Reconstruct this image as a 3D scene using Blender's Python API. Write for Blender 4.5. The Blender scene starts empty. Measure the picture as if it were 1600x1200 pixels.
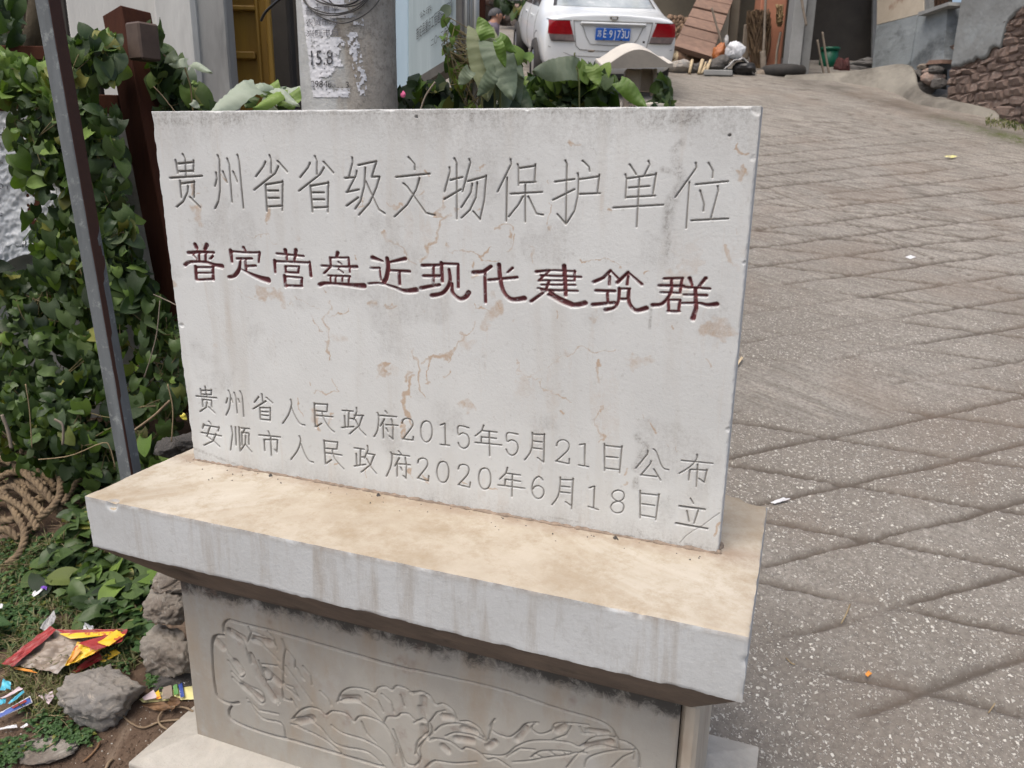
import bpy, bmesh, math, random
import numpy as np
from mathutils import Vector, Matrix, Euler
random.seed(7); RN = np.random.RandomState(7)
scene = bpy.context.scene
COL = scene.collection

# ------------------------------------------------------------------ camera
CAM = Vector((1.3336, -1.3792, 0.7039)); YAW, PITCH, ROLL, FPX = -0.3548, -0.2770, 0.0167, 1207.2
FW = Vector((math.sin(YAW)*math.cos(PITCH), math.cos(YAW)*math.cos(PITCH), math.sin(PITCH)))
r_ = Vector((math.cos(YAW), -math.sin(YAW), 0)); u_ = r_.cross(FW)
RR = r_*math.cos(ROLL) + u_*math.sin(ROLL); UU = -r_*math.sin(ROLL) + u_*math.cos(ROLL)
cd = bpy.data.cameras.new('camera'); cam = bpy.data.objects.new('camera', cd); COL.objects.link(cam)
cd.sensor_width = 36; cd.lens = FPX/1600*36; cd.clip_start = 0.05; cd.clip_end = 500
cd.dof.use_dof = True; cd.dof.focus_distance = 1.65; cd.dof.aperture_fstop = 8.5
cam.matrix_world = Matrix(((RR.x, UU.x, -FW.x, CAM.x), (RR.y, UU.y, -FW.y, CAM.y), (RR.z, UU.z, -FW.z, CAM.z), (0, 0, 0, 1)))
scene.camera = cam
FH = Vector((math.sin(YAW), math.cos(YAW), 0)); RH = Vector((math.cos(YAW), -math.sin(YAW), 0))

# ------------------------------------------------------------------ sky and sun (overcast daylight)
SUN_EL, SUN_AZ = math.radians(65), math.radians(198)
w = bpy.data.worlds.new('World'); scene.world = w; w.use_nodes = True
nt = w.node_tree; nt.nodes.clear()
sky = nt.nodes.new('ShaderNodeTexSky'); sky.sky_type = 'NISHITA'; sky.sun_disc = False
sky.sun_elevation = SUN_EL; sky.sun_rotation = SUN_AZ; sky.air_density = 1.0; sky.dust_density = 6.0; sky.ozone_density = 0.6
bg = nt.nodes.new('ShaderNodeBackground'); bg.inputs[1].default_value = 0.15
ow = nt.nodes.new('ShaderNodeOutputWorld'); nt.links.new(sky.outputs[0], bg.inputs[0]); nt.links.new(bg.outputs[0], ow.inputs[0])
sd = bpy.data.lights.new('sun', 'SUN'); sd.energy = 1.45; sd.angle = math.radians(42); sd.color = (1, .978, .95)
sun = bpy.data.objects.new('sun', sd); COL.objects.link(sun)
dirv = Vector((math.sin(SUN_AZ)*math.cos(SUN_EL), math.cos(SUN_AZ)*math.cos(SUN_EL), math.sin(SUN_EL)))
sun.rotation_euler = dirv.to_track_quat('Z', 'Y').to_euler()
scene.view_settings.view_transform = 'Standard'; scene.view_settings.look = 'None'
scene.view_settings.exposure = 0.34; scene.view_settings.gamma = 1; scene.view_settings.use_curve_mapping = False

# ------------------------------------------------------------------ helpers
def ray(px, py): return (FW*FPX + RR*(px-800) + UU*(600-py)).normalized()
def at(px, py, D):
    d = ray(px, py); return CAM + d*(D/d.dot(FH))
H0, SL = 1.9, .28
def gz(x, y):
    D = (x-CAM.x)*FH.x + (y-CAM.y)*FH.y
    return CAM.z - H0 + SL*D
def onroad(px, py):
    d = ray(px, py); t = -H0/(d.z - SL*d.dot(FH)); return CAM + d*t
def SD(S, D, z=None):
    p = CAM + RH*S + FH*D
    return Vector((p.x, p.y, gz(p.x, p.y) if z is None else z))

def hsh(i, j, k=0):
    n = (i*374761393 + j*668265263 + k*2147483647) & 0xffffffff
    n = ((n ^ (n >> 13))*1274126177) & 0xffffffff
    return ((n ^ (n >> 16)) & 0xffff)/65535.0
def vnoise(x, y, seed=0):
    x = np.asarray(x, float); y = np.asarray(y, float)
    xi = np.floor(x).astype(np.int64); yi = np.floor(y).astype(np.int64); fx = x-xi; fy = y-yi
    fx = fx*fx*(3-2*fx); fy = fy*fy*(3-2*fy)
    a = hsh(xi, yi, seed); b = hsh(xi+1, yi, seed); c = hsh(xi, yi+1, seed); d = hsh(xi+1, yi+1, seed)
    return (a*(1-fx)+b*fx)*(1-fy) + (c*(1-fx)+d*fx)*fy
def fbm(x, y, oct=4, seed=0):
    s = 0; a = .5; t = 0
    for o in range(oct):
        s = s + a*vnoise(x, y, seed+o*17); t += a; a *= .55; x = x*2.03+5.1; y = y*2.03+1.7
    return s/t

def tag(o, label=None, cat=None, group=None, kind=None):
    if label: o['label'] = label
    if cat: o['category'] = cat
    if group: o['group'] = group
    if kind: o['kind'] = kind
    return o
def emp(name, loc, label=None, cat=None, group=None, rot=(0, 0, 0)):
    o = bpy.data.objects.new(name, None); COL.objects.link(o); o.location = loc; o.rotation_euler = rot; o.empty_display_size = .1
    return tag(o, label, cat, group)
def link(name, me, mat=None, parent=None):
    o = bpy.data.objects.new(name, me); COL.objects.link(o)
    if mat is not None and not me.materials: me.materials.append(mat)
    if parent is not None: o.parent = parent
    return o
def mesh(name, V, Fc, mat=None, parent=None, smooth=False, local=False, vcol=None):
    """V in world coordinates (converted to the parent's location) unless local."""
    V = np.array([tuple(v) for v in V], dtype=np.float64) if not isinstance(V, np.ndarray) else V.astype(np.float64)
    if parent is not None and not local:
        V = V - np.array(parent.location)[None, :]
    me = bpy.data.meshes.new(name)
    if isinstance(Fc, np.ndarray):
        n, k = Fc.shape
        me.vertices.add(len(V)); me.vertices.foreach_set('co', V.astype(np.float32).ravel())
        me.loops.add(n*k); me.loops.foreach_set('vertex_index', Fc.astype(np.int32).ravel())
        me.polygons.add(n); me.polygons.foreach_set('loop_start', np.arange(0, n*k, k, dtype=np.int32))
        me.polygons.foreach_set('loop_total', np.full(n, k, dtype=np.int32))
        if smooth: me.polygons.foreach_set('use_smooth', np.ones(n, bool))
        me.update(calc_edges=True)
    else:
        me.from_pydata([tuple(v) for v in V], [], [tuple(f) for f in Fc]); 
        if smooth: me.polygons.foreach_set('use_smooth', [True]*len(me.polygons))
        me.update()
    if vcol is not None:
        a = me.color_attributes.new('mask', 'FLOAT_COLOR', 'POINT'); a.data.foreach_set('color', vcol.astype(np.float32).ravel())
    return link(name, me, mat, parent)
def recalc(o):
    bm = bmesh.new(); bm.from_mesh(o.data); bmesh.ops.recalc_face_normals(bm, faces=bm.faces); bm.to_mesh(o.data); bm.free(); return o

def gridfaces(nu, nv, flip=False):
    i = np.arange(nu*nv).reshape(nv, nu)
    a, b, c, d = i[:-1, :-1].ravel(), i[:-1, 1:].ravel(), i[1:, 1:].ravel(), i[1:, :-1].ravel()
    return np.stack([a, d, c, b] if flip else [a, b, c, d], 1)

def boxv(c, ax, ay, az):
    c = Vector(c); V = []
    for k in (-1, 1):
        for i, j in ((-1, -1), (1, -1), (1, 1), (-1, 1)): V.append(c + ax*i + ay*j + az*k)
    return V
BF = [(3, 2, 1, 0), (4, 5, 6, 7), (0, 1, 5, 4), (1, 2, 6, 5), (2, 3, 7, 6), (3, 0, 4, 7)]
def bevel(o, w, seg=1):
    bm = bmesh.new(); bm.from_mesh(o.data); bmesh.ops.recalc_face_normals(bm, faces=bm.faces)
    bmesh.ops.bevel(bm, geom=bm.edges[:], offset=w, segments=seg, affect='EDGES', profile=.5, clamp_overlap=True)
    bm.to_mesh(o.data); bm.free(); return o
def box(name, c, s, mat, parent=None, ax=Vector((1, 0, 0)), ay=Vector((0, 1, 0)), az=Vector((0, 0, 1)), bev=.004, local=False, warp=0):
    V = boxv(c, ax*s[0]/2, ay*s[1]/2, az*s[2]/2)
    if warp: V = [v + Vector((random.uniform(-warp, warp), random.uniform(-warp, warp), random.uniform(-warp, warp))) for v in V]
    o = mesh(name, V, BF, mat, parent, local=local)
    if bev: bevel(o, bev)
    return o
def pbox(name, x0, x1, y0, y1, D, th, mat, parent=None, bev=.01, zb=None, yawx=0):
    """a camera-facing upright box given by the place of its front face seen at distance D"""
    c = at((x0+x1)/2, (y0+y1)/2, D); a = at(x0, (y0+y1)/2, D); b = at(x1, (y0+y1)/2, D); wd = (b-a).length
    zt = at((x0+x1)/2, y0, D).z; z0 = at((x0+x1)/2, y1, D).z if zb is None else zb
    ax = Matrix.Rotation(yawx, 3, 'Z') @ RH; ay = Matrix.Rotation(yawx, 3, 'Z') @ FH
    cc = Vector((c.x, c.y, (zt+z0)/2)) + ay*th/2
    return box(name, cc, (wd, th, zt-z0), mat, parent, ax=ax, ay=ay, bev=bev)
def frame_of(t):
    t = t.normalized(); a = Vector((0, 0, 1)) if abs(t.z) < .9 else Vector((1, 0, 0))
    x = t.cross(a).normalized(); return x, t.cross(x).normalized()
def tube(name, pts, rad, mat, parent=None, n=8, local=False, smooth=True, caps=True, wob=0, collect=None):
    pts = [Vector(p) for p in pts]; V = []; Fc = []
    rad = rad if isinstance(rad, (list, tuple)) else [rad]*len(pts)
    px = None
    for i, p in enumerate(pts):
        t = (pts[min(i+1, len(pts)-1)] - pts[max(i-1, 0)])
        if t.length < 1e-9: t = Vector((0, 0, 1))
        x, y = frame_of(t)
        if px is not None:
            x = (px - t.normalized()*px.dot(t.normalized()))
            x = x.normalized() if x.length > 1e-6 else frame_of(t)[0]
            y = t.normalized().cross(x)
        px = x
        for k in range(n):
            a = 2*math.pi*k/n; rr = rad[i]*(1+random.uniform(-wob, wob))
            V.append(p + x*math.cos(a)*rr + y*math.sin(a)*rr)
    for i in range(len(pts)-1):
        for k in range(n): Fc.append((i*n+k, i*n+(k+1) % n, (i+1)*n+(k+1) % n, (i+1)*n+k))
    if caps: Fc.append(tuple(range(n-1, -1, -1))); Fc.append(tuple((len(pts)-1)*n+k for k in range(n)))
    if collect is not None:
        o = len(collect[0]); collect[0].extend(V); collect[1].extend(tuple(o+i for i in f) for f in Fc); return
    return mesh(name, V, Fc, mat, parent, smooth=smooth, local=local)
def curve_pts(ctrl, n):
    ctrl = [Vector(c) for c in ctrl]; out = []
    m = len(ctrl)-1
    for k in range(n+1):
        t = k/n*m; i = min(int(t), m-1); f = t-i
        p0 = ctrl[max(i-1, 0)]; p1 = ctrl[i]; p2 = ctrl[i+1]; p3 = ctrl[min(i+2, m)]
        out.append(.5*((2*p1) + (p2-p0)*f + (2*p0-5*p1+4*p2-p3)*f*f + (3*p1-p0-3*p2+p3)*f*f*f))
    return out

# ------------------------------------------------------------------ materials
class NT:
    def __init__(s, name):
        s.m = bpy.data.materials.new(name); s.m.use_nodes = True; s.t = s.m.node_tree; s.n = s.t.nodes; s.l = s.t.links
        s.b = s.n['Principled BSDF']; s.out = s.n['Material Output']
        s.tc = s.n.new('ShaderNodeTexCoord').outputs['Object']
    def noise(s, scale, detail=5, rough=.6, dist=0, stretch=None, co=None):
        co = co or s.tc
        if stretch:
            mp = s.n.new('ShaderNodeMapping'); mp.inputs['Scale'].default_value = stretch; s.l.new(co, mp.inputs[0]); co = mp.outputs[0]
        x = s.n.new('ShaderNodeTexNoise'); x.inputs['Scale'].default_value = scale; x.inputs['Detail'].default_value = detail
        x.inputs['Roughness'].default_value = rough; x.inputs['Distortion'].default_value = dist; s.l.new(co, x.inputs['Vector'])
        return x.outputs['Fac']
    def ramp(s, f, a, b, c0=(0, 0, 0), c1=(1, 1, 1)):
        r = s.n.new('ShaderNodeValToRGB'); r.color_ramp.elements[0].position = min(a, b); r.color_ramp.elements[1].position = max(a, b)
        if a > b: c0, c1 = c1, c0
        r.color_ramp.elements[0].color = (*c0, 1); r.color_ramp.elements[1].color = (*c1, 1); s.l.new(f, r.inputs[0]); return r.outputs[0]
    def math(s, op, a, b=None, clamp=False):
        m = s.n.new('ShaderNodeMath'); m.operation = op; m.use_clamp = clamp
        for k, v in ((0, a), (1, b)):
            if v is None: continue
            if isinstance(v, (int, float)): m.inputs[k].default_value = v
            else: s.l.new(v, m.inputs[k])
        return m.outputs[0]
    def mix(s, f, a, b, mode='MIX'):
        m = s.n.new('ShaderNodeMix'); m.data_type = 'RGBA'; m.blend_type = mode
        for k, v in ((0, f), (6, a), (7, b)):
            if isinstance(v, (int, float)): m.inputs[k].default_value = v
            elif isinstance(v, tuple): m.inputs[k].default_value = (*v, 1)
            else: s.l.new(v, m.inputs[k])
        return m.outputs[2]
    def base(s, c):
        if isinstance(c, tuple): s.b.inputs['Base Color'].default_value = (*c, 1)
        else: s.l.new(c, s.b.inputs['Base Color'])
    def bump(s, f, dist=.002, strength=1):
        b = s.n.new('ShaderNodeBump'); b.inputs['Distance'].default_value = dist; b.inputs['Strength'].default_value = strength
        s.l.new(f, b.inputs['Height']); s.l.new(b.outputs[0], s.b.inputs['Normal'])
    def set(s, **k):
        for a, v in k.items(): s.b.inputs[a.replace('_', ' ')].default_value = v
        return s
    def rnd(s):
        return s.n.new('ShaderNodeObjectInfo').outputs['Random']
def simple(name, c, c2=None, scale=6, rough=.85, bump=0, bscale=40, lo=.35, hi=.65, stretch=None, c3=None, s3=1.5, lo3=.55, hi3=.7, metal=0, spec=.5, rand=0):
    t = NT(name)
    col = c
    if c2: col = t.mix(t.ramp(t.noise(scale, 6, .65, stretch=stretch), lo, hi), c, c2)
    if c3: col = t.mix(t.ramp(t.noise(s3, 5, .65, stretch=stretch), lo3, hi3), col, c3)
    if rand:
        hs = t.n.new('ShaderNodeHueSaturation'); t.l.new(t.math('ADD', t.math('MULTIPLY', t.rnd(), 2*rand), 1-rand), hs.inputs['Value'])
        if isinstance(col, tuple): hs.inputs['Color'].default_value = (*col, 1)
        else: t.l.new(col, hs.inputs['Color'])
        col = hs.outputs[0]
    t.base(col); t.set(Roughness=rough, Metallic=metal)
    t.b.inputs['Specular IOR Level'].default_value = spec
    if bump: t.bump(t.noise(bscale, 6, .65, stretch=stretch), bump)
    return t.m

def textmesh(s, size=1, align='CENTER', ext=0.0):
    cu = bpy.data.curves.new('text', 'FONT'); cu.body = s; cu.size = size; cu.align_x = align; cu.align_y = 'CENTER'; cu.extrude = ext; cu.resolution_u = 3
    o = bpy.data.objects.new('text', cu); COL.objects.link(o)
    dg = bpy.context.evaluated_depsgraph_get(); me = bpy.data.meshes.new_from_object(o.evaluated_get(dg))
    bpy.data.objects.remove(o); bpy.data.curves.remove(cu); me.name = 'lettering'
    me.materials.clear()
    return me
def putmesh(name, me, mat, parent, fn):
    co = np.zeros(len(me.vertices)*3, np.float32); me.vertices.foreach_get('co', co); co = co.reshape(-1, 3)
    off = Vector((0, 0, 0)) if parent is None else parent.location
    co = np.array([tuple(fn(*p) - off) for p in co.tolist()], np.float32)
    me.vertices.foreach_set('co', co.ravel()); me.update()
    return link(name, me, mat, parent)
def apply_mods(o):
    dg = bpy.context.evaluated_depsgraph_get(); me = bpy.data.meshes.new_from_object(o.evaluated_get(dg)); o.modifiers.clear(); o.data = me; return o
# stone of the tablet: carving masks come from the mesh (R paint, G rust veins, B dirt, A groove)
def stone_tablet():
    t = NT('weathered_white_marble')
    at_ = t.n.new('ShaderNodeAttribute'); at_.attribute_name = 'mask'
    sep = t.n.new('ShaderNodeSeparateColor'); t.l.new(at_.outputs['Color'], sep.inputs[0])
    P, G, Bd, A = sep.outputs[0], sep.outputs[1], sep.outputs[2], at_.outputs['Alpha']
    col = t.mix(t.ramp(t.noise(2.2, 6, .6), .35, .68), (.61, .63, .625), (.52, .535, .53))
    col = t.mix(t.math('MULTIPLY', t.ramp(t.noise(4.5, 6, .66, stretch=(2.6, 1, .3)), .52, .78), .6), col, (.45, .43, .39))
    col = t.mix(t.math('MULTIPLY', t.ramp(t.noise(7, 6, .7, .4, stretch=(3.4, 1, .28)), .60, .74), .25), col, (.43, .34, .25))
    col = t.mix(t.math('MULTIPLY', t.ramp(t.noise(90, 4, .7), .60, .72), .35), col, (.30, .29, .27))
    # brown veins, broken up by noise
    rf = t.math('MULTIPLY', t.ramp(t.math('MULTIPLY', G, t.noise(55, 7, .85, 1.2)), .14, .50), t.ramp(t.noise(20, 5, .75), .30, .54))
    col = t.mix(t.math('MULTIPLY', rf, .68), col, (.39, .255, .145))
    # grime
    df = t.math('MULTIPLY', Bd, t.math('ADD', t.math('MULTIPLY', t.ramp(t.noise(150, 6, .85), .46, .60), .55), t.math('MULTIPLY', t.ramp(t.noise(16, 6, .75, .5, stretch=(2, 1, .6)), .38, .66), .5)))
    col = t.mix(t.math('MULTIPLY', df, .9), col, (.15, .133, .118))
    col = t.mix(t.math('MULTIPLY', A, .8), col, (.20, .185, .165))  # dirt in the cut strokes, made darker to deepen their shade
    pf = t.math('MULTIPLY', P, t.ramp(t.noise(70, 5, .75), .70, .56), True)
    pf = t.math('MULTIPLY', pf, 0.93)
    col = t.mix(pf, col, (.135, .015, .02))
    t.base(col); t.set(Roughness=.72); t.b.inputs['Specular IOR Level'].default_value = .3
    t.bump(t.noise(160, 5, .7), .0007)
    return t.m
M = {}
M['tablet'] = stone_tablet()
def ledge_mat():
    t = NT('pale_limestone_with_dusty_top')
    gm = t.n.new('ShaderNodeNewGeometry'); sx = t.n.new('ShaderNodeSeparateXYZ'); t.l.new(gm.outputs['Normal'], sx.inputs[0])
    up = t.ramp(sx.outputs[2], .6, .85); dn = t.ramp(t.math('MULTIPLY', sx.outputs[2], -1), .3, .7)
    side = t.mix(t.ramp(t.noise(2.5, 5, .6), .35, .65), (.51, .53, .535), (.44, .455, .455))
    side = t.mix(t.math('MULTIPLY', t.ramp(t.noise(6, 6, .7, .3, stretch=(3.2, 1, .35)), .50, .68), .7), side, (.33, .305, .27))
    side = t.mix(t.math('MULTIPLY', t.ramp(t.noise(22, 7, .8, .3, stretch=(1.6, 1, .8)), .52, .72), .4), side, (.30, .29, .27))
    side = t.mix(t.math('MULTIPLY', t.ramp(t.noise(9, 5, .7, 1.2, stretch=(.5, 1, 2.5)), .6, .7), .16), side, (.55, .58, .61))
    sp = t.n.new('ShaderNodeSeparateXYZ'); t.l.new(t.tc, sp.inputs[0])
    edge = t.math('MULTIPLY', t.ramp(sp.outputs[2], .885, .9), t.ramp(t.noise(25, 5, .8), .38, .55))
    side = t.mix(t.math('MULTIPLY', edge, .55), side, (.2, .155, .115))
    top = t.mix(t.ramp(t.noise(5, 7, .68), .38, .62), (.46, .412, .335), (.37, .315, .24))
    top = t.mix(t.ramp(t.noise(1.6, 6, .7, .6), .52, .66), top, (.53, .50, .43))
    top = t.mix(t.math('MULTIPLY', t.ramp(t.noise(13, 7, .8), .46, .68), .8), top, (.31, .245, .165))
    tabl = t.math('MULTIPLY', t.ramp(t.math('ABSOLUTE', sp.outputs[1]), .05, .005), t.ramp(t.noise(18, 5, .8), .35, .6))
    top = t.mix(t.math('MULTIPLY', tabl, .75), top, (.27, .2, .15))
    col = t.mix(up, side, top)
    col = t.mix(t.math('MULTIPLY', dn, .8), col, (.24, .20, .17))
    t.base(col); t.set(Roughness=.8); t.b.inputs['Specular IOR Level'].default_value = .3
    t.bump(t.noise(90, 8, .7), .0011)
    return t.m
M['ledge'] = ledge_mat()
def panel_mat():
    t = NT('grey_carved_limestone')
    at_ = t.n.new('ShaderNodeAttribute'); at_.attribute_name = 'mask'
    sep = t.n.new('ShaderNodeSeparateColor'); t.l.new(at_.outputs['Color'], sep.inputs[0])
    col = t.mix(t.ramp(t.noise(3, 6, .6), .35, .65), (.40, .385, .345), (.29, .278, .25))
    col = t.mix(t.math('MULTIPLY', t.ramp(t.noise(5, 6, .65, stretch=(2, 1, .6)), .46, .70), .7), col, (.31, .24, .165))
    col = t.mix(t.math('MULTIPLY', t.ramp(t.noise(4, 6, .7), .58, .7), .5), col, (.42, .425, .42))
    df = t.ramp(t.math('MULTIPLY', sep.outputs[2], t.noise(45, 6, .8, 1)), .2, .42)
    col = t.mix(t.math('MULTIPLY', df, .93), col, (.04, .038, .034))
    col = t.mix(t.math('MULTIPLY', t.math('MULTIPLY', at_.outputs['Alpha'], t.ramp(t.noise(20, 5, .75), .35, .6)), .55), col, (.15, .135, .115))
    rf = t.math('MULTIPLY', sep.outputs[1], t.ramp(t.noise(40, 4, .7), .4, .6))
    col = t.mix(t.math('MULTIPLY', rf, .7), col, (.20, .13, .10))
    t.base(col); t.set(Roughness=.7); t.bump(t.noise(120, 6, .7), .0009)
    return t.m
M['panel'] = panel_mat()
M['sidestone'] = simple('ochre_stained_limestone', (.56, .50, .40), (.44, .39, .32), 5, .8, .0015, 60, c3=(.28, .2, .14), s3=4, stretch=(1, 1, .3))
M['plinth'] = simple('rough_pale_stone', (.44, .42, .375), (.36, .34, .30), 14, .85, .004, 70, c3=(.52, .48, .41), s3=3)
def road_mat():
    t = NT('concrete_with_white_aggregate')
    at0 = t.n.new('ShaderNodeAttribute'); at0.attribute_name = 'mask'
    s0 = t.n.new('ShaderNodeSeparateColor'); t.l.new(at0.outputs['Color'], s0.inputs[0]); sep_agg = s0.outputs[0]
    col = t.mix(t.ramp(t.noise(1.3, 6, .65), .35, .65), (.325, .308, .278), (.25, .236, .21))
    col = t.mix(t.math('MULTIPLY', t.ramp(t.noise(.7, 4, .6), .5, .65), .6), col, (.355, .33, .29))
    rot = t.n.new('ShaderNodeMapping'); rot.inputs['Rotation'].default_value = (0, 0, .3548); t.l.new(t.tc, rot.inputs[0])
    farm = t.math('SUBTRACT', 1, sep_agg)
    col = t.mix(t.math('MULTIPLY', t.math('MULTIPLY', t.ramp(t.noise(6, 6, .75, .3, stretch=(.5, 4.5, 1), co=rot.outputs[0]), .45, .60), .85), farm), col, (.135, .122, .105))
    col = t.mix(t.math('MULTIPLY', t.math('MULTIPLY', t.ramp(t.noise(9, 6, .75, .3, stretch=(.4, 5, 1), co=rot.outputs[0]), .50, .64), .75), farm), col, (.37, .34, .295))
    at_ = t.n.new('ShaderNodeAttribute'); at_.attribute_name = 'mask'
    sep = t.n.new('ShaderNodeSeparateColor'); t.l.new(at_.outputs['Color'], sep.inputs[0])
    def chips(scale, lo, hi, pick):
        v = t.n.new('ShaderNodeTexVoronoi'); v.inputs['Scale'].default_value = scale; v.inputs['Randomness'].default_value = 1
        nz = t.n.new('ShaderNodeTexNoise'); nz.inputs['Scale'].default_value = scale*1.3; t.l.new(t.tc, nz.inputs[0])
        mx = t.mix(.02, t.tc, nz.outputs['Color']); t.l.new(mx, v.inputs['Vector'])
        s2 = t.n.new('ShaderNodeSeparateColor'); t.l.new(v.outputs['Color'], s2.inputs[0])
        return t.math('MULTIPLY', t.ramp(v.outputs['Distance'], hi, lo), t.ramp(s2.outputs[0], pick, pick+.02)), s2.outputs[1]
    c1, r1 = chips(66, .25, .36, .60); c2, r2 = chips(112, .26, .38, .5)
    agg = t.math('MAXIMUM', c1, c2)
    spec = t.math('MULTIPLY', agg, sep.outputs[0])
    col = t.mix(t.math('MULTIPLY', sep.outputs[0], .55), col, (.165, .145, .122))
    col = t.mix(t.math('MULTIPLY', t.ramp(t.noise(60, 6, .8), .42, .62), .7), col, (.11, .097, .083))
    col = t.mix(t.math('MULTIPLY', spec, t.math('ADD', t.math('MULTIPLY', r1, .5), .5)), col, (.66, .64, .58))
    col = t.mix(t.math('MULTIPLY', sep.outputs[2], .92), col, (.065, .056, .047))
    col = t.mix(t.math('MULTIPLY', sep.outputs[1], .35), col, (.19, .14, .105))
    gr = t.math('MULTIPLY', at_.outputs['Alpha'], t.ramp(t.noise(12, 6, .8), .42, .58))
    col = t.mix(gr, col, (.075, .09, .03))
    t.base(col); t.set(Roughness=.88); t.b.inputs['Specular IOR Level'].default_value = .25
    h = t.math('ADD', t.math('MULTIPLY', spec, .6), t.noise(90, 6, .75)); t.bump(h, .004)
    return t.m
M['road'] = road_mat()
def soil_mat():
    t = NT('brown_soil')
    col = t.mix(t.ramp(t.noise(6, 7, .7), .35, .65), (.15, .105, .075), (.095, .065, .047))
    col = t.mix(t.ramp(t.noise(3, 6, .7, 1), .55, .66), col, (.235, .18, .135))
    col = t.mix(t.math('MULTIPLY', t.ramp(t.noise(80, 5, .8), .62, .7), .6), col, (.32, .27, .22))
    t.base(col); t.set(Roughness=.95); t.b.inputs['Specular IOR Level'].default_value = .15; t.bump(t.noise(70, 8, .8), .008); return t.m
M['soil'] = soil_mat()
def leaf_mat(name, c1, c2, pale, rough=.42, trans=.22, wilt=0):
    t = NT(name); rd = t.rnd()
    at_ = t.n.new('ShaderNodeAttribute'); at_.attribute_name = 'mask'
    s_ = t.n.new('ShaderNodeSeparateColor'); t.l.new(at_.outputs['Color'], s_.inputs[0])
    rr = t.math('FRACT', t.math('ADD', rd, s_.outputs[0]))
    col = t.mix(t.ramp(rr, .1, .85), c1, c2)
    col = t.mix(t.math('MULTIPLY', t.ramp(rr, .93, .97), .8), col, (.20, .19, .03))
    col = t.mix(t.math('MULTIPLY', t.ramp(t.noise(40, 4, .6), .5, .7), .25), col, pale)
    gm = t.n.new('ShaderNodeNewGeometry'); col = t.mix(t.math('MULTIPLY', gm.outputs['Backfacing'], .6), col, pale)
    col = t.mix(t.math('MULTIPLY', s_.outputs[1], .5), col, pale)
    t.base(col); t.set(Roughness=rough); t.b.inputs['Specular IOR Level'].default_value = .45
    tr = t.n.new('ShaderNodeBsdfTranslucent'); t.l.new(t.mix(1.0, col, (1.3, 1.5, .5), 'MULTIPLY'), tr.inputs[0])
    ms = t.n.new('ShaderNodeMixShader'); ms.inputs[0].default_value = trans
    t.l.new(t.b.outputs[0], ms.inputs[1]); t.l.new(tr.outputs[0], ms.inputs[2]); t.l.new(ms.outputs[0], t.out.inputs[0])
    t.bump(t.noise(70, 3, .5), .0012)
    return t.m
M['leaf'] = leaf_mat('glossy_vine_leaf', (.022, .050, .012), (.070, .122, .026), (.12, .155, .08), rough=.5)
M['leaf_lit'] = leaf_mat('lit_vine_leaf', (.095, .175, .026), (.17, .26, .045), (.21, .27, .11), rough=.5)  # brighter, yellower copy of the vine leaf, with light painted into its colour
M['leaf_dark'] = leaf_mat('dark_vine_leaf', (.010, .024, .007), (.028, .055, .014), (.05, .075, .04), rough=.5)
M['leaf_grey'] = leaf_mat('limp_grey_green_leaf', (.115, .155, .10), (.17, .21, .14), (.25, .29, .22), rough=.6)
M['leaf_pale'] = leaf_mat('silvery_leaf', (.27, .33, .25), (.33, .38, .30), (.36, .40, .33), rough=.6)
M['clover'] = leaf_mat('clover_leaf', (.03, .075, .02), (.06, .13, .035), (.09, .14, .06), rough=.6)
M['grass'] = leaf_mat('grass_blade', (.05, .095, .025), (.12, .16, .05), (.22, .20, .10), rough=.6)
M['straw'] = simple('dry_straw', (.33, .26, .15), (.22, .16, .09), 20, .8)
M['stem'] = simple('brown_vine_stem', (.10, .075, .04), (.15, .13, .05), 30, .8)
M['stem_green'] = simple('green_vine_stem', (.12, .15, .04), (.10, .09, .04), 30, .7)
M['twig'] = simple('dry_twig', (.16, .11, .07), (.25, .19, .12), 20, .85, .001)
M['deadleaf'] = simple('dead_leaf', (.20, .11, .05), (.11, .06, .03), 25, .7, .002, 50)
def rock_mat(name, a, b, c):
    t = NT(name)
    col = t.mix(t.ramp(t.noise(6, 7, .7), .35, .65), a, b)
    col = t.mix(t.ramp(t.noise(9, 7, .75, 1.5, stretch=(1, 1, 2.2)), .53, .64), col, c)
    t.base(col); t.set(Roughness=.8); t.bump(t.noise(30, 10, .8, .8), .022); return t.m
M['rock'] = rock_mat('grey_limestone_rock', (.50, .45, .39), (.27, .265, .255), (.66, .59, .50))
M['rock_pale'] = rock_mat('crumbly_pale_rock', (.45, .415, .36), (.25, .205, .165), (.60, .56, .49))
M['rock_dark'] = rock_mat('dark_rubble', (.13, .12, .11), (.08, .075, .07), (.2, .19, .18))
M['rope'] = simple('muddy_straw_rope', (.20, .145, .085), (.11, .078, .048), 30, .9, .006, 60, c3=(.27, .2, .12), s3=8)
M['brownpaint'] = simple('dark_red_brown_painted_timber', (.062, .022, .012), (.045, .016, .010), 6, .8, .0012, 30, stretch=(4, 4, .5), spec=.15)
M['darkboard'] = simple('gap_shade_board', (.022, .015, .012), (.014, .011, .009), 6, .9, stretch=(4, 4, .5))
M['bracket'] = simple('dull_brown_timber_block', (.085, .058, .045), (.055, .035, .028), 9, .75, .002, 40)
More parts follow.
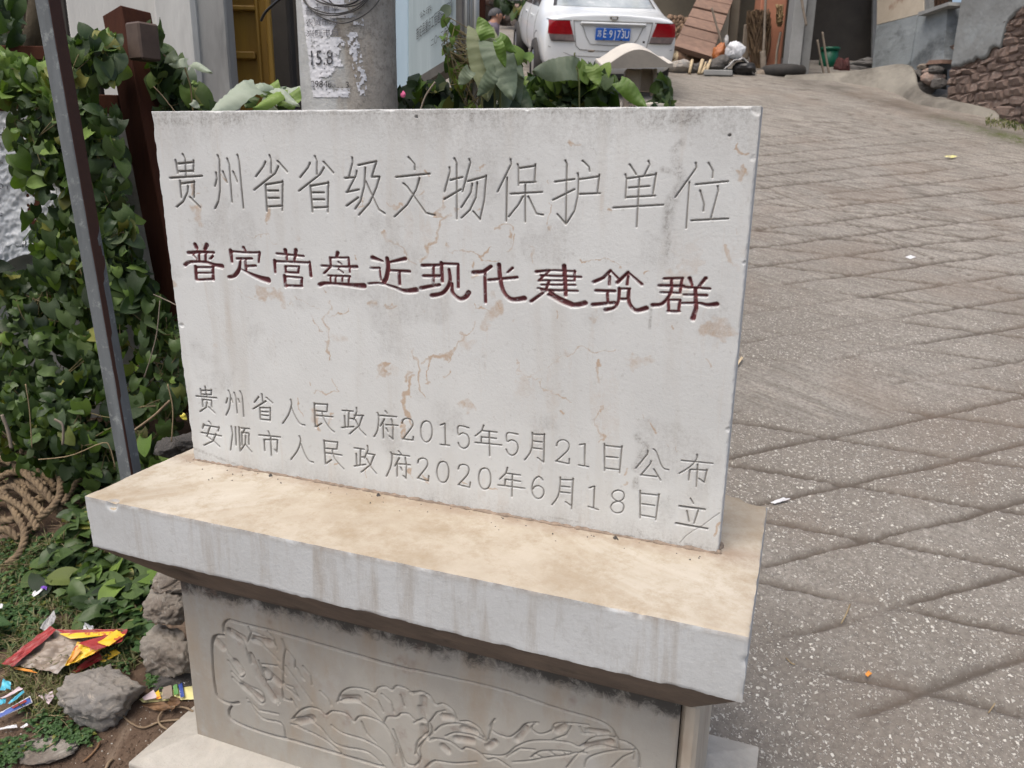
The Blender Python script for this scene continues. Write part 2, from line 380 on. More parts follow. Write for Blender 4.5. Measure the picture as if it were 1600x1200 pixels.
def tube_mat():
    t = NT('rusty_galvanised_steel')
    at_ = t.n.new('ShaderNodeAttribute'); at_.attribute_name = 'mask'
    sep = t.n.new('ShaderNodeSeparateColor'); t.l.new(at_.outputs['Color'], sep.inputs[0])
    col = t.mix(t.ramp(t.noise(7, 6, .65, stretch=(3, 3, .6)), .35, .65), (.135, .15, .158), (.09, .10, .105))
    col = t.mix(t.math('MULTIPLY', t.ramp(t.noise(30, 5, .75), .55, .68), .5), col, (.33, .36, .35))
    f = t.math('ADD', sep.outputs[0], t.math('MULTIPLY', t.math('SUBTRACT', t.noise(14, 6, .75, stretch=(1.5, 1.5, .6)), .5), .9))
    rs = t.mix(t.noise(50, 5, .7), (.042, .021, .017), (.062, .027, .018))
    col = t.mix(t.ramp(f, .46, .54), col, rs)
    t.base(col); t.set(Roughness=.6, Metallic=.0); t.b.inputs['Specular IOR Level'].default_value = .25; t.bump(t.noise(60, 6, .7), .0008); return t.m
M['steel'] = tube_mat()
M['chrome'] = simple('brushed_stainless_pipe', (.55, .55, .54), (.42, .42, .41), 8, .3, metal=.85, stretch=(1, 1, .2))
M['wallwhite'] = simple('dirty_whitewash', (.55, .56, .55), (.42, .43, .42), 3, .9, .003, 30, c3=(.30, .29, .26), s3=1.6)
M['sheet'] = simple('crinkled_white_plastic', (.66, .69, .71), (.58, .61, .64), 3, .42)
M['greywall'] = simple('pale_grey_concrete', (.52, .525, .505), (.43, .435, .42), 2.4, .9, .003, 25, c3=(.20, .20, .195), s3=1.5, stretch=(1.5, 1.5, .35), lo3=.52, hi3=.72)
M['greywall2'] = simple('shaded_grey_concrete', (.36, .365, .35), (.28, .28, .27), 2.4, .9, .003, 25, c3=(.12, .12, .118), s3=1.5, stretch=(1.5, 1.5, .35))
M['yellow'] = simple('ochre_varnished_door', (.37, .215, .03), (.28, .155, .022), 5, .5, .001, 30, stretch=(4, 4, .4))
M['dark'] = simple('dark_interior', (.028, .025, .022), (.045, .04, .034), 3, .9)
M['darkbark'] = simple('dark_bark', (.045, .035, .02), (.075, .06, .035), 8, .9, .01, 20)
M['ink'] = simple('black_ink', (.035, .035, .04), rough=.7)
M['ink_grey'] = simple('faded_ink', (.10, .10, .115), (.22, .22, .24), 40, .8)
M['ink_worn'] = simple('worn_ink', (.05, .05, .055), (.40, .41, .43), 28, .8, lo=.56, hi=.62)
M['board'] = simple('pale_blue_grey_board', (.43, .51, .53), (.36, .44, .46), 2, .45, c3=(.48, .56, .58), s3=3, stretch=(3, 3, .4))
M['boardblue'] = simple('light_blue_board_strip', (.50, .64, .74), (.44, .58, .68), 3, .4)
M['cable'] = simple('black_cable', (.012, .012, .013), rough=.45)
M['pipegrey'] = simple('grey_steel_post', (.20, .19, .17), (.14, .13, .12), 6, .5, metal=.3)
def pole_mat():
    t = NT('old_concrete_pole')
    at_ = t.n.new('ShaderNodeAttribute'); at_.attribute_name = 'mask'
    sep = t.n.new('ShaderNodeSeparateColor'); t.l.new(at_.outputs['Color'], sep.inputs[0])
    col = t.mix(t.ramp(t.noise(9, 7, .75), .35, .62), (.42, .395, .35), (.29, .27, .235))
    col = t.mix(t.math('MULTIPLY', t.ramp(t.noise(50, 5, .8), .5, .66), .6), col, (.11, .10, .088))
    col = t.mix(t.math('MULTIPLY', t.ramp(t.noise(7, 6, .7, stretch=(1, 1, .3)), .56, .7), .5), col, (.24, .185, .125))
    sm = t.mix(t.ramp(t.noise(10, 6, .7), .35, .65), (.47, .485, .48), (.39, .40, .39))
    col = t.mix(sep.outputs[0], col, sm)
    t.base(col); t.set(Roughness=.85); t.bump(t.noise(45, 8, .78), .005); return t.m
M['pole'] = pole_mat()
def paper_mat():
    t = NT('torn_white_poster_paper')
    at_ = t.n.new('ShaderNodeAttribute'); at_.attribute_name = 'mask'
    col = t.mix(t.ramp(t.noise(14, 6, .7), .4, .7), (.66, .67, .70), (.50, .52, .55))
    t.base(col); t.set(Roughness=.75); t.bump(t.noise(60, 5, .7), .001); return t.m
M['paper'] = paper_mat()
def paint_car():
    t = NT('white_car_paint')
    sp = t.n.new('ShaderNodeSeparateXYZ'); t.l.new(t.tc, sp.inputs[0])
    dirt = t.math('MULTIPLY', t.ramp(sp.outputs[2], .75, .25), t.ramp(t.noise(3, 5, .7), .2, .7))
    t.base(t.mix(t.math('MULTIPLY', dirt, .6), (.74, .77, .78), (.42, .38, .32))); t.set(Roughness=.28); t.b.inputs['Coat Weight'].default_value = .5; t.b.inputs['Coat Roughness'].default_value = .08
    return t.m
M['carpaint'] = paint_car()
M['carpaint_low'] = simple('dull_bumper_grey', (.50, .51, .51), rough=.5)
M['glass'] = simple('reflecting_car_glass', (.34, .38, .39), (.50, .54, .54), 3, .12, spec=1.0, c3=(.58, .60, .60), s3=5)
M['glass_dark'] = simple('dark_side_glass', (.05, .05, .055), rough=.08, spec=1.0)
M['redlens'] = simple('red_tail_lens', (.30, .008, .014), (.20, .006, .01), 20, .12, stretch=(1, 1, 6), spec=.8)
M['clearlens'] = simple('grey_reversing_lens', (.22, .17, .165), (.12, .10, .10), 14, .15, spec=.8)
M['blackplastic'] = simple('black_plastic', (.02, .02, .021), rough=.5)
M['rubber'] = simple('tyre_rubber', (.022, .021, .02), (.035, .032, .029), 9, .8, .002)
M['plateblue'] = simple('blue_number_plate', (.018, .11, .46), rough=.35)
M['platewhite'] = simple('white_plate_lettering', (.72, .76, .8), rough=.4)
M['chromebadge'] = simple('chrome_badge', (.35, .34, .30), rough=.25, metal=.9)
M['capstone'] = simple('white_capstone', (.56, .53, .47), (.48, .45, .40), 6, .85, .002, 40)
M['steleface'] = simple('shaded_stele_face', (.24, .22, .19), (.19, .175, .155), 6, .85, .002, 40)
M['stelebody'] = simple('beige_stele_body', (.34, .28, .22), (.28, .235, .19), 6, .85, .002, 40)
M['plank'] = simple('weathered_brown_plank', (.27, .175, .13), (.20, .13, .10), 5, .85, .003, 25, stretch=(.6, 5, 5), rand=.12)
M['log'] = simple('split_firewood', (.20, .12, .075), (.11, .07, .045), 7, .9, .005, 25, rand=.3)
M['logend'] = simple('pale_cut_wood', (.56, .46, .30), (.42, .33, .21), 12, .85)
M['logend_dull'] = simple('weathered_cut_wood', (.30, .20, .125), (.14, .09, .06), 30, .9)
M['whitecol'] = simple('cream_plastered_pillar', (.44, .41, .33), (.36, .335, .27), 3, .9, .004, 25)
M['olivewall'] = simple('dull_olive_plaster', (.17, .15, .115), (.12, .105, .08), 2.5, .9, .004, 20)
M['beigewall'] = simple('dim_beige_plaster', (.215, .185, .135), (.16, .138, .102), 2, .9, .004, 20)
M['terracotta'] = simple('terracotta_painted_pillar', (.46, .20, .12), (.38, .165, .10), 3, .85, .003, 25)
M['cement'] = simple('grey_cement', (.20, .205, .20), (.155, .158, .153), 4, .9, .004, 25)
M['cement_lit'] = simple('lit_cement_face', (.27, .275, .27), (.22, .225, .22), 4, .9, .004, 25)  # brighter copy of the cement: light on front faces put into colour
M['apron'] = simple('smooth_concrete_apron', (.25, .235, .20), (.19, .178, .15), 2.5, .9, .02, 8, c3=(.11, .10, .085), s3=1.8, lo3=.5, hi3=.7)
M['bluecement'] = simple('blue_grey_stained_plaster', (.30, .335, .35), (.20, .225, .235), 2.2, .85, .006, 20, c3=(.075, .085, .09), s3=1.6, stretch=(1, 1, 1.6), lo3=.5, hi3=.66)
M['creamwall'] = simple('peeling_cream_wall', (.52, .46, .37), (.42, .36, .28), 2, .9, .004, 20, c3=(.28, .17, .12), s3=2.5, lo3=.57, hi3=.7)
M['render'] = simple('patchy_grey_render', (.25, .265, .265), (.165, .17, .165), 1.8, .92, .012, 9, c3=(.33, .37, .38), s3=1.2, lo3=.5, hi3=.68)
M['brick'] = simple('rough_red_brown_stone', (.27, .19, .155), (.20, .155, .13), 5, .92, .03, 11, c3=(.34, .295, .26), s3=4, rand=.2)
M['mortar'] = simple('dark_joint_mortar', (.25, .185, .15), (.16, .12, .10), 9, .95, .04, 12)
M['winbar'] = simple('brown_window_bar', (.11, .055, .03), rough=.6)
M['green'] = simple('green_plastic', (.0, .095, .05), (.0, .07, .035), 4, .45)
M['redbag'] = simple('dark_red_sack', (.085, .022, .02), (.05, .015, .014), 6, .8, .01, 12)
M['sack'] = simple('grey_cement_sack', (.16, .155, .145), (.11, .105, .10), 5, .9, .02, 9)
M['orange'] = simple('orange_plastic_bag', (.40, .13, .03), (.27, .08, .02), 9, .45, .02, 10)
M['whitebag'] = simple('white_woven_bag', (.68, .70, .72), (.55, .57, .60), 8, .6, .02, 12)
M['silver'] = simple('crumpled_silver_sheet', (.48, .48, .47), (.28, .28, .28), 9, .5, .02, 12)
M['brush'] = simple('dry_brushwood', (.16, .105, .055), (.10, .065, .04), 9, .95)
M['brushpale'] = simple('pale_broom_straw', (.30, .22, .11), (.22, .15, .08), 9, .95)
M['stick'] = simple('grey_stick', (.25, .21, .165), (.17, .14, .11), 9, .9)
M['bg_rock'] = simple('far_stone_bank', (.105, .088, .078), (.06, .05, .045), 1.8, .95, .05, 4, c3=(.16, .10, .08), s3=2.2)
M['skin'] = simple('skin', (.30, .155, .10), rough=.55)
M['hair'] = simple('greying_hair', (.03, .03, .032), (.075, .075, .08), 30, .7)
M['lilac'] = simple('lilac_grey_shirt', (.19, .16, .20), (.15, .125, .16), 10, .85)
M['trousers'] = simple('dark_trousers', (.05, .05, .055), rough=.9)
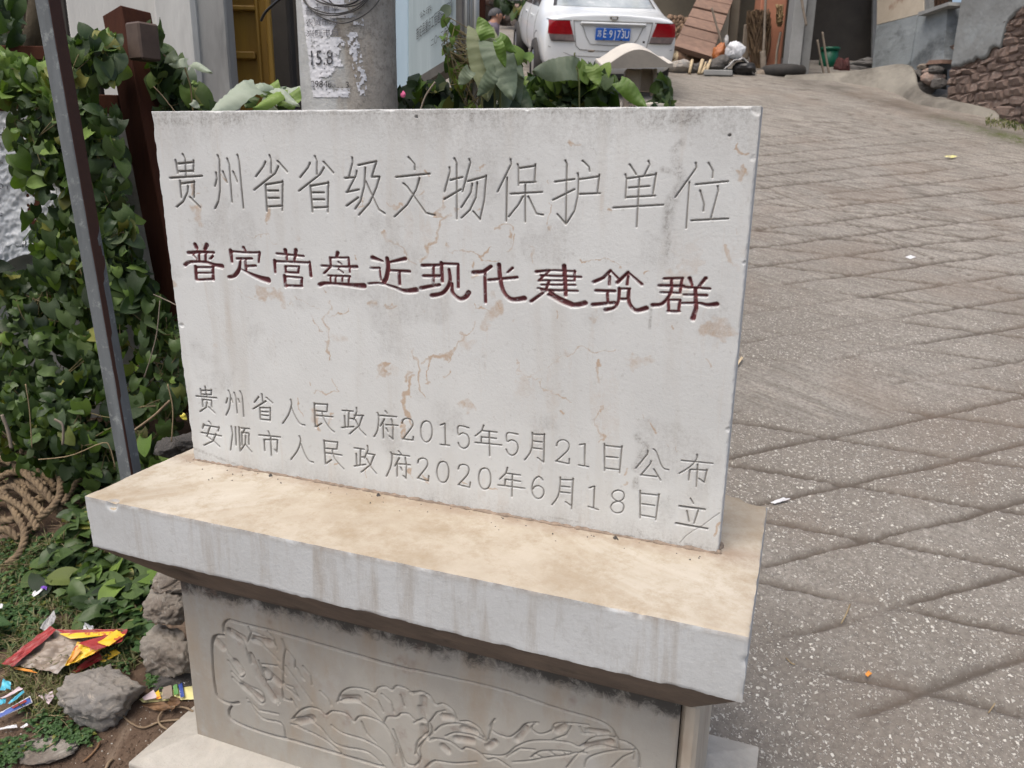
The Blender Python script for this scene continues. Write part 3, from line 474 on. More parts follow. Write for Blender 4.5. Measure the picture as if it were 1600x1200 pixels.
# ------------------------------------------------------------------ the engraved stone monument
STROKES = "1|5.4|70.8,713,75.6,703.7,72.9,666;1|5.5|49.6,700.3,51.7,673.5;1|5.4|55.6,693.4,97.8,696.9;1|5.4|98.3,700.3,94.2,677.4;1|5.4|56.4,677.4,92.4,679;1|5.4|29.3,663.2,116.5,669.1;1|5.6|55.1,657.7,54,622.5;1|5.4|57.6,652,94.4,656.4;1|5.5|93.4,657.6,88.5,623.5;1|5.6|75.5,647.1,72.3,634.2,58.2,614.6,37.5,601.9;1|5.5|77.5,624.1,102.1,603.1;1|5.3|154.3,676.4,154.8,664.6,147.9,648.8;1|5.3|162.9,711.6,166.3,701.8,159.9,639.7,152.7,617.5,141.8,602.2;1|5.3|172.5,678.9,180.4,657.4;1|5.2|186.7,705.1,190.7,693,188.4,617;1|5.2|198.8,679.4,207.3,659.5;1|5.2|213.7,713,216.7,699.5,216.5,605.4;1|5.1|282.6,700.4,276.7,691.3,255.6,670.7;1|5|294,713.1,296.7,703.6,294.2,678.1;1|5|312.6,702.3,333.9,681.8;1|5|313.4,691.9,304.6,678.3,248,643.6;1|5.2|277.8,655.1,276,601.2;1|5|279.7,655.1,320.9,661.5;1|5.1|321,662.7,314.6,604.1;1|5.1|283,643,308.7,643.7;1|5.1|281.5,628.2,309.1,629.1;1|5.1|278.2,610.6,314,613.3;1|4.9|389.9,699.6,384.5,690.7,364,671.1;1|4.8|402.4,712.8,406.3,703.6,404.3,678.1;1|4.8|421.8,702.4,443.2,681.5;1|4.9|422,691.3,412.2,678.3,358.8,644.4;1|5|387,655.6,388.2,603.6;1|4.9|388.8,655.3,430.5,662.2;1|5|429.9,663.4,424.5,604.9;1|4.9|391.4,642.3,418.4,643;1|4.9|391.3,628.5,418.1,629.3;1|4.9|388.9,612.1,424.1,614.5;1|4.7|487.8,711.3,488.2,701.9,477.5,672.9;1|4.7|469.1,672.1,488.9,673.7;1|4.7|496.6,686.2,494.3,677.6,473.4,646.5;1|4.8|470.8,645,499.6,651;1|4.8|469.1,618.4,497,635.5;1|4.6|500.6,697.2,541.6,704.9;1|4.7|541.6,704.9,530.1,676.8;1|4.6|530,675.4,546.9,676.6;1|4.8|546.9,675.8,539.1,655.5,522.3,626,496.7,601.6;1|4.8|516.4,692.3,512,657.7,501.8,628.3,488.7,613.1;1|4.7|515.9,666.5,529.7,637.9,542.1,613.5,555.4,606.7;1|4.4|611.3,713.3,624.2,700.4,623.8,690.9;1|4.4|583.1,676.3,655.8,684.1;1|4.5|633.5,675.4,625.8,653.6,605.5,625,576.7,601.2;1|4.5|598.9,664.9,606.7,658.7,622.1,639.6,645.3,610.9,664.3,607.4;1|4.3|696.8,696.2,697.3,688.1,685.7,651.9;1|4.3|698.5,673.2,723.1,679.2;1|4.3|706.8,712.4,711.3,704.4,710.4,602.1;1|4.3|684.5,637.8,719.8,656.9;1|4.2|737.1,711.4,739.1,704.8,722.8,652.9;1|4.2|733.7,671.8,770.7,681.5;1|4.3|770.7,682.8,766.7,638.4,758.1,602.6;1|4.3|758.1,602.6,744.4,617.2;1|4.3|742.7,667.5,739.6,651.2,720,623.8;1|4.4|752.7,670.4,750.1,643.3,737.7,619.7,720,604.4;1|4.1|818.7,712.5,819.7,703.4,793.6,654.5;1|4.3|812,679.7,811,601.9;1|4.1|832.1,704.1,834.1,698.4,834.5,667;1|4.1|835.6,697.1,866.4,701.5;1|4.1|866.3,704.1,865.4,675.6;1|4.1|835.9,671.5,867.4,673.5;1|4.1|819.5,651.5,880,656.3;1|4.2|847.5,668.6,848.3,602;1|4.2|843.4,647.4,834.8,632.5,815.9,610.3;1|4.2|853.5,647.7,869.8,617.6,882.8,616;1|4|922,711.6,925.1,704.8,926.1,602;1|4.1|926.1,601.4,909.6,618.4;1|4|904,674.8,940,680;1|4|900.8,642.9,940.6,662.7;1|3.9|953.6,711.5,965.5,701.4,967.2,694.1;1|3.9|948.8,679.9,984.9,685.6;1|3.9|984.8,688.3,982.5,658.3;1|3.9|950.3,654.7,987.5,657.1;1|4|945.6,690.2,947.3,682.1,946.9,650.4,941.8,625.2,927,601.5;1|3.8|1037.6,706.5,1049.6,690.3;1|3.7|1069.5,712.8,1072.1,707.1,1064.3,690.3;1|3.8|1030.9,690,1033.3,682.5,1033,649.6;1|3.8|1034.1,683.1,1084,691;1|3.8|1083.9,692.8,1080.5,658.3;1|3.8|1038.3,667.9,1074.2,671.5;1|3.8|1035.7,651.6,1084.8,655.7;1|3.8|1012.2,633.1,1099.5,640.9;1|3.9|1055.6,683,1055.4,601.7;1|3.6|1149,710.8,1150.7,703.1,1119.1,654.1;1|3.7|1140.8,679.6,1140.8,669.2,1141.1,603.2;1|3.6|1169.9,711.1,1178,698.5,1178.1,687.7;1|3.6|1151.7,676,1203.9,682.3;1|3.7|1159.6,666.5,1168,643.7,1167.5,632.6;1|3.6|1187.8,674.2,1189.2,666.5,1181.1,621.7;1|3.7|1148.8,616.4,1209.7,622;2|8.3,9.1|77,522,79.4,515.5;2|9,6.8|108.7,522.6,102.1,513.4;2|7.6,5.7|55.6,502.6,82.2,505.7,126.1,507.3;2|5.7|84.1,504.1,83.6,485.6;2|5.7|103,505.1,100.5,486.6;2|5|67.7,498.2,75.9,490.9;2|5.3|122.2,499.5,113.8,492.4;2|7.6,6.1,6.8,9.1|41.7,474.8,57.8,482.5,100.2,484.3,124.5,479.7,144.9,478.2;2|7|71.3,473.1,69.3,444.1;2|5.3|73.2,471.6,117.6,474.2;2|6.9|118.9,475.3,116.9,447.3;2|4.9|73.5,459,115.9,461.7;2|5.7|71.3,443.2,118.3,448.4;2|6.5,5.1|206.9,522.1,211.9,514.2;2|8.1,5.9|171.8,513.7,172.8,489.1;2|5.1|171.6,512.1,209.6,511.5,247.4,513.5;2|6.5,4.3|247.4,513.5,243.1,491.6;2|5.8|187.1,497.2,226.2,499.4;2|5.5|208.1,497.7,208.6,474.8;2|5.8|210.3,482.1,234.4,484.6;2|5.2,8.2,7.5|195.4,492.1,189.2,473.6,175.3,459.4,160.5,455.2;2|3.6,8,11.7|193.4,475.5,220.4,465.6,243.5,458.9,263.7,455.3;2|5.2|292.1,513.7,358.4,511.9;2|7.8,4.9|314,522.2,316,502.2;2|7.7,4.9|340.7,523.6,335.1,503.3;2|6.5,5|284.9,498.8,284.2,472.9;2|5.3|284.7,497.2,328.9,498.2,372.3,499.1;2|5.2,6.3|372.5,500.7,373.7,470.6;2|5|310.7,487.5,311.5,474.7;2|4.6|310.8,488.1,345.2,489.6;2|4.9|345.2,489.6,342.2,477.2;2|5.3|310.7,475.3,342.1,475.9;2|6.5|307,467.9,307.9,445.2;2|4.9|306.8,466.3,350.7,465.9;2|5.7|350.7,465.9,347.3,447.9;2|5.7|308.8,446.9,349.2,448;2|7.4,4.7|442.1,523.4,437.8,513.8;2|4.8|423.2,513,423.7,494.3,406,479;2|4.7|423.2,512.4,466.7,514.8;2|5.1,4|466.7,514.8,468.4,484.5;2|4.4|442.7,504.8,449.6,500.5;2|5.4,4.7,6.8|401.7,494.5,447.4,495.1,485.3,497.4;2|4.4|441.6,489.1,452.1,483.5;2|5.1|416.8,474.9,467.9,476.7;2|4.1|420.4,473.6,421.1,457.8;2|4.1|433.3,474.4,432.2,458.5;2|4.1|449.7,475.5,448.7,459.7;2|4.1|466.1,476.5,463.3,460.7;2|8.2,5.5,7.5,10.2|393.8,454.3,408.2,458.5,452.3,459,477.6,458.5,499.8,459.1;2|8.5,4.6|523.5,518,545.8,512.3;2|5.2|518.9,496.9,538.2,498.1;2|4|538.2,498.1,540.5,473.6;2|5.2,4.6,6.6,9.8|511.9,464.9,538.4,467.3,569.5,461.7,593.3,455.7,618.7,459;2|7.1,8.4|556.4,518.5,557.9,500.7,552.9,479.3,547.4,471.4;2|5,7.5|562.8,511.4,596.7,519.9;2|5,6.3|558.7,494.8,605.7,495.3;2|5.8|582.3,493.2,582.9,467.8;2|6.8,5.5|634.9,508.9,670.1,511.8;2|5|658.7,509.7,657.7,471.4;2|6.2|636.9,488.4,671.2,490.6;2|7.5,6.3|630.2,463.5,646.2,467.6,670.8,472.9;2|6.2|676,516.6,677.4,480.1;2|5.4|676.6,515.1,711.6,515.8;2|5.5|711.6,515.8,711.6,470.7;2|5.6,6.8,8.1|692.4,504.5,693.5,479.7,678.6,458,653.9,450.3;2|5.6,7.4,8.6|698.3,477.1,699.6,459.5,713.9,448.8,726.7,452.7,733.7,462;2|6.6,7.7|780.1,515.5,764.7,504.6,744.5,501.9;2|5.5|767.8,501.9,769.2,445.6;2|5.8|775.5,489.5,833.3,498.2;2|7.1,7.1,8.9|796.9,520.2,800,489.7,807.8,467.3,823.1,455.5,848.7,459.4;2|5.3,4.1|824.1,515.4,814.2,506.3;2|6.2,4.5|871.7,511.3,897.9,515.7;2|4|897.9,515.2,876.4,494.8;2|4|876.4,494.3,896.9,496.7;2|4.6,6.3|896.9,496.2,890.1,476.1,862.3,454.7;2|4,5.1,8,9.7|875.2,480.7,894.4,477.8,918.1,464,941.5,454.6;2|7.3,6.1|925.3,525.4,929.9,470.8;2|3.9|885.3,514.1,907,516.3;2|4.2|905.5,516.2,946.9,516.5;2|4.8|880.8,504.9,957.8,506.9;2|4.2|884.1,496.1,945.9,499.3;2|4.5|882.7,487.6,947.7,491.5;2|4.8|881.3,477.9,952,480.8;2|4.2|945.3,517.8,945.9,498.7;2|6.1,7.9,9.1|897.2,469.9,925.6,457.9,947.4,454.1,967.1,459.2;2|5.3,6.5|1012.4,522,999.8,508.1,982.8,499.7;2|4.1,5.2|1012.4,522,1026.2,509.3;2|4.7|1011.4,511.8,1011.6,495.8;2|5.2,6.4|1044.6,521.1,1026,501.2;2|4,5.7|1044.6,521.1,1070.2,501.3;2|4.6|1045,514,1043.8,498;2|5.9|987.3,483.9,1021.5,485.4;2|4.7|1008.3,482.4,1010,464.9;2|7.1,5.9|982.4,457.4,1022.5,464.4;2|5.3,4.7,7.1|1030.1,491.3,1029.7,469.3,1022.9,455.6,1006.8,449.8;2|4.6|1030.1,490.4,1049,491.8;2|5.3,6.4,8.2|1047.6,491.1,1048.8,467.9,1061.3,453.6,1080.7,458.7;2|5.3|1034,472,1044.2,472.8;2|5|1109.2,513.9,1141.1,516.8;2|4.5|1140.2,516.8,1138.7,491.8;2|5.6|1101.6,501.2,1144,502.9;2|4.5|1105.2,489.4,1138.8,490.4;2|4.6,5.1,6.9|1121.9,513.3,1122.6,490.7,1109.3,469.6,1092.4,465.4;2|4.6|1118.8,476.1,1121.5,456.1;2|4.5|1118.7,476.7,1139.7,478.2;2|4.5|1139.7,478.2,1138.3,458.1;2|5.1|1120.1,456.6,1139.7,457.6;2|6.1,4.4|1153.4,517.6,1158.4,505.9;2|4.9,6|1170.8,505.4,1180.6,519.4;2|4.9|1145,501.3,1188.8,501.6;2|4.4,5.5|1145.9,488.1,1184.3,489.5;2|4.4,5,7.8|1142.8,472.8,1171.8,475,1187,472.8,1202.6,475.4;2|5.6,5.6,7.8|1164.3,500.7,1168.4,465.6,1164.3,446.7;3|4.3|44.8,185,44.8,170.5;3|4.2|46.3,181,76.5,184.6;3|4.2|76.8,186.4,73.8,173.3;3|4.2|45.8,171.3,73.9,174;3|4.2|58.9,192.8,59.7,165.4;3|4.2|29.7,165.2,89.3,168;3|4.3|46.5,158.6,45.7,141;3|4.2|46.6,159.3,73.3,160.1;3|4.3|73.3,160.1,71.8,143.3;3|4.3|59.8,154.3,55.1,140.5,35.5,127.5;3|4.3|63.5,142.3,79.4,129.7;3|4.2|121.1,171.2,115.5,158.5;3|4.2|126.2,190.6,129.8,177.4,123.9,149.3,111.7,128.7;3|4.2|132,172.5,134.7,162.7;3|4.1|141.7,187.3,145.5,175.9,144.9,138.2;3|4.1|151.9,173.3,154.9,165.2;3|4.1|159.3,192.8,163.9,181.5,162.8,132;3|4.1|209.8,185.5,196.5,170.4;3|4|219.5,193.3,220.2,175;3|4|231,186.4,247.1,175.7;3|4.1|229,177.8,190.8,153.7;3|4.1|210.2,160.3,209,131.3;3|4|210.1,159.6,239.2,162.3;3|4.1|239.3,163.3,236,130.5;3|4|213.8,150.6,233.2,152.1;3|4.1|212.9,142,232.2,142.9;3|4.1|209.8,131.4,236.2,132.5;3|4|297.3,189.6,298.2,178.2,288.4,153.6,269.9,129.3;3|4|296.6,173,305.2,152.5,316.7,135.7,329.6,133.4;3|3.9|359.1,189.1,357.2,132.9;3|3.8|359.7,187.6,393.1,190.1;3|3.8|393.2,190.8,390.5,174.2;3|3.8|360.2,171.3,390.4,172.9;3|3.8|359.4,160.3,404.8,163;3|3.9|359,133.1,374.5,143.5;3|3.9|376.6,171.7,382.4,152.8,395.6,134.9,405.9,128;3|3.7|431,181.1,457.5,182.9;3|3.8|446.8,180.9,442.8,144.7;3|3.8|446.9,164.7,458.2,165.6;3|3.8|435.5,169.7,434.8,141.9;3|3.8|426.5,140.8,457.1,147.3;3|3.7|466.8,192.4,467,183.5,457.3,162.9;3|3.7|460.4,173.6,483.3,176.6;3|3.8|480.4,175.6,471.4,151.8,445.3,128.6;3|3.8|462.3,163.5,472.6,142.3,486,131.8;3|3.6|537.3,194.2,542.1,188.5;3|3.6|519.6,181.4,563.8,184.1;3|3.7|518.2,187,520.5,177.7,516.3,148.3,506.8,130.8;3|3.7|534,174.7,523.6,157.4;3|3.7|530.1,164.7,529.9,130.9;3|3.6|537.5,162.5,566.3,164.8;3|3.6|551.7,177.1,554.3,160,552.4,130.9;3|3.7|552.4,130.9,544.9,137.9;3|3.7|537.8,154.5,541.9,147.1;3|4.3|58.6,105.9,64,99.5;3|4.4|42,96.6,37.2,85.2;3|4.3|42.5,93.8,87,93.9;3|4.3|87.2,95.7,82.5,84.4;3|4.4|59.6,91.9,47.2,67;3|4.3|31.4,73.7,91.3,73.3;3|4.4|75.3,76.3,64.5,57,35.4,41.9;3|4.4|47,65.9,66.6,57.3,82.8,45.3;3|4.3|123.4,102.4,125.1,83.4,113.8,41;3|4.3|135.4,102.3,131.9,56.1;3|4.3|145.6,103.7,141.9,45.2;3|4.2|151.4,101.7,175.4,103.3;3|4.2|161.2,100.7,156.1,91.3;3|4.2|152.1,90.7,149.1,58.7;3|4.2|152.9,90.8,172.1,91.8;3|4.2|172.1,91.8,168.9,63.3;3|4.2|162.6,85.2,158.9,63.6,141.6,42.7;3|4.2|160.5,60.3,175.6,45.7;3|4.1|228.3,104.8,231.4,96.7;3|4.1|201.6,91.4,260.1,94.9;3|4.2|214.3,82.2,213.3,54.2;3|4.1|214.3,82.2,251.6,86.9;3|4.1|251.6,86.9,246.6,55.7;3|4.2|232.8,91.7,230.7,44.5;3|4.1|246.6,55.7,241.4,61.9;3|4|312.9,104.9,314.9,93.3,305.3,69.7,284.7,43.4;3|4|315.1,86.5,323.7,63.9,333.6,48.3,345.4,46;3|4|378,104.1,377.4,46.5;3|3.9|378.7,102.5,413.3,104.2;3|3.9|413.3,104.9,410.4,88.8;3|3.9|379.2,84.8,410.3,87.1;3|3.9|379.5,74,422.1,74.8;3|3.9|377.4,46.5,393.8,59.3;3|3.9|397.5,85.2,401.5,65.6,415.1,50.8,425.4,42.2;3|3.8|455.8,97.2,480.6,97.6;3|3.9|470.9,95.5,467.6,57.4;3|3.8|470.6,77.9,481.3,78.8;3|3.9|459.6,84.5,459.3,54.4;3|3.8|453.1,53.4,482.1,62;3|3.8|489.2,107.1,490,97.4,479.3,75.9;3|3.8|485.3,88.4,507,88.4;3|3.8|504.6,88,494.5,63.3,470.3,42;3|3.8|484.7,76.7,495.9,56.8,508.3,44.8;3|3.7|565.6,106.1,571.2,100.6;3|3.7|547.7,96.5,591.4,98.4;3|3.8|546.4,100.5,548.9,91.1,545,67.9,533.4,41.9;3|3.8|566.5,90.4,555.4,69.6;3|3.8|561.1,80.3,559.7,46.2;3|3.7|565.9,76.3,593,78.3;3|3.8|581.1,93.2,583.3,74,581.3,44.1;3|3.8|581.3,44.1,575.1,50.2;3|3.8|569.4,69,572.7,62.5;3|3.6|576.9,170.8,579.5,179.3,588.8,183.7,598.6,181.8,602.6,174.3,598.9,164.4,576.9,135.4;3|3.7|576.9,135.4,601.3,136.2,602.5,144.5;3|3.6|634.4,184.2,626.8,180.3,621.7,170.2,620.5,158.7,621.6,147.2,626.4,139,633.1,136.7,640,141,645.3,150.6,647,162.4,646.1,173.6,641.6,182.3,634.4,184.2;3|3.5|667.1,179.6,676.8,184.4;3|3.6|676.8,184.4,677.2,137.8;3|3.6|666.7,136.2,686.9,137;3|3.5|731,182.1,708.1,182.9,707.3,163.5,716,168.7,726.8,166.2,731.6,156.3,729.3,142.7,719.7,135.5,710.2,138.6,707,146.1;3|3.4|764.3,192.4,760.3,180.1,745.6,166.3;3|3.4|760.3,180.1,793.2,181.4;3|3.4|760.3,166.3,791.9,167.7;3|3.5|759.5,166.9,758.3,153.6;3|3.4|745.5,152.3,803.7,155;3|3.5|776.2,181.1,777.4,127.4;3|3.4|838.5,183.4,816.1,182.8,815.4,164.6,824.5,169.2,834.8,166.1,838.8,156.3,836.3,144.2,827.3,136.3,818.2,138.9,813.7,147.4;3|3.4|868.9,191.5,869.3,166,864.5,147.2,853.7,130.4;3|3.3|870.2,187.9,895.2,190.6;3|3.3|894,192,894,131;3|3.3|870.4,173.3,889.3,174;3|3.3|870.2,158.4,889.6,159.2;3|3.3|894,131,881.2,139.4;3|3.7|611.1,85.4,614.2,94.2,624.4,98.5,632.8,95.7,634.5,86.3,629.4,75.8,610,50.3;3|3.7|610,50.3,635.2,47.4,636.7,60.3;3|3.7|670.9,98.3,663,94.3,657.9,83.1,656.2,71.8,657.7,60.4,662.6,51.7,669.9,50.1,677,54.1,682.2,64.4,683.8,76.2,682.9,87,678.1,96.7,670.9,98.3;3|3.6|706.2,86.7,709.6,95.4,719.3,99.1,728.8,95.7,730,85,724.4,73.2,705.7,50.9;3|3.6|705.7,50.9,731.6,48.9,733.4,61;3|3.6|766.1,98.4,758.1,94.1,753.7,83.4,752.5,72.4,754.1,60.9,759,52.5,766,50.9,773.6,55,778.4,65,779.5,76.9,778.5,87.5,773.6,96.6,766.1,98.4;3|3.5|816.6,107.8,813.2,94.4,800.1,79.4;3|3.4|813.2,94.4,844.6,95.6;3|3.4|813.3,81.1,844.8,81.5;3|3.5|812,80.9,810.7,67.2;3|3.4|796.1,65.3,854,67.8;3|3.5|827.1,94,826.7,44.3;3|3.4|892.7,92.9,884.5,98.7,875.6,91.4,870.7,77.3,871,61.4,877.6,51.3,887.9,51.5,894.9,61.5,893.9,73.3,884.8,78.4,875.9,75,871.6,68.2;3|3.2|920.2,170.1,922.4,179.3,932.1,185,942,182.1,945.5,173.8,941.4,161.8,919.8,138;3|3.3|919.8,138,946.6,136.3,946.8,147.3;3|3.2|967.2,180,977.2,183;3|3.2|977.2,183,978.4,137;3|3.2|966.7,136.9,986.7,136.5;3|3.2|1015.7,189.1,1018.8,133.3;3|3.1|1016.5,185.5,1050.6,186.4;3|3.2|1050,189.2,1048.1,133;3|3.1|1020.6,163,1043.5,164.3;3|3.2|1019.3,138.9,1047.7,139.7;3|3.1|1100.1,186.9,1099.4,179.5,1079.3,148;3|3.1|1110.4,192.1,1117.2,184.6,1129.1,158.4,1141.3,154.7;3|3.1|1107.4,167.2,1106.2,160.9,1090,136;3|3.1|1089.3,135.9,1120.2,137.2;3|3.1|1113.6,151.5,1127.5,131;3|2.9|1163.7,177.2,1220.3,180;3|3|1191.1,193.4,1190.7,183.8,1180.9,167.8,1161.1,150.1;3|3|1180.3,160.9,1179.7,139.7;3|3|1180.3,161.7,1211.8,164.8;3|3|1211.2,166.6,1208.4,139.6;3|3|1208.4,139.6,1198,146.3;3|3|1193.6,174.6,1194.5,128.7;3|3.4|929.4,104.6,928.8,78.4,924.3,59.1,913.3,41.2;3|3.3|930.8,99.7,955.5,103;3|3.4|955.9,106.4,954.6,39.3;3|3.3|931.2,85.3,949.9,86.7;3|3.3|930.3,72.6,951,73.8;3|3.4|954.4,45.9,942.1,53;3|3.3|989.9,91.9,999.9,97;3|3.3|999.9,97,999.8,51.5;3|3.3|989.9,51,1009.7,48;3|3.2|1047.2,96.8,1038.6,92,1035.4,83.8,1039.4,76.7,1048.4,73.2,1057.2,78.6,1059.8,87.5,1056.3,95.1,1047.2,96.8;3|3.2|1048.4,73.2,1038.6,67.6,1034.3,57.7,1039.5,49.5,1048.4,48.1,1057.3,52.8,1060.3,63.7,1056.4,70.7,1048.4,73.2;3|3.2|1090,103.4,1093.3,45.2;3|3.1|1091.5,97.3,1127.2,99.7;3|3.2|1126.6,102.1,1123.6,47;3|3.1|1095.1,75.8,1119.4,76.9;3|3.2|1094.1,51.8,1122.1,51.9;3|3|1185.7,103.7,1192.1,93.7;3|4.2|1166.9,84.2,1213.8,85.7;3|3.1|1181,77.2,1187.1,55.2;3|3.1|1201.9,81.8,1196.2,53.1;3|4.2|1162.7,47.5,1221.3,47.1;4|6.7|703.7,611.6,678.2,593.8,661.7,564.8,644.6,529.3,636.1,517.2;4|5.4|685.2,627.6,672.3,610.5,681.5,596.8;4|4.9|566.5,632.3,579.2,621.3,605.4,622.2;4|5.9|636.5,691.1,646,689.9;4|3.8|557.2,574.5,559.8,557.1,582.5,540.6,621,507.5;4|2.4|677.3,551.2,718.2,539.1,755.5,532.6,795.4,526.3;4|5.3|769.5,555.9,767.9,544.5,755.5,534;4|6.9|807.3,568.8,813.3,563.6;4|5.2|825.2,561.4,811.9,545.5;4|4.6|786.2,587.2,810.2,582.7,822.1,575;4|4|747.4,683.7,756.4,686.5;4|4.6|753,621.6,749.9,613.3;4|2.4|884.4,676,886,668.2;4|1.9|885.2,636.7,884.6,599.5;4|5.6|889,591.6,892,586.4;4|6.3|852.2,535.2,864.2,519.2,855,543.6;4|6|823.3,428,824.8,426.6;4|3.6|798.7,437.6,801.7,436.4;4|11.3|525.8,419.2,518.7,417.1;4|6.7|742.9,497.5,723.9,484.7;4|2.4|748.7,439.6,761.2,422.9;4|4.8|721,507.7,725.8,516.6;4|4.2|641.6,648.5,631.9,645.5;4|9.5|81.6,647.2,80.9,628.1;4|18.4|85.5,602.5,98.6,593.3,103.8,570.9;4|13.9|274.9,608.9,269.1,590,276.8,571.6;4|2.9|94.5,622.1,112.7,635.3;4|3.8|515.6,628.7,504.5,616.6;4|4.9|277.4,559,279.2,557.5;4|1.9|177,439.5,214.8,415.3,261,398.7;4|2.8|460.7,420.8,421.7,388.6;4|10.8|521.9,419.2,528.8,416.5;4|4.7|557,415.6,571.1,417.4;4|3.5|410.5,439.5,412.3,438;4|3.6|317.3,413,317.5,406.5;4|1.8|329.6,420.6,355.7,412.7,384.2,388.7;4|4.6|485.1,524.1,492.2,523.6;4|7.7|557.3,574.4,556.6,559.5,573,545.4;4|2.1|222.7,556.6,252.4,542,286.5,534.1;4|3.8|95,537.8,96.9,521.4;4|3.5|158.2,675.5,165.1,667.9;4|2.9|130.6,648.4,127.4,654.6;4|4.3|311.6,183.1,330.2,162.4;4|4.8|358,234.3,357.4,226.2;4|3.1|414.5,250.3,419.6,222.3,397.9,216.5,376.1,212.3;4|16|365.4,167,369.6,127.9;4|7|408.8,169.4,405.2,142.8;4|6|565.2,177.3,560.9,154.5;4|7.2|398.2,44.7,396.1,41;4|7|591,288.5,585.4,269.7;4|4.9|486.9,52.1,482.2,31.1;4|4.9|491.3,69.4,500.9,51;4|9.7|624.4,49.8,630.1,49.4;4|2.9|598.5,54,596.7,42.4;4|5.5|711.8,54.7,731.1,51;4|4.9|777.3,50.7,790.8,51.6;4|4.9|914.1,232.8,926.4,230.8;4|4.5|568,165.5,567.5,151.8;4|15.8|730.1,229.3,735.3,217;4|3.8|1016,224.8,1017.2,223.8;4|3.9|1012,208.3,1011.2,198.4,1003.1,194.7;4|6.5|1100.3,240,1109.6,234.1;4|3.2|1129.4,205.8,1133.3,196.7;4|1.1|1161.1,212.8,1164,194.1;4|5.3|1066,113.2,1070.8,112.8;4|5.2|1237.8,74.7,1236.8,47;4|1.9|1082.1,242.3,1079.3,251.5;4|7.3|1059.6,146.1,1055.5,135.4;4|3.9|941.2,733.3,935.6,727.9;4|3.5|1217.4,744.3,1212.2,731.8,1234.7,733.3;4|8.7|1217,706.8,1221.2,689.1,1231.5,714.5;4|4.5|1006.5,619.1,1015,622.2;4|2|971.6,541.2,998.5,537,1025.2,531.4;4|2.8|1074.2,530.1,1068.9,524.1;4|7|1200.9,565,1207.1,554.5,1213.8,538.6;4|5.6|910.4,442.1,912.2,433.1;4|4|1126.1,430.4,1129.1,427.7;4|1.6|1227.2,609,1229.5,598.5;4|2.8|862.1,487.1,868.6,478.5;4|4.5|423,412.6,398.1,352.6,402,296.5;4|3|368.1,377.8,386.9,351.6;4|4.3|600.8,337.4,620.5,264.2,629.8,230.5;4|4.3|647,321.8,639.7,266.4;4|4.2|686.8,305.8,672,283.8;4|7|710.2,354.7,672.9,324.4,621.8,305.6;4|5|1003.2,358.5,1011.5,309.5;4|3.9|1002.5,257.4,1010.3,193.3;4|2.6|824.8,340.1,891.7,282.6,957.2,251.6;4|2.8|743.9,409.7,687.2,325.9;4|4.6|1180.2,376.8,1188.7,354;4|8.9|598.6,275.6,587.1,204,595.1,176.4;4|2.5|865,305.6,953.2,372.1,1026.3,385.4;4|7.5|554.3,291.5,507.2,265.3;5|1.4|1241.4,84,1228.2,70.4,1212,52.3,1195.2,37.7,1182.6,23.8,1172.4,7.6;6|13.2|1114.8,715.5,1130.5,682,1118.6,660.7;6|16.3|1113.9,649.9,1109.9,628.4,1109.2,598.6;6|11.1|1112.7,587.8,1110.3,560.1;6|8|1116.2,694.7,1094.3,699.6;6|4.7|1089.4,468.1,1089.2,424.2;6|10.5|1123.4,743.8,1111.1,730.9;6|14.1|1079.2,213,1096.1,196,1080.4,149.4;6|9.7|1081.8,124.7,1080.3,109.3;6|7.5|1092.4,19.1,1100.2,7.5;6|12|1183.9,6,1200,4.1;6|5.2|902.4,15,968.4,13.9;6|6.9|5.1,792.5,300.7,793.4,562.7,793,821.1,792.5,1050.8,792.1,1236.4,793.7;6|26.4|1062.5,776.8,1146.5,784.5;6|22.4|20.4,779.6,237.1,783.9;6|14.2|740.5,784.2,741.7,780.9;6|4|1217.9,769.5,1218.9,768.5;6|7.9|-2,29.7,218.2,-10.2,557,-8.2,965.6,-0,1230.5,6.2;6|14.2|680.9,-9,897.5,1.4"
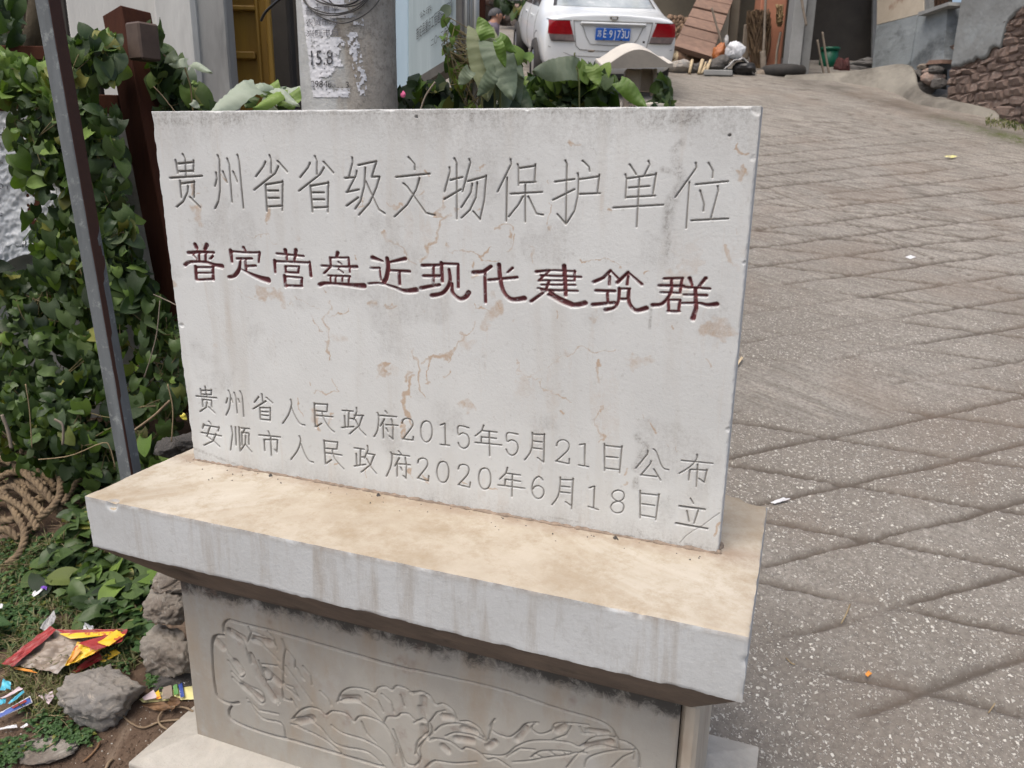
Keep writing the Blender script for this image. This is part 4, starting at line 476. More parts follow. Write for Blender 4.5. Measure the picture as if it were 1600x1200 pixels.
PANEL = "7|6.6|163,-360,164,-340,179,-324,201,-323,328,-322,527,-327,651,-329;7|7.1|163,-369,140,-375,126,-393,120,-453,120,-533,132,-554,160,-557,187,-547;7|7|165,-564,155,-583,167,-604,250,-612,359,-607,559,-603,584,-603;7|5|176,-347,181,-359,217,-375,226,-398,234,-427;7|4.9|235,-327,242,-343,228,-372;7|4.8|242,-338,284,-343,311,-366;7|4.8|286,-327,305,-342,311,-371;7|4.8|327,-337,335,-360,328,-387;7|5.1|162,-405,179,-426,209,-455,211,-465,197,-471,167,-435;7|5.1|175,-464,206,-487,255,-495,265,-518,252,-530,226,-514,176,-480;7|5.2|214,-528,245,-551,300,-545;7|5.1|218,-537,254,-570,308,-569,317,-605;7|4.9|267,-418,310,-412,330,-432;7|5|269,-428,287,-433,288,-454,274,-460;7|5|237,-395,263,-461,302,-518;7|5|257,-411,274,-468,308,-511;7|4.8|340,-363,359,-383,358,-404;7|4.7|379,-393,398,-413,402,-437;7|4.9|328,-387,323,-455,343,-470,363,-485;7|4.9|317,-456,349,-458,363,-485;7|5|317,-461,319,-497,346,-497;7|4.7|422,-447,441,-462,450,-477;7|4.8|382,-430,375,-425,363,-403;7|4.9|240,-359,272,-366,317,-400;7|4.9|341,-491,355,-513;7|4.8|332,-406,399,-484;7|4.4|466,-465,478,-436,503,-416,538,-409,562,-412,572,-397,591,-388,607,-392,619,-378,642,-379,658,-387,675,-376,697,-380,710,-398;7|4.6|466,-462,512,-446,555,-459,588,-489,610,-527,614,-557;7|4.5|542,-418,571,-429,584,-455;7|4.5|581,-409,604,-424,610,-447;7|4.4|628,-398,637,-425;7|4.7|343,-543,366,-515,393,-499,419,-499,433,-508,450,-493,475,-488,495,-492,507,-504,520,-487,544,-479,573,-483,592,-498,615,-531,633,-586;7|4.9|340,-547,375,-533,416,-547,445,-575,475,-581,541,-575,584,-603;7|4.9|336,-561,373,-566,424,-576,469,-599;7|4.7|447,-532,477,-544,537,-545,585,-561,608,-595;7|4.7|527,-497,538,-525,562,-543;7|4.4|586,-480,593,-465,617,-457,627,-446,646,-442,664,-453,678,-446,696,-451,700,-474,682,-500,672,-523,674,-547,662,-569,638,-572,624,-538,607,-493;7|4.5|692,-452,691,-477,668,-504,660,-542;7|4.5|709,-541,690,-562;7|4.4|709,-486,695,-495;7|4.8|651,-327,845,-319,969,-328,1056,-331,1088,-342,1102,-363,1115,-364,1133,-369,1145,-386,1147,-414;7|4.4|650,-386,671,-379,698,-383,711,-399,729,-391,752,-401,763,-423,786,-418,811,-427,829,-455;7|4.5|697,-446,713,-418,734,-406;7|4.4|707,-468,729,-444,770,-429,801,-436,821,-449;7|4.4|734,-471,760,-454,801,-450,827,-456;7|4.6|659,-460,676,-448,697,-451,702,-473,680,-503,663,-531,671,-552,657,-575;7|4.4|685,-495,712,-484,744,-482,770,-494,781,-485,806,-485,829,-500,847,-491,867,-496,882,-503;7|4.6|684,-569,706,-544,754,-534,806,-513;7|4.2|846,-394,836,-414,846,-427,876,-429,895,-412,914,-385,940,-374;7|4.3|841,-407,832,-449,847,-455;7|4.1|933,-376,926,-392,943,-400,967,-385,975,-366,1007,-354,1043,-348;7|4|1026,-356,1031,-370,1058,-367;7|4|972,-404,999,-385,1008,-361;7|4|817,-490,867,-477,896,-445,934,-419,1000,-401,1028,-403,1054,-373,1102,-358;7|4.2|872,-480,901,-449,935,-441;7|4.1|887,-487,926,-471,964,-450,1001,-433,1019,-421,1042,-414;7|4.1|926,-463,944,-443,973,-431,1010,-422;7|3.9|1002,-463,1028,-418,1068,-390,1106,-383;7|3.9|1039,-450,1047,-423,1091,-393,1136,-376;7|3.9|1093,-432,1113,-401,1136,-381;7|3.9|1136,-376,1135,-399;7|3.9|1102,-363,1106,-383;7|4.2|935,-452,954,-456;7|4.1|963,-435,978,-441;7|4.1|991,-426,1001,-433;8|16.5|181,-353,218,-364;8|16.1|251,-356,294,-355;8|16.7|236,-406,253,-453,292,-505;8|16.4|276,-436,312,-458;8|17|189,-434,204,-456;8|17|206,-493,253,-516;8|17|138,-390,154,-402;8|16.3|353,-551,396,-527;8|15.3|482,-450,522,-438;8|14.5|683,-392,683,-430;8|14.7|682,-465,684,-484;8|13.6|676,-418,681,-439;8|13.2|729,-422,747,-419;8|13.1|775,-438,801,-439;8|13.2|760,-469,796,-463;8|12.9|832,-466,847,-450;8|12.4|896,-428,914,-395;8|11.6|1037,-400,1089,-372;8|11.6|1044,-361,1080,-355;8|12|980,-380,994,-366;8|13.6|728,-499,739,-507"
def parse(s):
    out = []
    for it in s.split(';'):
        c, wd, p = it.split('|'); p = np.array([float(v) for v in p.split(',')])/1000.; out.append((int(c), [float(v)/1000. for v in wd.split(',')], p.reshape(-1, 2)))
    return out
def raster(strokes, u, v, fn):
    """calls fn(cls, window slices, normalised distance, radius) for every stroke on the grid u x v"""
    du = u[1]-u[0]; dv = v[1]-v[0]
    for cls, wd, P in strokes:
        # smooth long curves
        seg = np.linalg.norm(np.diff(P, axis=0), axis=1); L = seg.sum()
        if len(P) >= 4 and cls in (2, 7, 3, 4):
            Q = np.array([tuple(q)[:2] for q in curve_pts([(a, b, 0) for a, b in P], len(P)*5)])
        else: Q = P
        seg = np.linalg.norm(np.diff(Q, axis=0), axis=1); cum = np.concatenate([[0], np.cumsum(seg)]); L = max(cum[-1], 1e-6)
        if len(wd) == 1:
            if cls in (1, 3): tt = [0, .18, .8, 1]; ww = [wd[0]*1.0, wd[0]*.82, wd[0]*.86, wd[0]*.92]
            else: tt = [0, 1]; ww = [wd[0], wd[0]]
        else: tt = np.linspace(0, 1, len(wd)); ww = wd
        R = np.interp(cum/L, tt, ww)/2
        mr = R.max()*(3.0 if cls in (4, 6) else 1.5)+.003
        x0, y0 = Q.min(0)-mr; x1, y1 = Q.max(0)+mr
        i0, i1 = np.searchsorted(u, (x0, x1)); j0, j1 = np.searchsorted(v, (y0, y1))
        if i1 <= i0 or j1 <= j0: continue
        X, Y = np.meshgrid(u[i0:i1], v[j0:j1]); best = np.full(X.shape, 9.); rad = np.full(X.shape, mr); sgn = np.full(X.shape, 9.)
        for k in range(len(Q)-1):
            a, b = Q[k], Q[k+1]; d = b-a; l2 = (d**2).sum()+1e-12
            t = np.clip(((X-a[0])*d[0]+(Y-a[1])*d[1])/l2, 0, 1)
            dist = np.hypot(X-a[0]-t*d[0], Y-a[1]-t*d[1]); r = R[k]+(R[k+1]-R[k])*t
            s = dist-r; m = s < sgn; sgn = np.where(m, s, sgn); best = np.where(m, dist, best); rad = np.where(m, r, rad)
        fn(cls, (slice(j0, j1), slice(i0, i1)), best, rad)

LEAN = -0.0193/0.8; TW, TH, TT = 1.2452, 0.8, 0.045
root = emp('heritage_monument', (.63, 0, -.9), 'engraved white stone tablet on a stepped carved pedestal at the roadside', 'monument')
def build_tablet():
    nu, nv = 997, 641
    u = np.linspace(0, TW, nu); v = np.linspace(0, TH, nv); X, Y = np.meshgrid(u, v)
    dep = np.zeros_like(X); paint = np.zeros_like(X); rust = np.zeros_like(X); dirt = np.zeros_like(X); gro = np.zeros_like(X)
    def fn(cls, sl, d, r):
        if cls in (1, 3):
            r = r*(1.12 if cls == 1 else 1.3); h = np.clip(r-d, 0, 1)*2.3; dep[sl] = np.maximum(dep[sl], h); gro[sl] = np.maximum(gro[sl], np.clip((r-d)/.0012, 0, 1))
        elif cls == 2:
            r = r*1.36; h = np.clip(r-d, 0, .0038)*1.7; dep[sl] = np.maximum(dep[sl], h); paint[sl] = np.maximum(paint[sl], np.clip((r-d)/.0010+.35, 0, 1))
        elif cls == 4: rust[sl] = np.maximum(rust[sl], np.clip(1.5-d/(r*1.15), 0, 1))
        elif cls == 5: dep[sl] = np.maximum(dep[sl], np.clip(r*1.6-d, 0, 1)*1.2); gro[sl] = np.maximum(gro[sl], np.clip((r*1.6-d)/.001, 0, 1))
        elif cls == 6: dirt[sl] = np.maximum(dirt[sl], np.clip(1.15-d/(r*1.5), 0, .85))
    raster(parse(STROKES), u, v, fn)
    paint[1:] = np.minimum(paint[1:], paint[:-1]); paint[1:] = np.minimum(paint[1:], .25+.75*paint[:-1])
    ji = np.clip((np.arange(nv)[:, None]+22*(fbm(X*26, Y*26, 4, 200)-.5)*2).astype(int), 0, nv-1); ii = np.clip((np.arange(nu)[None]+22*(fbm(X*26, Y*26, 4, 201)-.5)*2).astype(int), 0, nu-1)
    rust = rust[ji, ii]*np.clip(.35+1.3*fbm(X*18, Y*18, 3, 202), .3, 1.1)
    n1 = fbm(X*9, Y*9, 4, 3); n2 = fbm(X*40, Y*40, 4, 9)
    dirt = np.maximum(dirt, np.clip(1-(TH-Y)/(.03+.09*fbm(X*12, Y*1.5, 3, 77)), 0, 1)*(.25+.9*n1)*.8)
    dirt = np.maximum(dirt, np.clip(1-Y/.05, 0, 1)*(.3+.8*n1)*.7)
    dirt = np.maximum(dirt, np.clip((n1-.60)*3, 0, .3)); rust = np.maximum(rust, np.clip((fbm(X*30, Y*4, 4, 88)-.62)*5, 0, .4)*np.clip(.2+fbm(X*5, Y*5, 3, 89), 0, 1))
    rust = np.maximum(rust, np.clip((fbm(X*14+3, Y*14, 5, 31)-.66)*9, 0, .8)*np.clip(1-abs(Y-.42)/.28, 0, 1))
    # worn arrises and chips along the border
    e = np.minimum(np.minimum(X, TW-X), np.minimum(Y+.01, TH-Y))
    chip = np.clip(.0035*np.clip(n2*2.2-.55, .15, 1.4)-e, 0, 1)*.9
    cc = np.clip(.013-np.hypot(TW-.004-X, TH-.003-Y), 0, 1)*.8          # broken top right corner
    for (cx, cy, cr) in ((.012, .335, .006), (TW-.003, .72, .006), (TW, .55, .005), (.55, TH, .006), (.85, TH, .005), (TW, .25, .006), (.22, TH, .004)):
        cc = np.maximum(cc, np.clip(cr-np.hypot((X-cx)*.7, Y-cy), 0, 1)*.9)
    chip = np.maximum(chip, np.clip(cc*np.clip(n2*3-.8, 0, 1.3), 0, .003))
    for (cx, cy, r) in ((.5035+.127, .786, .0035), (1.2, .755, .003)):
        dep = np.maximum(dep, np.clip(r-np.hypot(X-cx, Y-cy), 0, 1)*2.2); dirt = np.maximum(dirt, np.clip((r*1.3-np.hypot(X-cx, Y-cy))*900, 0, 1))
    y = dep + chip + (n1-.5)*.0012
    V = np.stack([X, y + LEAN*Y, Y], -1).reshape(-1, 3)
    Fc = gridfaces(nu, nv)
    col = np.stack([paint, rust, dirt, gro], -1).reshape(-1, 4)
    # rim to the back face
    idx = np.arange(nu*nv).reshape(nv, nu)
    rim = np.concatenate([idx[0, :-1], idx[:-1, -1], idx[-1, :0:-1], idx[:0:-1, 0]])
    bk = V[rim].copy(); bk[:, 1] = TT + LEAN*bk[:, 2]; n0 = len(V); nr = len(rim)
    k = np.arange(nr); Fr = np.stack([rim, n0+k, n0+(k+1) % nr, rim[(k+1) % nr]], 1)
    V = np.concatenate([V, bk, [[TW/2, TT+LEAN*.4, TH/2]]]); cb = np.zeros((nr+1, 4)); cb[:, 2] = .35
    c0 = n0+nr; Fb = np.stack([n0+k, np.full(nr, c0), np.full(nr, c0), n0+(k+1) % nr], 1)
    o = mesh('tablet', V, np.concatenate([Fc, Fr]), M['tablet'], root, smooth=False, vcol=np.concatenate([col, cb]))
    ob = mesh('tablet_back', V[n0:], [(int(i), nr, int((i+1) % nr)) for i in range(nr)], M['tablet'], root)
    me = o.data; sm = np.zeros(len(me.polygons), bool); sm[:len(Fc)] = True; me.polygons.foreach_set('use_smooth', sm)
    return o
tab = build_tablet()

def worn_box(name, x0, x1, y0, y1, z0, z1, h, mat, wear=.004, chips=(), seed=0, sides='all'):
    """box of grids whose arrises are nibbled away unevenly"""
    Vs = []; Fs = []; off = 0
    def add(o, du, dv, nu, nv, flip):
        nonlocal off
        a = np.linspace(0, 1, nu)[None, :, None]; b = np.linspace(0, 1, nv)[:, None, None]
        P = np.array(o)[None, None] + np.array(du)[None, None]*a + np.array(dv)[None, None]*b
        Vs.append(P.reshape(-1, 3)); Fs.append(gridfaces(nu, nv, flip)+off); off += nu*nv
    dx, dy, dz = x1-x0, y1-y0, z1-z0; nx, ny, nz = [max(2, int(d/h)+1) for d in (dx, dy, dz)]
    add((x0, y0, z0), (dx, 0, 0), (0, 0, dz), nx, nz, False); add((x0, y1, z0), (dx, 0, 0), (0, 0, dz), nx, nz, True)
    add((x0, y0, z0), (0, dy, 0), (0, 0, dz), ny, nz, True); add((x1, y0, z0), (0, dy, 0), (0, 0, dz), ny, nz, False)
    add((x0, y0, z1), (dx, 0, 0), (0, dy, 0), nx, ny, False); add((x0, y0, z0), (dx, 0, 0), (0, dy, 0), nx, ny, True)
    V = np.concatenate(Vs); Fc = np.concatenate(Fs)
    C = np.array([(x0+x1)/2, (y0+y1)/2, (z0+z1)/2]); H = np.array([dx, dy, dz])/2
    d = H-np.abs(V-C)                          # distance to each pair of faces
    ds = np.sort(d, 1); e = ds[:, 1]           # distance to the nearest edge
    n = fbm(V[:, 0]*28+V[:, 2]*31, V[:, 1]*28+V[:, 2]*17, 4, seed)
    amt = np.clip(wear*np.clip(n*2.6-.75, .12, 1.6)-e, 0, 1)
    for (cx, cy, cz, cr, k) in chips:
        r = np.linalg.norm(V-np.array([cx, cy, cz]), axis=1); amt = np.maximum(amt, np.clip(cr-r, 0, 1)*k*(.6+.8*n))
    dirn = np.sign(V-C)*(d < wear*2+.012)
    V = V - dirn*amt[:, None]*.75
    return mesh(name, V, Fc, mat, root, smooth=False)
LX0, LX1, LY0, LY1, LT = -.0611, 1.322, -.2595, .3038, .1221
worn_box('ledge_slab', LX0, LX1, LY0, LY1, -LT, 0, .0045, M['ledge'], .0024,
         chips=[(.075-.0611, LY0, -.004, .018, .9), (LX1+.004, LY0, -.045, .014, .5), (1.15, LY0, 0, .009, .8), (LX1-.02, LY1, 0, .05, .7), (LX1-.07, LY1+.01, 0, .035, .5)], seed=4)
# sloping underside (cornice) between ledge and pedestal block
DX0, DX1, DY0, DZ, DZB = .0462, 1.2147, -.1321, -.2482, -.6783
DY1 = .27
def frustum(name, a, b, mat, parent=root):
    V = [(a[0], a[2], a[4]), (a[1], a[2], a[4]), (a[1], a[3], a[4]), (a[0], a[3], a[4]), (b[0], b[2], b[4]), (b[1], b[2], b[4]), (b[1], b[3], b[4]), (b[0], b[3], b[4])]
    o = mesh(name, V, BF, mat, parent); return bevel(o, .003, 2)
M['cornice'] = simple('brown_stone_underside', (.205, .16, .125), (.13, .10, .08), 8, .85, .002, 60, c3=(.06, .05, .04), s3=6)  # darker brown than the sides of the ledge
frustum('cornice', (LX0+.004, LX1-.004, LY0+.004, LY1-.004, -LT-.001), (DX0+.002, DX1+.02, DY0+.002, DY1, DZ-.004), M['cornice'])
def build_panel():
    nu, nv = 585, 216; u = np.linspace(DX0, DX1, nu); v = np.linspace(DZB, DZ, nv); X, Y = np.meshgrid(u, v)
    dep = np.zeros_like(X); hol = np.zeros_like(X); dirt = np.zeros_like(X); gro = np.zeros_like(X); rust = np.zeros_like(X)
    def fn(cls, sl, d, r):
        if cls == 7: dep[sl] = np.maximum(dep[sl], np.clip(r*1.15-d, 0, 1)*2.2); gro[sl] = np.maximum(gro[sl], np.clip((r*1.2-d)/.002, 0, 1))
        else: hol[sl] = np.maximum(hol[sl], np.clip(1.5-d/r, 0, 1)*.006); rust[sl] = np.maximum(rust[sl], np.clip(1.2-d/r, 0, .55))
    raster(parse(PANEL), u, v, fn)
    # soft pillowing between the cut lines
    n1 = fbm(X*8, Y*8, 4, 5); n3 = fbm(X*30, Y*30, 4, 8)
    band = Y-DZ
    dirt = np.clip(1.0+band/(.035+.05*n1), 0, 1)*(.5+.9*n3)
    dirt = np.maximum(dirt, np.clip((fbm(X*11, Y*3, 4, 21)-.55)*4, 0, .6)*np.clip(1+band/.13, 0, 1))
    rust = np.maximum(rust, np.clip((fbm(X*16, Y*16, 4, 77)-.66)*5, 0, .6))
    y = dep+hol+(n1-.5)*.002+np.clip(.003-np.minimum(X-DX0, DX1-X), 0, 1)
    V = np.stack([X, DY0+y, Y], -1).reshape(-1, 3)
    col = np.stack([0*X, rust, np.clip(dirt, 0, 1), gro], -1).reshape(-1, 4)
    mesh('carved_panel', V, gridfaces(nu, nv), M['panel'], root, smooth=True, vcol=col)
build_panel()
box('pedestal_block', ((DX0+DX1)/2, (DY0+DY1)/2+.008, (DZ+DZB)/2), (DX1-DX0-.004, DY1-DY0-.012, DZ-DZB-.001), M['panel'], root, bev=.003)
for x0, x1, nm in ((DX1+.0006, DX1+.034, 'side_stone'),):
    box(nm, ((x0+x1)/2, (DY0+DY1)/2+.005, (DZ+DZB)/2-.0), (x1-x0, DY1-DY0-.008, DZ-DZB-.002), M['sidestone'], root, bev=.008)
# plinth: shallow hipped slab
PX0, PX1, PY0, PY1 = -.068, 1.368, -.245, .385
o = frustum('plinth', (DX0-.001, DX1+.036, DY0-.001, DY1+.002, DZB), (PX0, PX1, PY0, PY1, -.712), M['plinth'])
frustum('plinth_foot', (PX0+.001, PX1-.001, PY0+.001, PY1-.001, -.7135), (PX0+.004, PX1-.004, PY0+.004, PY1-.004, -1.0), M['plinth'])
# mortar bead and grit along the foot of the tablet
V = []; Fc = []
def bead(pts, r):
    tube('x', pts, [r*random.uniform(.5, 1.4) for _ in pts], None, n=7, wob=.3, collect=(V, Fc))
bead([(x, -.001, .000) for x in np.linspace(.0, TW, 150)], .0045)
bead([(TW+.001, y, .000) for y in np.linspace(-.002, TT, 12)], .005)
M['grit'] = simple('brown_mortar_and_grit', (.30, .235, .18), (.17, .135, .105), 60, .9, .002, 120)
mesh('mortar_bead', V, Fc, M['grit'], root, smooth=True)
V = []; Fc = []
for k in range(55):
    x = random.uniform(LX0+.05, LX1-.03); y = -.012-abs(random.gauss(0, .03)) if k < 60 else random.uniform(LY0+.02, -.02); s = random.uniform(.0008, .0024)
    if k < 3: s = .006; x = (.235, .52, 1.05)[k]; y = -.014
    n0 = len(V); V += [(x-s, y, .0), (x, y-s, .0), (x+s, y, .0), (x, y+s, 0), (x, y, s*1.2)]; Fc += [(n0, n0+1, n0+4), (n0+1, n0+2, n0+4), (n0+2, n0+3, n0+4), (n0+3, n0, n0+4)]
tag(mesh('grit', V, Fc, M['rock_dark']), kind='stuff')
# ------------------------------------------------------------------ ground, road, soil
big = 120
def ground_base():
    n = 61; s = np.linspace(-60, 60, n); dd = np.concatenate([np.linspace(-8, 16, 31), np.linspace(20, 110, 30)])
    S, Dd = np.meshgrid(s, dd)
    z = CAM.z - H0 + SL*np.clip(Dd, -8, 17) - .14
    X = CAM.x + RH.x*S + FH.x*Dd; Y = CAM.y + RH.y*S + FH.y*Dd
    tag(mesh('ground', np.stack([X, Y, z], -1).reshape(-1, 3), gridfaces(n, 61), M['soil'], smooth=True), kind='structure')
ground_base()
LA = np.array([.48543, -.12119]); LB = np.array([-.52464, -.17149]); LO = np.array([3.00630, 4.40178])
def road_h(S, D):
    """height offset and masks of the road surface"""
    wS = S + .018*(fbm(S*3, D*3, 4, 40)-.5)*2; wD = D + .018*(fbm(S*3+9, D*3, 4, 41)-.5)*2
    Mi = np.linalg.inv(np.array([LA, LB]).T)
    a = Mi[0, 0]*(wS-LO[0])+Mi[0, 1]*(wD-LO[1]); b = Mi[1, 0]*(wS-LO[0])+Mi[1, 1]*(wD-LO[1])
    da = np.abs(a-np.round(a))*.266; db = np.abs(b-np.round(b))*.294
    hw = .013+.006*(fbm(S*2.2, D*2.2, 2, 44))+.006*np.clip((D-3.5)/3, 0, 1)
    near = np.clip((2.2-D)/.7, 0, 1); hw = hw*(1+.6*(fbm(S*25, D*25, 3, 45)-.5))+near*.006
    worn = np.clip((fbm(S*1.7, D*1.7, 4, 50)-.30)*5, .3, 1)*(1-.35*near)
    patch = np.clip(1.2-np.hypot((S-1.35)/.42, (D-3.35)/.25), 0, 1); worn = worn*(1-np.clip(patch*3, 0, 1))
    fadeA = np.clip((9.5-D)/2.5, 0, 1)
    g = np.maximum(np.clip(1-da/hw, 0, 1), np.clip(1-db/hw, 0, 1)*np.clip((7.5-D)/1.8, 0, 1))*worn*fadeA
    # far slab: brushed across the slope
    far = np.clip((D-4.6)/.8, 0, 1)
    fb = np.abs(((wD+.25*(fbm(S*.7, D*.9, 2, 47)-.5)+S*.06)/.19) % 1-.5)*.19
    g2 = np.clip(1-fb/.014, 0, 1)*far*np.clip((fbm(S*2.0, D*5, 2, 52)-.36)*3.5, 0, 1)*.55
    # long joint crossing the slope
    j1 = np.abs((S-1.95)-(6.35-D)*.47)
    g3 = np.clip(1-j1/.012, 0, 1)*(D > 3.2)*(D < 9)*.8
    G = np.maximum(np.maximum(g*(1-.25*near), g2), g3)
    h = -.015*np.clip(G*1.8, 0, 1) + .010*(fbm(S*1.5, D*1.5, 4, 60)-.5) + .006*(fbm(S*16, D*16, 4, 61)-.5)
    agg = np.clip(1.25-(D-2.0)/3.0, .0, 1)*np.clip(.75+(fbm(S*2.6, D*2.6, 3, 66)-.42)*2.6, .2, 1)*(1-np.clip(patch*2, 0, .85))*(1-.75*np.clip(G*1.5, 0, 1))
    brown = np.clip((fbm(S*1.8+4, D*1.8, 4, 71)-.52)*5, 0, 1)*.6+.5*G
    return h, G, agg, brown
def build_road():
    dd = np.concatenate([np.arange(-2.5, .6, .1), np.arange(.6, 4.8, .0105), np.arange(4.8, 8, .022), np.arange(8, 15.6, .07)])
    ss = np.concatenate([np.arange(-9, .1, .16), np.arange(.1, 2.6, .0105), np.arange(2.6, 5.8, .028), np.arange(5.8, 11, .2)])
    S, Dm = np.meshgrid(ss, dd)
    X = CAM.x+RH.x*S+FH.x*Dm; Y = CAM.y+RH.y*S+FH.y*Dm
    h, G, agg, brown = road_h(S, Dm)
    z = CAM.z-H0+SL*Dm+h
    soil = np.clip((1.08-.07*Y-X)/.10, 0, 1)*np.clip((4.95-Dm)/.1, 0, 1)
    z = z-.17*soil
    # gutter dirt and moss near the stone wall on the right
    wall_d = (S-5.05)-(Dm-8.6)*-.26
    mossz = np.clip(1-np.abs(S-4.85+ (Dm-8.0)*.38)/.28, 0, 1)
    moss = mossz*np.clip(1-np.abs(Dm-7.9)/1.1, 0, 1)*1.3
    gut = np.clip(1-np.abs(S-4.62+(Dm-8.7)*.45)/.45, 0, 1)*(Dm > 6.0)*1.1
    col = np.stack([agg, np.clip(brown, 0, 1), np.clip(np.maximum((G-.1)*1.8, gut*fbm(S*6, Dm*6, 3, 91)), 0, 1), np.clip(moss, 0, 1)], -1).reshape(-1, 4)
    tag(mesh('road', np.stack([X, Y, z], -1).reshape(-1, 3), gridfaces(len(ss), len(dd)), M['road'], smooth=True, vcol=col), kind='structure')
build_road()
def soil_z(x, y):
    D = (x-CAM.x)*FH.x+(y-CAM.y)*FH.y
    z = CAM.z-H0+SL*D
    z = z + .075*(fbm(x*2.1, y*2.1, 4, 100)-.5) + .022*(fbm(x*14, y*14, 4, 101)-.5)
    e = np.clip((x+.3)/.25, 0, 1)*np.clip((.2-y)/.2, 0, 1)     # beside the plinth
    return z*(1)-.012*e
def build_soil():
    xs = np.concatenate([np.arange(-6, -1.8, .06), np.arange(-1.8, .15, .011), np.arange(.15, 1.16, .05)])
    ys = np.concatenate([np.arange(-1.6, -.6, .04), np.arange(-.6, 1.0, .011), np.arange(1.0, 5.2, .05)])
    X, Y = np.meshgrid(xs, ys); z = soil_z(X, Y)
    Dq = (X-CAM.x)*FH.x+(Y-CAM.y)*FH.y; nn_ = fbm(X*6, Y*6, 3, 140)
    z = z-.2*np.clip((X-(.86+.16*nn_-.07*Y))/.24, 0, 1)**1.5 - .4*np.clip((Dq-4.80)/.12, 0, 1)
    tag(mesh('soil_bank', np.stack([X, Y, z], -1).reshape(-1, 3), gridfaces(len(xs), len(ys)), M['soil'], smooth=True), kind='structure')
build_soil()
def sz(x, y): return float(soil_z(np.array(x), np.array(y)))
def onsoil(px, py, lift=0):
    p = onroad(px, py)
    for _ in range(6):
        d = ray(px, py); z = sz(p.x, p.y)+lift; t = (z-CAM.z)/d.z; q = CAM+d*t; p = p*.4+q*.6
    return Vector((p.x, p.y, sz(p.x, p.y)+lift))

# ------------------------------------------------------------------ pedestal-side rocks, litter, rope
def rock(name, c, s, mat, seed, n=24, noise=.06, rot=0, parent=None, sub=5, cut=.72):
    rs = np.random.RandomState(seed)
    bm = bmesh.new(); bmesh.ops.create_icosphere(bm, subdivisions=sub, radius=1)
    me = bpy.data.meshes.new(name); bm.to_mesh(me); bm.free()
    V = np.zeros(len(me.vertices)*3, np.float32); me.vertices.foreach_get('co', V); V = V.reshape(-1, 3).astype(float)
    N = rs.normal(size=(n, 3)); N /= np.linalg.norm(N, axis=1)[:, None]; dcut = rs.uniform(cut, 1, n)
    dots = V@N.T; r = np.min(np.where(dots > .05, dcut[None]/np.maximum(dots, .05), 9), axis=1); r = np.minimum(r, 1.15)
    nz = fbm(V[:, 0]*2.2+7+seed, V[:, 1]*2.2+V[:, 2]*3, 5, seed)-.5; nz2 = fbm(V[:, 0]*9+seed, V[:, 1]*8+V[:, 2]*9, 4, seed+3)-.5
    V = V*(r*(1+noise*2*nz+noise*1.7*nz2+noise*1.0*(np.abs(fbm(V[:, 0]*5+V[:, 2]*4, V[:, 1]*6-V[:, 2]*3, 4, seed+9)-.5)*2-.4)))[:, None]*np.array(s)[None]
    cz, sn = math.cos(rot), math.sin(rot); V = np.stack([V[:, 0]*cz-V[:, 1]*sn, V[:, 0]*sn+V[:, 1]*cz, V[:, 2]], 1)
    off = np.array(c)-(np.array(parent.location) if parent else 0)
    me.vertices.foreach_set('co', (V+(off if parent else 0)).astype(np.float32).ravel())
    me.polygons.foreach_set('use_smooth', np.ones(len(me.polygons), bool) if sub > 3 else np.zeros(len(me.polygons), bool)); me.update()
    o = link(name, me, mat, parent)
    if not parent: o.location = c
    return o
p = onsoil(148, 1128); tag(rock('rock', p+Vector((-.022, .03, .045)), (.108, .075, .082), M['rock'], 11, 20, .13, rot=.35), 'angular grey boulder lying on the soil in front of the litter', 'rock')
# stacked rough stones behind the left end of the pedestal
p = Vector((-.03, .03, -.73))
c1 = at(268, 1022, 1.86)
tag(rock('rock', (c1.x, c1.y, c1.z), (.062, .09, .075), M['rock_pale'], 23, 14, .14, rot=1.2), 'pale crumbly stone at the bottom of the heap behind the pedestal', 'rock', 'rough stones heaped behind the pedestal')
c1 = at(262, 945, 1.9)
tag(rock('rock', c1, (.06, .08, .045), M['rock_pale'], 31, 14, .16, rot=.3), 'rough stone in the middle of the heap behind the pedestal', 'rock', 'rough stones heaped behind the pedestal')
c1 = at(275, 905, 1.93)
tag(rock('rock', c1, (.05, .06, .035), M['rock_pale'], 37, 14, .15, rot=2.3), 'brownish rough stone on top of the heap under the ledge', 'rock', 'rough stones heaped behind the pedestal')
c1 = at(262, 1065, 1.8)
rock_b = rock('rock', (c1.x-.0, c1.y+.05, c1.z-.03), (.07, .07, .04), M['rock_dark'], 41, 14, .1)
tag(rock_b, 'dark flat stone half buried under the stone heap', 'rock')
c1 = onsoil(75, 1150)
tag(rock('rock', c1+Vector((0.02, -.03, -.005)), (.075, .05, .014), M['rock_pale'], 47, 10, .1, rot=.4), 'pinkish flat stone flush with the soil in the bottom left corner', 'rock')
for k, (px, py, s) in enumerate(((270, 700, .05), (292, 690, .04))):
    c1 = at(px, py, 2.35); tag(rock('rock', c1, (s, s, s*.7), M['rock_dark'], 53+k, 12, .12), ('dark rubble lump in the weeds left of the tablet foot', 'small dark rubble lump touching the left edge of the tablet')[k], 'rock')
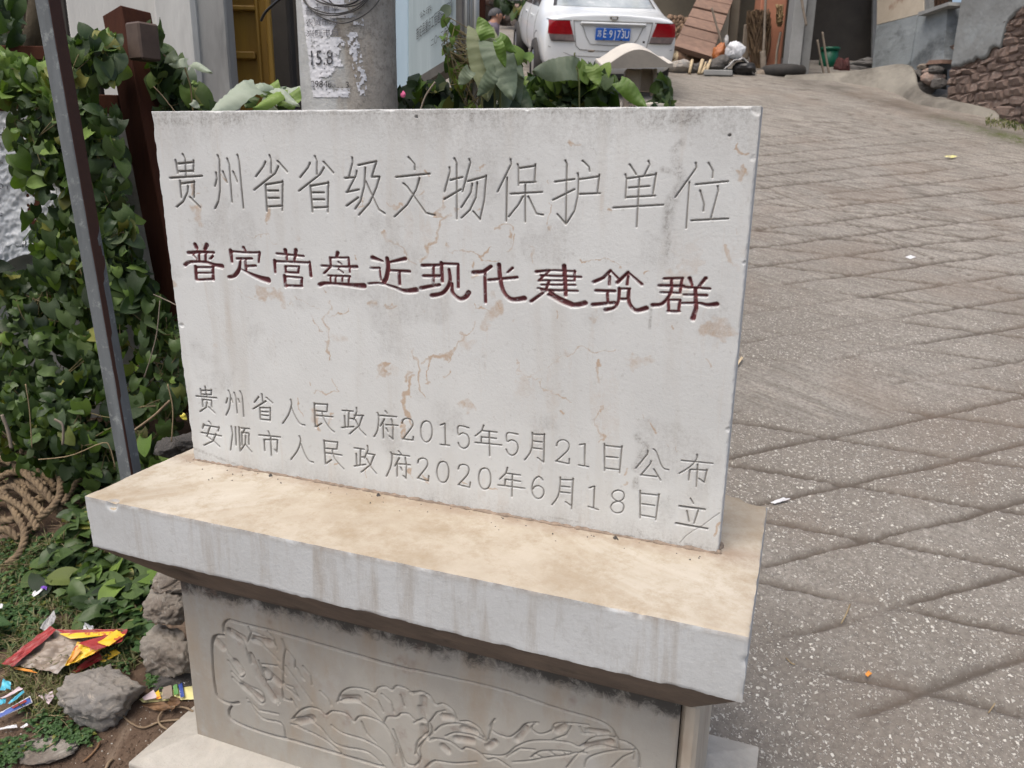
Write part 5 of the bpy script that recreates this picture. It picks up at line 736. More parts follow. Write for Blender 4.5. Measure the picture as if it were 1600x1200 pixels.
# pebbles and clods: uncountable
def scatter_lumps(name, mat, n, samp, smin, smax, seed):
    rs = random.Random(seed); V = []; Fc = []
    for _ in range(n):
        q = samp(rs); s = rs.uniform(smin, smax)*rs.uniform(.4, 1); n0 = len(V)
        rx = [rs.uniform(.6, 1.25)*s for _ in range(6)]
        V += [(q.x+rx[0], q.y, q.z), (q.x-rx[1], q.y, q.z), (q.x, q.y+rx[2], q.z), (q.x, q.y-rx[3], q.z), (q.x, q.y, q.z+rx[4]*.8), (q.x, q.y, q.z-rx[5]*.5)]
        Fc += [(n0+a, n0+b, n0+c) for a, b, c in ((0, 2, 4), (2, 1, 4), (1, 3, 4), (3, 0, 4), (2, 0, 5), (1, 2, 5), (3, 1, 5), (0, 3, 5))]
    return tag(mesh(name, V, Fc, mat), kind='stuff')
def s_soil(rs):
    q = onsoil(rs.uniform(0, 300), rs.uniform(1060, 1230)); return q
scatter_lumps('soil_clods', M['soil'], 1500, s_soil, .002, .008, 3)
scatter_lumps('pale_grit', M['plinth'], 260, s_soil, .0012, .004, 5)

# litter -----------------------------------------------------------
def sheet(name, corners, mat, parent=None, n=14, amp=.004, seed=0, th=.0006, curl=0, freq=3.0):
    a, b, c, d = [Vector(q) for q in corners]; V = []
    nrm = (b-a).cross(d-a).normalized()
    if nrm.z < 0 and abs(nrm.z) > .3: nrm = -nrm
    for j in range(n+1):
        for i in range(n+1):
            u = i/n; v = j/n; q = (a*(1-u)+b*u)*(1-v)+(d*(1-u)+c*u)*v
            hh = float(fbm(u*freq+seed, v*freq+seed*3, 3, seed))-.5
            V.append(q+nrm*(amp*2*hh+curl*(max(0, abs(u-.5)*2-.5)**2)))
    o = mesh(name, V, [(j*(n+1)+i, j*(n+1)+i+1, (j+1)*(n+1)+i+1, (j+1)*(n+1)+i) for j in range(n) for i in range(n)], mat, parent, smooth=True)
    return o
def lit(name, px, lift, mat, parent=None, **k):
    return sheet(name, [onsoil(x, y, l if isinstance(lift, (list, tuple)) else lift) for (x, y), l in zip(px, lift if isinstance(lift, (list, tuple)) else [lift]*4)], mat, parent, **k)
def pack(name, label, pos, cat='wrapper'):
    return emp(name, pos, label, cat, 'litter on the grass')
M['foil'] = simple('dirty_inside_of_packet', (.27, .22, .175), (.20, .16, .125), 20, .4, .002, 40, c3=(.36, .34, .32), s3=14)
M['pk_red'] = simple('red_print', (.33, .03, .03), (.22, .025, .025), 18, .45, .003, 30, c3=(.36, .26, .18), s3=16, lo3=.62, hi3=.70)
M['pk_yellow'] = simple('yellow_print', (.70, .47, .02), (.62, .38, .03), 15, .4, c3=(.42, .09, .03), s3=38, lo3=.56, hi3=.60)
M['pk_lemon'] = simple('lemon_print', (.68, .64, .22), (.58, .55, .30), 15, .4, c3=(.30, .25, .18), s3=30, lo3=.56, hi3=.62)
M['pk_blue'] = simple('blue_print', (.03, .06, .27), (.05, .10, .34), 15, .4, c3=(.4, .42, .5), s3=40, lo3=.6, hi3=.62)
M['pk_cyan'] = simple('cyan_print', (.10, .45, .58), (.06, .36, .5), 15, .35)
M['pk_white'] = simple('white_print', (.66, .66, .67), (.55, .56, .58), 15, .4)
M['pk_green'] = simple('green_print', (.10, .26, .07), rough=.4)
M['pk_pink'] = simple('pale_pink_paper', (.58, .47, .49), (.5, .42, .45), 12, .7)
M['pk_orange'] = simple('orange_print', (.62, .22, .03), (.7, .3, .05), 12, .4)
M['purple'] = simple('purple_petal', (.17, .07, .42), rough=.6)
# big red and yellow packet, torn open and lying on the grass
r0 = pack('snack_packet', 'torn open red and yellow plastic packet with muddy inside', onsoil(100, 1040))
lit('packet_inside', [(8, 1036), (88, 1050), (195, 988), (78, 982)], [.045, .045, .05, .05], M['foil'], r0, n=40, amp=.018, seed=5, freq=5)
lit('red_border', [(2, 1037), (20, 1042), (88, 984), (78, 978)], [.056, .056, .065, .065], M['pk_red'], r0, n=20, amp=.006, seed=6, freq=7)
lit('red_border', [(86, 984), (108, 994), (196, 990), (200, 983)], [.064, .06, .062, .066], M['pk_red'], r0, n=20, amp=.006, seed=7, freq=7)
lit('yellow_border', [(92, 990), (110, 998), (160, 994), (190, 986)], [.068, .064, .066, .07], M['pk_yellow'], r0, n=10, amp=.002, seed=8)
lit('folded_flap', [(101, 1041), (122, 1034), (165, 1012), (121, 1004)], [.07, .065, .07, .085], M['pk_yellow'], r0, n=20, amp=.008, seed=9, freq=6)
lit('flap_print', [(103, 1038), (112, 1034), (127, 1016), (120, 1010)], [.077, .072, .082, .089], M['pk_orange'], r0, n=8, amp=.003, seed=12)
lit('flap_border', [(121, 1004), (150, 1016), (190, 1002), (200, 985)], [.09, .08, .072, .07], M['pk_red'], r0, n=10, amp=.003, seed=10)
lit('yellow_print_patch', [(152, 1004), (170, 1010), (196, 992), (182, 985)], [.084, .082, .078, .078], M['pk_yellow'], r0, n=10, amp=.004, seed=11)
lit('lower_edge', [(20, 1041), (24, 1046), (60, 1052), (50, 1047)], [.035, .03, .034, .038], M['pk_orange'], r0, n=6, amp=.002, seed=13)
r0 = pack('torn_wrapper', 'red plastic scrap showing behind the boulder', onsoil(140, 1045))
lit('scrap', [(108, 1050), (112, 1056), (160, 1030), (155, 1018)], [.018, .018, .03, .03], M['pk_red'], r0, n=10, amp=.004, seed=14)
lit('scrap_print', [(152, 1030), (160, 1036), (188, 1020), (180, 1014)], [.02, .02, .03, .03], M['pk_yellow'], r0, n=8, amp=.004, seed=15)
r0 = pack('snack_packet', 'lemon yellow packet with colourful pictures lying against the pedestal', onsoil(255, 1085))
lit('packet_film', [(217, 1093), (224, 1098), (303, 1092), (300, 1050)], [.006, .006, .01, .02], M['pk_lemon'], r0, n=16, amp=.003, seed=16)
for nm, px, m in (('printed_patch', [(222, 1090), (226, 1094), (246, 1090), (240, 1078)], 'pk_pink'), ('printed_patch', [(242, 1083), (245, 1093), (252, 1091), (248, 1078)], 'pk_yellow'), ('printed_patch', [(253, 1075), (254, 1093), (270, 1090), (268, 1070)], 'foil'),
                  ('printed_patch', [(270, 1070), (272, 1086), (279, 1084), (276, 1066)], 'pk_green'), ('printed_patch', [(278, 1066), (282, 1090), (288, 1088), (284, 1063)], 'pk_blue'), ('printed_patch', [(283, 1062), (288, 1068), (296, 1064), (293, 1058)], 'pk_white')):
    lit(nm, px, .019, M[m], r0, n=5, amp=.001, seed=18)
r0 = pack('toothpaste_box', 'flattened blue card packet edge with white rim', onsoil(25, 1100))
lit('card', [(-8, 1118), (-4, 1124), (51, 1098), (47, 1087)], .03, M['pk_white'], r0, n=6, amp=.001, seed=20)
lit('blue_face', [(-8, 1119), (-4, 1123), (49, 1097), (46, 1089)], .0325, M['pk_blue'], r0, n=6, amp=.001, seed=20)
lit('red_print_line', [(18, 1105), (20, 1107), (42, 1096), (40, 1093)], .035, M['pk_red'], r0, n=5, amp=.001, seed=20)
r0 = pack('torn_wrapper', 'turquoise wrapper crumpled in the grass at the left edge', onsoil(15, 1085))
lit('wrapper_fold', [(0, 1079), (16, 1076), (17, 1066), (5, 1060)], .045, M['pk_cyan'], r0, n=8, amp=.006, seed=22)
lit('wrapper_fold', [(12, 1100), (20, 1098), (38, 1081), (36, 1078)], .04, M['pk_cyan'], r0, n=8, amp=.006, seed=23)
lit('wrapper_fold', [(0, 1091), (10, 1090), (36, 1076), (30, 1073)], .048, M['pk_pink'], r0, n=8, amp=.004, seed=24)
lit('wrapper_fold', [(-4, 1094), (-2, 1101), (8, 1099), (10, 1091)], .04, M['pk_cyan'], r0, n=8, amp=.006, seed=25)
def one(name, label, px, lift, m, amp=.006, seed=1, cat='litter', n=10):
    return tag(lit(name, px, lift, M[m], n=n, amp=amp, seed=seed), label, cat, 'litter on the grass')
one('foil_scrap', 'crumpled silver foil scrap behind the red packet', [(62, 982), (72, 984), (88, 966), (84, 952)], .05, 'silver', .01, 31)
one('plastic_scrap', 'small clear plastic scrap above the red packet', [(128, 985), (142, 986), (146, 978), (133, 974)], .045, 'pk_white', .01, 32)
one('paper_scrap', 'pale pink paper sticking out under the boulder', [(60, 1087), (76, 1100), (84, 1088), (82, 1080)], .03, 'pk_pink', .003, 33)
one('paper_scrap', 'white paper strip on the soil at the left edge', [(-6, 1138), (0, 1140), (27, 1137), (26, 1132)], .015, 'pk_white', .004, 34)
one('paper_scrap', 'short white paper curl right of the white strip', [(31, 1136), (36, 1138), (44, 1133), (42, 1129)], .018, 'pk_white', .004, 35)
one('plastic_scrap', 'translucent wrapper end near the purple petal', [(48, 930), (54, 932), (70, 920), (62, 916)], .05, 'pk_white', .006, 36)
one('petal', 'small purple petal in the grass', [(64, 920), (72, 921), (76, 912), (69, 909)], .055, 'purple', .006, 37, 'petal')
one('plastic_scrap', 'white crumpled scrap below the rope at the left edge', [(-3, 950), (3, 951), (5, 944), (0, 942)], .05, 'pk_white', .006, 38)
# dead leaf and roots by the plinth
tag(lit('dead_leaf', [(220, 1102), (250, 1112), (268, 1106), (255, 1096)], [.02, .012, .03, .03], M['deadleaf'], n=8, amp=.012, seed=40), 'curled dry brown leaf on the soil beside the plinth', 'leaf')
tag(lit('dead_leaf', [(258, 1098), (270, 1112), (284, 1092), (272, 1088)], [.02, .015, .03, .035], M['deadleaf'], n=8, amp=.014, seed=41), 'crumpled dry leaf under the lemon yellow packet', 'leaf')
def ground_curve(name, pxs, r, mat, label, cat, lift=.006, n=24, group=None):
    pts = curve_pts([onsoil(x, y, lift if not isinstance(lift, list) else lift[i]) for i, (x, y) in enumerate(pxs)], n)
    return tag(tube(name, pts, r, mat, n=6, wob=.12), label, cat, group)
ground_curve('root', [(192, 1118), (205, 1130), (225, 1137), (250, 1128), (285, 1124)], .0028, M['twig'], 'thin brown root curving across the soil by the plinth corner', 'root')
ground_curve('root', [(302, 1112), (290, 1106), (272, 1104), (258, 1108), (248, 1120), (250, 1132), (262, 1140)], .0028, M['twig'], 'looping brown root touching the plinth edge', 'root', lift=.012)
ground_curve('twig', [(130, 1190), (142, 1180), (152, 1168), (156, 1160)], .003, M['deadleaf'], 'short curved dark twig on bare soil', 'twig')
ground_curve('twig', [(165, 1202), (170, 1192), (176, 1186)], .0045, M['twig'], 'thick pale twig stub at the bottom edge', 'twig')
ground_curve('twig', [(65, 1172), (85, 1160), (98, 1143)], .0015, M['straw'], 'straw stalk crossing the clover', 'twig', lift=.02)
# straw rope coil
rp = emp('straw_rope', onsoil(50, 800), 'thick muddy straw rope lying in tangled coils in the weeds', 'rope')
def rope(ctrl, r, D=None, seed=0):
    pts = curve_pts(ctrl, 40); V = []; Fc = []
    n = len(pts)
    for s in range(3):
        q = []; L = 0
        for i, p in enumerate(pts):
            if i: L += (pts[i]-pts[i-1]).length
            t = pts[min(i+1, n-1)]-pts[max(i-1, 0)]; x, y = frame_of(t); a = L/(r*5.5)*2*math.pi+s*2*math.pi/3
            q.append(p+x*math.cos(a)*r*.5+y*math.sin(a)*r*.5)
        tube('x', q, r*.62, None, n=7, wob=.16, collect=(V, Fc))
    o = mesh('rope_strand', V, Fc, M['rope'], rp, smooth=True); return o
def rc(L): return [onsoil(x, y, .03) + Vector((0, 0, h)) for x, y, h in L]
for L, r in (([(-10, 745, .05), (30, 752, .06), (70, 762, .05), (85, 775, .03), (60, 790, .02)], .014), ([(-5, 770, .03), (40, 775, .05), (80, 790, .03), (95, 800, .0)], .014),
             ([(50, 745, .09), (85, 745, .08), (100, 735, .07), (92, 712, .07), (86, 706, .05)], .012), ([(-8, 752, .09), (20, 762, .1), (60, 785, .08), (85, 800, .04)], .013),
             ([(95, 760, .06), (98, 785, .05), (88, 805, .04), (60, 820, .02), (38, 830, .0)], .012), ([(-5, 760, .05), (10, 790, .05), (28, 820, .04), (40, 840, .02), (32, 862, .0), (10, 878, -.01)], .012),
             ([(-8, 800, .03), (5, 790, .05), (25, 785, .06), (50, 800, .05), (70, 815, .03)], .012), ([(-10, 815, .02), (15, 822, .02), (35, 815, .03), (45, 800, .04), (40, 780, .05)], .012),
             ([(-10, 838, .01), (10, 836, .02), (30, 845, .01)], .012), ([(100, 800, .03), (115, 780, .04), (128, 765, .04)], .010), ([(40, 735, .07), (50, 725, .08), (62, 735, .08)], .014),
             ([(5, 800, .06), (20, 810, .07), (45, 820, .05), (60, 835, .02)], .011), ([(-5, 785, .08), (25, 775, .09), (55, 775, .08), (75, 785, .06)], .012)):
    rope(rc(L), r)
# scraps on the road
def rscrap(name, label, pxs, m, lift=.004, amp=.003, cat='litter', seed=60):
    S4 = [onroad(x, y)+Vector((0, 0, lift)) for x, y in pxs]; return tag(sheet(name, S4, M[m], n=6, amp=amp, seed=seed), label, cat)
rscrap('paper_scrap', 'white paper scrap on the road touching the ledge corner', [(1203, 790), (1210, 791), (1235, 784), (1224, 782)], 'pk_white', .012, .006)
rscrap('paper_scrap', 'tiny white paper square on the grooved road', [(1414, 403), (1422, 406), (1431, 403), (1423, 400)], 'pk_white', .006)
rscrap('dead_leaf', 'pale yellow leaf far up the road', [(1475, 248), (1485, 250), (1496, 248), (1488, 246)], 'pk_lemon', .02, .01, 'leaf')
rscrap('seed_husk', 'small orange brown husk on the road', [(1351, 1057), (1355, 1061), (1362, 1056), (1357, 1051)], 'pk_orange', .008, .004, 'husk')
rscrap('wood_chip', 'pale wood chip at the edge of the tablet', [(1150, 575), (1153, 576), (1161, 565), (1158, 563)], 'logend', .02, .003, 'chip')
tag(tube('straw_stalk', curve_pts([onroad(1314, 976)+Vector((0, 0, .004)), onroad(1322, 962)+Vector((0, 0, .006)), onroad(1328, 946)+Vector((0, 0, .004))], 8), .0022, M['straw'], n=5), 'split straw stalk lying on the pebbled road', 'straw')
tag(tube('straw_stalk', curve_pts([onroad(1544, 1116)+Vector((0, 0, .004)), onroad(1554, 1102)+Vector((0, 0, .006))], 4), .0018, M['straw'], n=5), 'short straw stalk near the right edge of the road', 'straw')
tag(tube('straw_stalk', curve_pts([onroad(1228, 1030)+Vector((0, 0, .004)), onroad(1236, 1038)+Vector((0, 0, .004)), onroad(1242, 1040)+Vector((0, 0, .004))], 4), .002, M['straw'], n=5), 'bent straw stalk on the road right of the ledge', 'straw')
def s_road(rs):
    q = onroad(rs.uniform(1130, 1620), rs.uniform(560, 1230)); h = road_h(np.array([(q-CAM).dot(RH)]), np.array([(q-CAM).dot(FH)]))[0][0]; q.z += h+.0004; return q
scatter_lumps('loose_gravel', M['plinth'], 900, s_road, .0012, .0042, 15)
# ------------------------------------------------------------------ wall, fence, posts on the left
def quadwall(name, pts, th, mat, parent=None, nrm=None):
    """thin upright slab through 4 world points (front face), extruded away"""
    P = [Vector(p) for p in pts]; n = nrm if nrm is not None else FH
    V = P+[p+n*th for p in P]
    return recalc(mesh(name, V, [(0, 1, 2, 3), (7, 6, 5, 4), (0, 4, 5, 1), (1, 5, 6, 2), (2, 6, 7, 3), (3, 7, 4, 0)], mat, parent))
def upquad(x0, x1, D0, D1, z0, z1):
    a = at(x0, 300, D0); b = at(x1, 300, D1)
    return [Vector((a.x, a.y, z0)), Vector((b.x, b.y, z0)), Vector((b.x, b.y, z1)), Vector((a.x, a.y, z1))]
tag(quadwall('low_wall', upquad(-260, 250, 3.0, 3.12, -.7, at(100, 166, 3.0).z), .16, M['wallwhite']), 'low whitewashed wall behind the climbing vine', 'wall')
# crinkled white plastic sheet hung over the wall
def crinkle():
    n, m = 110, 130; x0, x1, y0, y1 = -60, 108, 172, 408; V = []; 
    sh = tag(bpy.data.objects.new('plastic_sheet', None), 'crinkled white plastic sheet with faded black lettering hung on the low wall', 'sheet'); COL.objects.link(sh); sh.location = at(20, 300, 2.93)
    D0 = 2.93
    for j in range(m+1):
        for i in range(n+1):
            u = i/n; v = j/m; p = at(x0+(x1-x0)*u, y0+(y1-y0)*v + (12*math.sin(u*7) if v > .9 else 0), D0)
            a = float(fbm(u*7+v*3, v*8, 3, 5)); b = abs(float(fbm(u*16-v*6, v*17+u*7, 3, 8))-.5); c = abs(float(fbm(u*34+v*14, v*30, 2, 12))-.5)
            V.append(p-FH*(.02*a+.03*(.5-b)*.9+.009*(.5-c)))
    o = mesh('sheet_film', V, gridfaces(n+1, m+1), M['sheet'], sh, smooth=True)
    # lettering printed on the sheet, laid onto its folds
    VV = np.array([tuple(v) for v in V]).reshape(m+1, n+1, 3)
    def on(u, v):
        i = int(min(max(u*n, 0), n-1)); j = int(min(max(v*m, 0), m-1)); return Vector(VV[j, i])-FH*.004
    for s, cx, cy, h in (('出', 8, 208, 16), ('ep', 9, 256, 9), ('品质', 5, 228, 9), ('On', 12, 292, 13), ('in', 2, 310, 13), ('c', 10, 334, 12)):
        me = textmesh(s, 1)
        putmesh('lettering', me, M['ink_grey'] if s != '出' else M['ink'], sh, lambda X, Y, Z, cx=cx, cy=cy, h=h: on((cx+X*h-x0)/(x1-x0), (cy-Y*h-y0)/(y1-y0)))
crinkle()
fence = emp('timber_fence', at(230, 500, 2.85), 'dark red brown timber fence overgrown with vine', 'fence')
def slanted(name, top, bot, Dt, Db, w, mat, parent, rot=0.0, bev=.004, dd=None):
    a = at(*top, Dt); b = at(*bot, Db); az = (a-b).normalized()
    ax = Matrix.Rotation(rot, 3, 'Z') @ RH; ax = (ax-az*ax.dot(az)).normalized(); ay = az.cross(ax)
    L = (a-b).length
    return box(name, (a+b)/2, (w, dd or w, L), mat, parent, ax=ax, ay=ay, az=az, bev=bev)
slanted('post', (198, 22), (318, 640), 2.95, 2.72, .115, M['brownpaint'], fence, rot=math.radians(-32))
a = at(224, 66, 2.78)
box('rail_end', a, (.075, .075, .115), M['bracket'], fence, ax=Matrix.Rotation(math.radians(-32), 3, 'Z') @ RH, ay=Matrix.Rotation(math.radians(-32), 3, 'Z') @ FH, bev=.006)
for (y0, y1, D) in ((70, 92, 2.9), (143, 172, 2.88)):
    p0 = at(-260, (y0+y1)/2-4, D); p1 = at(190, (y0+y1)/2+6, D+.08); hgt = (at(50, y0, D)-at(50, y1, D)).length
    az = Vector((0, 0, 1)); ax = (p1-p0).normalized(); ay = az.cross(ax).normalized(); box('rail', (p0+p1)/2, ((p1-p0).length, .05, hgt), M['brownpaint'], fence, ax=ax, ay=ay, az=ax.cross(ay), bev=.003)
for x in (20,):
    slanted('upright', (x, 20 if x > 50 else 95), (x+70, 500), 2.98, 2.9, .055, M['brownpaint'], fence)
for (x0, x1) in ((88, 112), (113.5, 138), (139.5, 166)):
    b_ = pbox('board', x0, x1, 62, 330, 3.0, .02, M['darkboard'], fence, bev=.003)  # dark boards added behind the vine so its gaps read black
# steel tube standing right behind the ledge
st = emp('steel_tube_post', at(230, 840, 1.95), 'slanting square steel tube post streaked with brown rust beside the pedestal', 'post')
def steel_post():
    a = at(71, -20, 1.93); b = at(222, 840, 1.86); az = (a-b).normalized(); rot = math.radians(74)
    ax = Matrix.Rotation(rot, 3, 'Z') @ RH; ax = (ax-az*ax.dot(az)).normalized(); ay = az.cross(ax); L = (a-b).length; h = .0195
    V = []; Fc = []; C = []; n = 110; prof = []
    cs = [(-h, -h), (h, -h), (h, h), (-h, h)]
    for q in range(4):
        (x0, y0), (x1, y1) = cs[q], cs[(q+1) % 4]
        for f in (.07, .14, .25, .4, .55, .7, .86, .93): prof.append((x0+(x1-x0)*f, y0+(y1-y0)*f))
    m = len(prof)
    for i in range(n+1):
        t = i/n; wv = 1.2 if t > .66 else max(.10, .10+(t/.66)**2*.9)*(.65+.7*float(vnoise(t*26, 3, 5)))
        for (x, y) in prof:
            V.append(b+az*L*i/n+ax*x+ay*y)
            fr = (x+h)/(2*h) if y < -h*.99 else 9
            r_ = (1.0 if fr < wv else .0) if fr < 2 else (1.0 if x > h*.9 and t > .6 else 0.0)
            if fr < .10 and t > .3: r_ = .75
            C.append((r_, 0, 0, 1))
    for i in range(n):
        for k in range(m): Fc.append((i*m+k, i*m+(k+1) % m, (i+1)*m+(k+1) % m, (i+1)*m+k))
    mesh('tube', V, Fc, M['steel'], st, vcol=np.array(C))
    tube('end_cap', [b+az*(L-.002), b+az*(L+.002)], .02, M['steel'], st, n=4)
steel_post()
# grey plastered building with ochre door behind
bw = emp('grey_building', at(230, 300, 4.4), 'pale grey plastered building with an ochre wooden door', 'building')
zb = -.6
pbox('wall', 104, 262, -260, 300, 4.45, .3, M['greywall'], bw, zb=zb)
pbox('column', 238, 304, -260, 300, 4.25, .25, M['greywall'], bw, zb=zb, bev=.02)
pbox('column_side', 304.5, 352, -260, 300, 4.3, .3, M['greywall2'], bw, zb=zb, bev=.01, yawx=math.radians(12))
dr = pbox('door', 352, 418, -260, 300, 4.75, .06, M['yellow'], bw, zb=zb)
for (x0, x1, y0, y1) in ((345, 352, -260, 300), (398, 402, -260, 300), (414, 421, -260, 300), (352, 398, -40, -20), (352, 398, 8, 16), (352, 398, 80, 92), (352, 398, 200, 215)):
    pbox('door_rail', x0, x1, y0, y1, 4.71, .04, M['yellow'], bw, bev=.006)
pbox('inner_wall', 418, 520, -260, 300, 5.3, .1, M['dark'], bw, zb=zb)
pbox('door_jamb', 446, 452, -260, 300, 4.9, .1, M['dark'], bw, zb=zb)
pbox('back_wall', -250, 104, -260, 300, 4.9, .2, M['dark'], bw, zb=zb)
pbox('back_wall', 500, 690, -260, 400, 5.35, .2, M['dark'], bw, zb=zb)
# dark tree stem behind the fence, top left
tr = emp('tree', at(30, 200, 3.9), 'dark gnarled tree stem behind the fence in the top left corner', 'tree')
tube('trunk', curve_pts([at(60, 260, 3.9), at(45, 100, 3.85), at(30, 20, 3.8), at(5, -80, 3.8)], 14), [.13, .13, .13, .12, .12, .12, .11, .11, .11, .1, .1, .1, .1, .09, .09], M['darkbark'], tr, n=12, wob=.12)
tube('limb', curve_pts([at(45, 80, 3.8), at(62, 30, 3.7), at(64, -60, 3.7)], 8), .05, M['darkbark'], tr, n=9, wob=.12)
V = []
# ------------------------------------------------------------------ utility pole with torn posters and cables
pd = 2.75; pc = at(544, 86, pd+.17); PR = .168
pole = emp('utility_pole', (pc.x, pc.y, gz(pc.x, pc.y)-.1), 'old concrete utility pole with torn posters and black cables', 'pole')
pbase = gz(pc.x, pc.y)-.1
def build_pole():
    n = 96; zs = np.linspace(pbase, 4.2, 150); V = []; C = []
    for z in zs:
        for k in range(n):
            a = 2*math.pi*k/n; d = Vector((math.cos(a), math.sin(a), 0)); sx = d.dot(RH)
            r = PR*(1-.012*(z-1)) + .003*float(0)
            V.append((pc.x+d.x*r, pc.y+d.y*r, z)); C.append((sx, z))
    V = np.array(V); C = np.array(C)
    nz = fbm(C[:, 0]*4+3, C[:, 1]*5, 4, 9)
    sm = np.clip((-.02-C[:, 0]+(nz-.5)*1.1)*4, 0, 1)
    nn = fbm(V[:, 0]*22, V[:, 2]*22+V[:, 1]*15, 4, 4)-.5
    cen = np.array([pc.x, pc.y]); rad = (V[:, :2]-cen); V[:, :2] = cen+rad*(1+nn*.018*(1-sm*.7))[:, None]
    m = len(zs); i = np.arange(m*n).reshape(m, n); j = np.roll(i, -1, 1)
    Fc = np.stack([i[:-1].ravel(), j[:-1].ravel(), j[1:].ravel(), i[1:].ravel()], 1)
    mesh('shaft', V, Fc, M['pole'], pole, smooth=True, vcol=np.stack([sm, sm*0, sm*0, sm*0+1], 1))
build_pole()
def onpole(px, py, lift=.002):
    """point on the front of the shaft seen at this place"""
    d = ray(px, py); o = CAM; r = PR*(1-.012*(.8))+lift
    ox, oy = o.x-pc.x, o.y-pc.y; A = d.x**2+d.y**2; B = 2*(ox*d.x+oy*d.y); Cc = ox*ox+oy*oy-r*r; disc = B*B-4*A*Cc
    if disc < 0: disc = 0
    t = (-B-math.sqrt(disc))/(2*A); return o+d*t
def poster(name, x0, x1, y0, y1, fn, step=1.0, lift=.003, mat='paper'):
    """paper remains: small cells kept where fn(x, y) is true"""
    nx = int((x1-x0)/step)+1; ny = int((y1-y0)/step)+1; V = []; Fc = []; ix = {}
    def vid(i, j):
        if (i, j) not in ix:
            x = x0+i*step; y = y0+j*step; ix[(i, j)] = len(V)
            V.append(onpole(x+.8*(float(hsh(i, j, 3))-.5), y+.8*(float(hsh(i, j, 4))-.5), lift+.0015*float(vnoise(x*.3, y*.3, 6))))
        return ix[(i, j)]
    for j in range(ny-1):
        for i in range(nx-1):
            x = x0+(i+.5)*step; y = y0+(j+.5)*step
            if fn(x, y): Fc.append((vid(i, j), vid(i, j+1), vid(i+1, j+1), vid(i+1, j)))
    return mesh(name, V, Fc, M[mat], pole, smooth=True)
nz2 = lambda x, y, s=.12, k=3: float(fbm(x*s+9.3, y*s+4.1, 4, k))
def big(x, y):
    left = 471+.12*y+3*(nz2(x, y, .15)-.5)
    if x < left: return False
    edge = 541 if y < 28 else (528-(y-28)*.35 if y < 58 else (532 if y < 104 else (520 if y < 122 else (516 if y < 138 else 540))))
    if y > 152-.5*(nz2(x, y, .3)): return False
    e = edge+26*(nz2(x, y, .10, 7)-.5)+10*(nz2(x, y, .4, 8)-.5)
    if x > e: return False
    if 120 < y < 126 and x > 500: return nz2(x, y, .3, 5) > .5
    return nz2(x, y, .25, 11) > .30
poster('poster_remains', 468, 560, -60, 154, big)
def bits(x, y): 
    s = nz2(x, y, .16, 21)
    if 540 < x < 573 and 50 < y < 150: 
        c = abs(x-(551+(y-60)*.18 if y < 95 else 558+(y-95)*.22)); return c < 9 and s > .53
    if 545 < x < 568 and y < 40: return s > .60
    return False
poster('poster_scraps', 536, 576, -20, 152, bits, step=.9)
def ptext(s, x, y, size, m='ink', sx=1.0, slope=.0):
    me = textmesh(s, 1, 'LEFT')
    putmesh('lettering', me, M[m], pole, lambda X, Y, Z: onpole(x+X*size*sx, y-Y*size+slope*X*size, .0075))
ptext('普定县平', 476, 18, 13.5, 'ink_grey', slope=-.05); ptext('农贸市场', 477, 36, 12.5, 'ink_grey', slope=-.03); ptext('兴旺市场', 479, 53, 12.5, 'ink_grey', slope=-.03)
ptext('15.8', 481, 92, 33, 'ink_worn', .70, slope=-.02); ptext('898485', 485, 132, 15.5, 'ink_worn', .86); ptext('. . 3', 527, 133, 14, 'ink', .9)
def cable(ctrl, r, name='cable'):
    tube(name, curve_pts(ctrl, 44), r, M['cable'], pole, n=7)
for (pts, r) in (([(468, -14), (480, 8), (508, 20), (535, 20), (560, 10), (585, -14)], .0022), ([(470, -14), (485, 14), (513, 24), (540, 21), (563, 11), (584, -14)], .0022), ([(466, -14), (492, 20), (525, 35), (550, 33), (580, 15), (602, -14)], .0020),
                 ([(478, -16), (497, 2), (525, 8), (552, 4), (575, -16)], .0026), ([(485, -18), (505, 1), (530, 8), (556, 3), (572, -18)], .0022), ([(500, -22), (520, 6), (545, 10), (566, 2), (580, -20)], .0020)):
    cable([onpole(x, y, .014) for x, y in pts], r)
for k in range(7):
    cable([onpole(466+5*k, -16-6*k, .02), onpole(500+3*k, -40-5*k, .03), onpole(545+5*k, -40-6*k, .03), onpole(585+3*k, -16-8*k, .02)], .0022)
cable([at(408, 32, 2.8), at(416, 18, 2.75), at(436, 0, 2.7), at(462, -20, 2.65)], .0045, 'cable_end')
# ------------------------------------------------------------------ notice board on steel posts, receding from the road
bd = emp('notice_board', at(700, 180, 3.2), 'pale blue grey notice board with rows of black characters on stainless posts', 'sign')
B0 = at(622, 142, 4.3); B1 = at(752, 48, 3.05)
bz = at(700, 86, 3.5).z
def bpt(u, z): return Vector((B0.x+(B1.x-B0.x)*u, B0.y+(B1.y-B0.y)*u, z))
bn = Vector((B1.y-B0.y, -(B1.x-B0.x), 0)).normalized()
if bn.dot(CAM-B0) < 0: bn = -bn
def bray(px, py, off=.0):
    d = ray(px, py); t = ((B0+bn*off)-CAM).dot(bn)/d.dot(bn); return CAM+d*t
def bquad(name, pxs, th, mat, off=0):
    P = [bray(x, y, off) for x, y in pxs]; V = P+[p-bn*th for p in P]
    return recalc(mesh(name, V, [(0, 1, 2, 3), (7, 6, 5, 4), (0, 4, 5, 1), (1, 5, 6, 2), (2, 6, 7, 3), (3, 7, 4, 0)], mat, bd))
bquad('panel', [(637, 132), (722, 78), (722, -420), (637, -300)], .03, M['board'])
bquad('blue_strip', [(618, 143), (637, 132.5), (637, -300), (618, -280)], .035, M['boardblue'], .004)  # lighter blue strip along the left end of the board
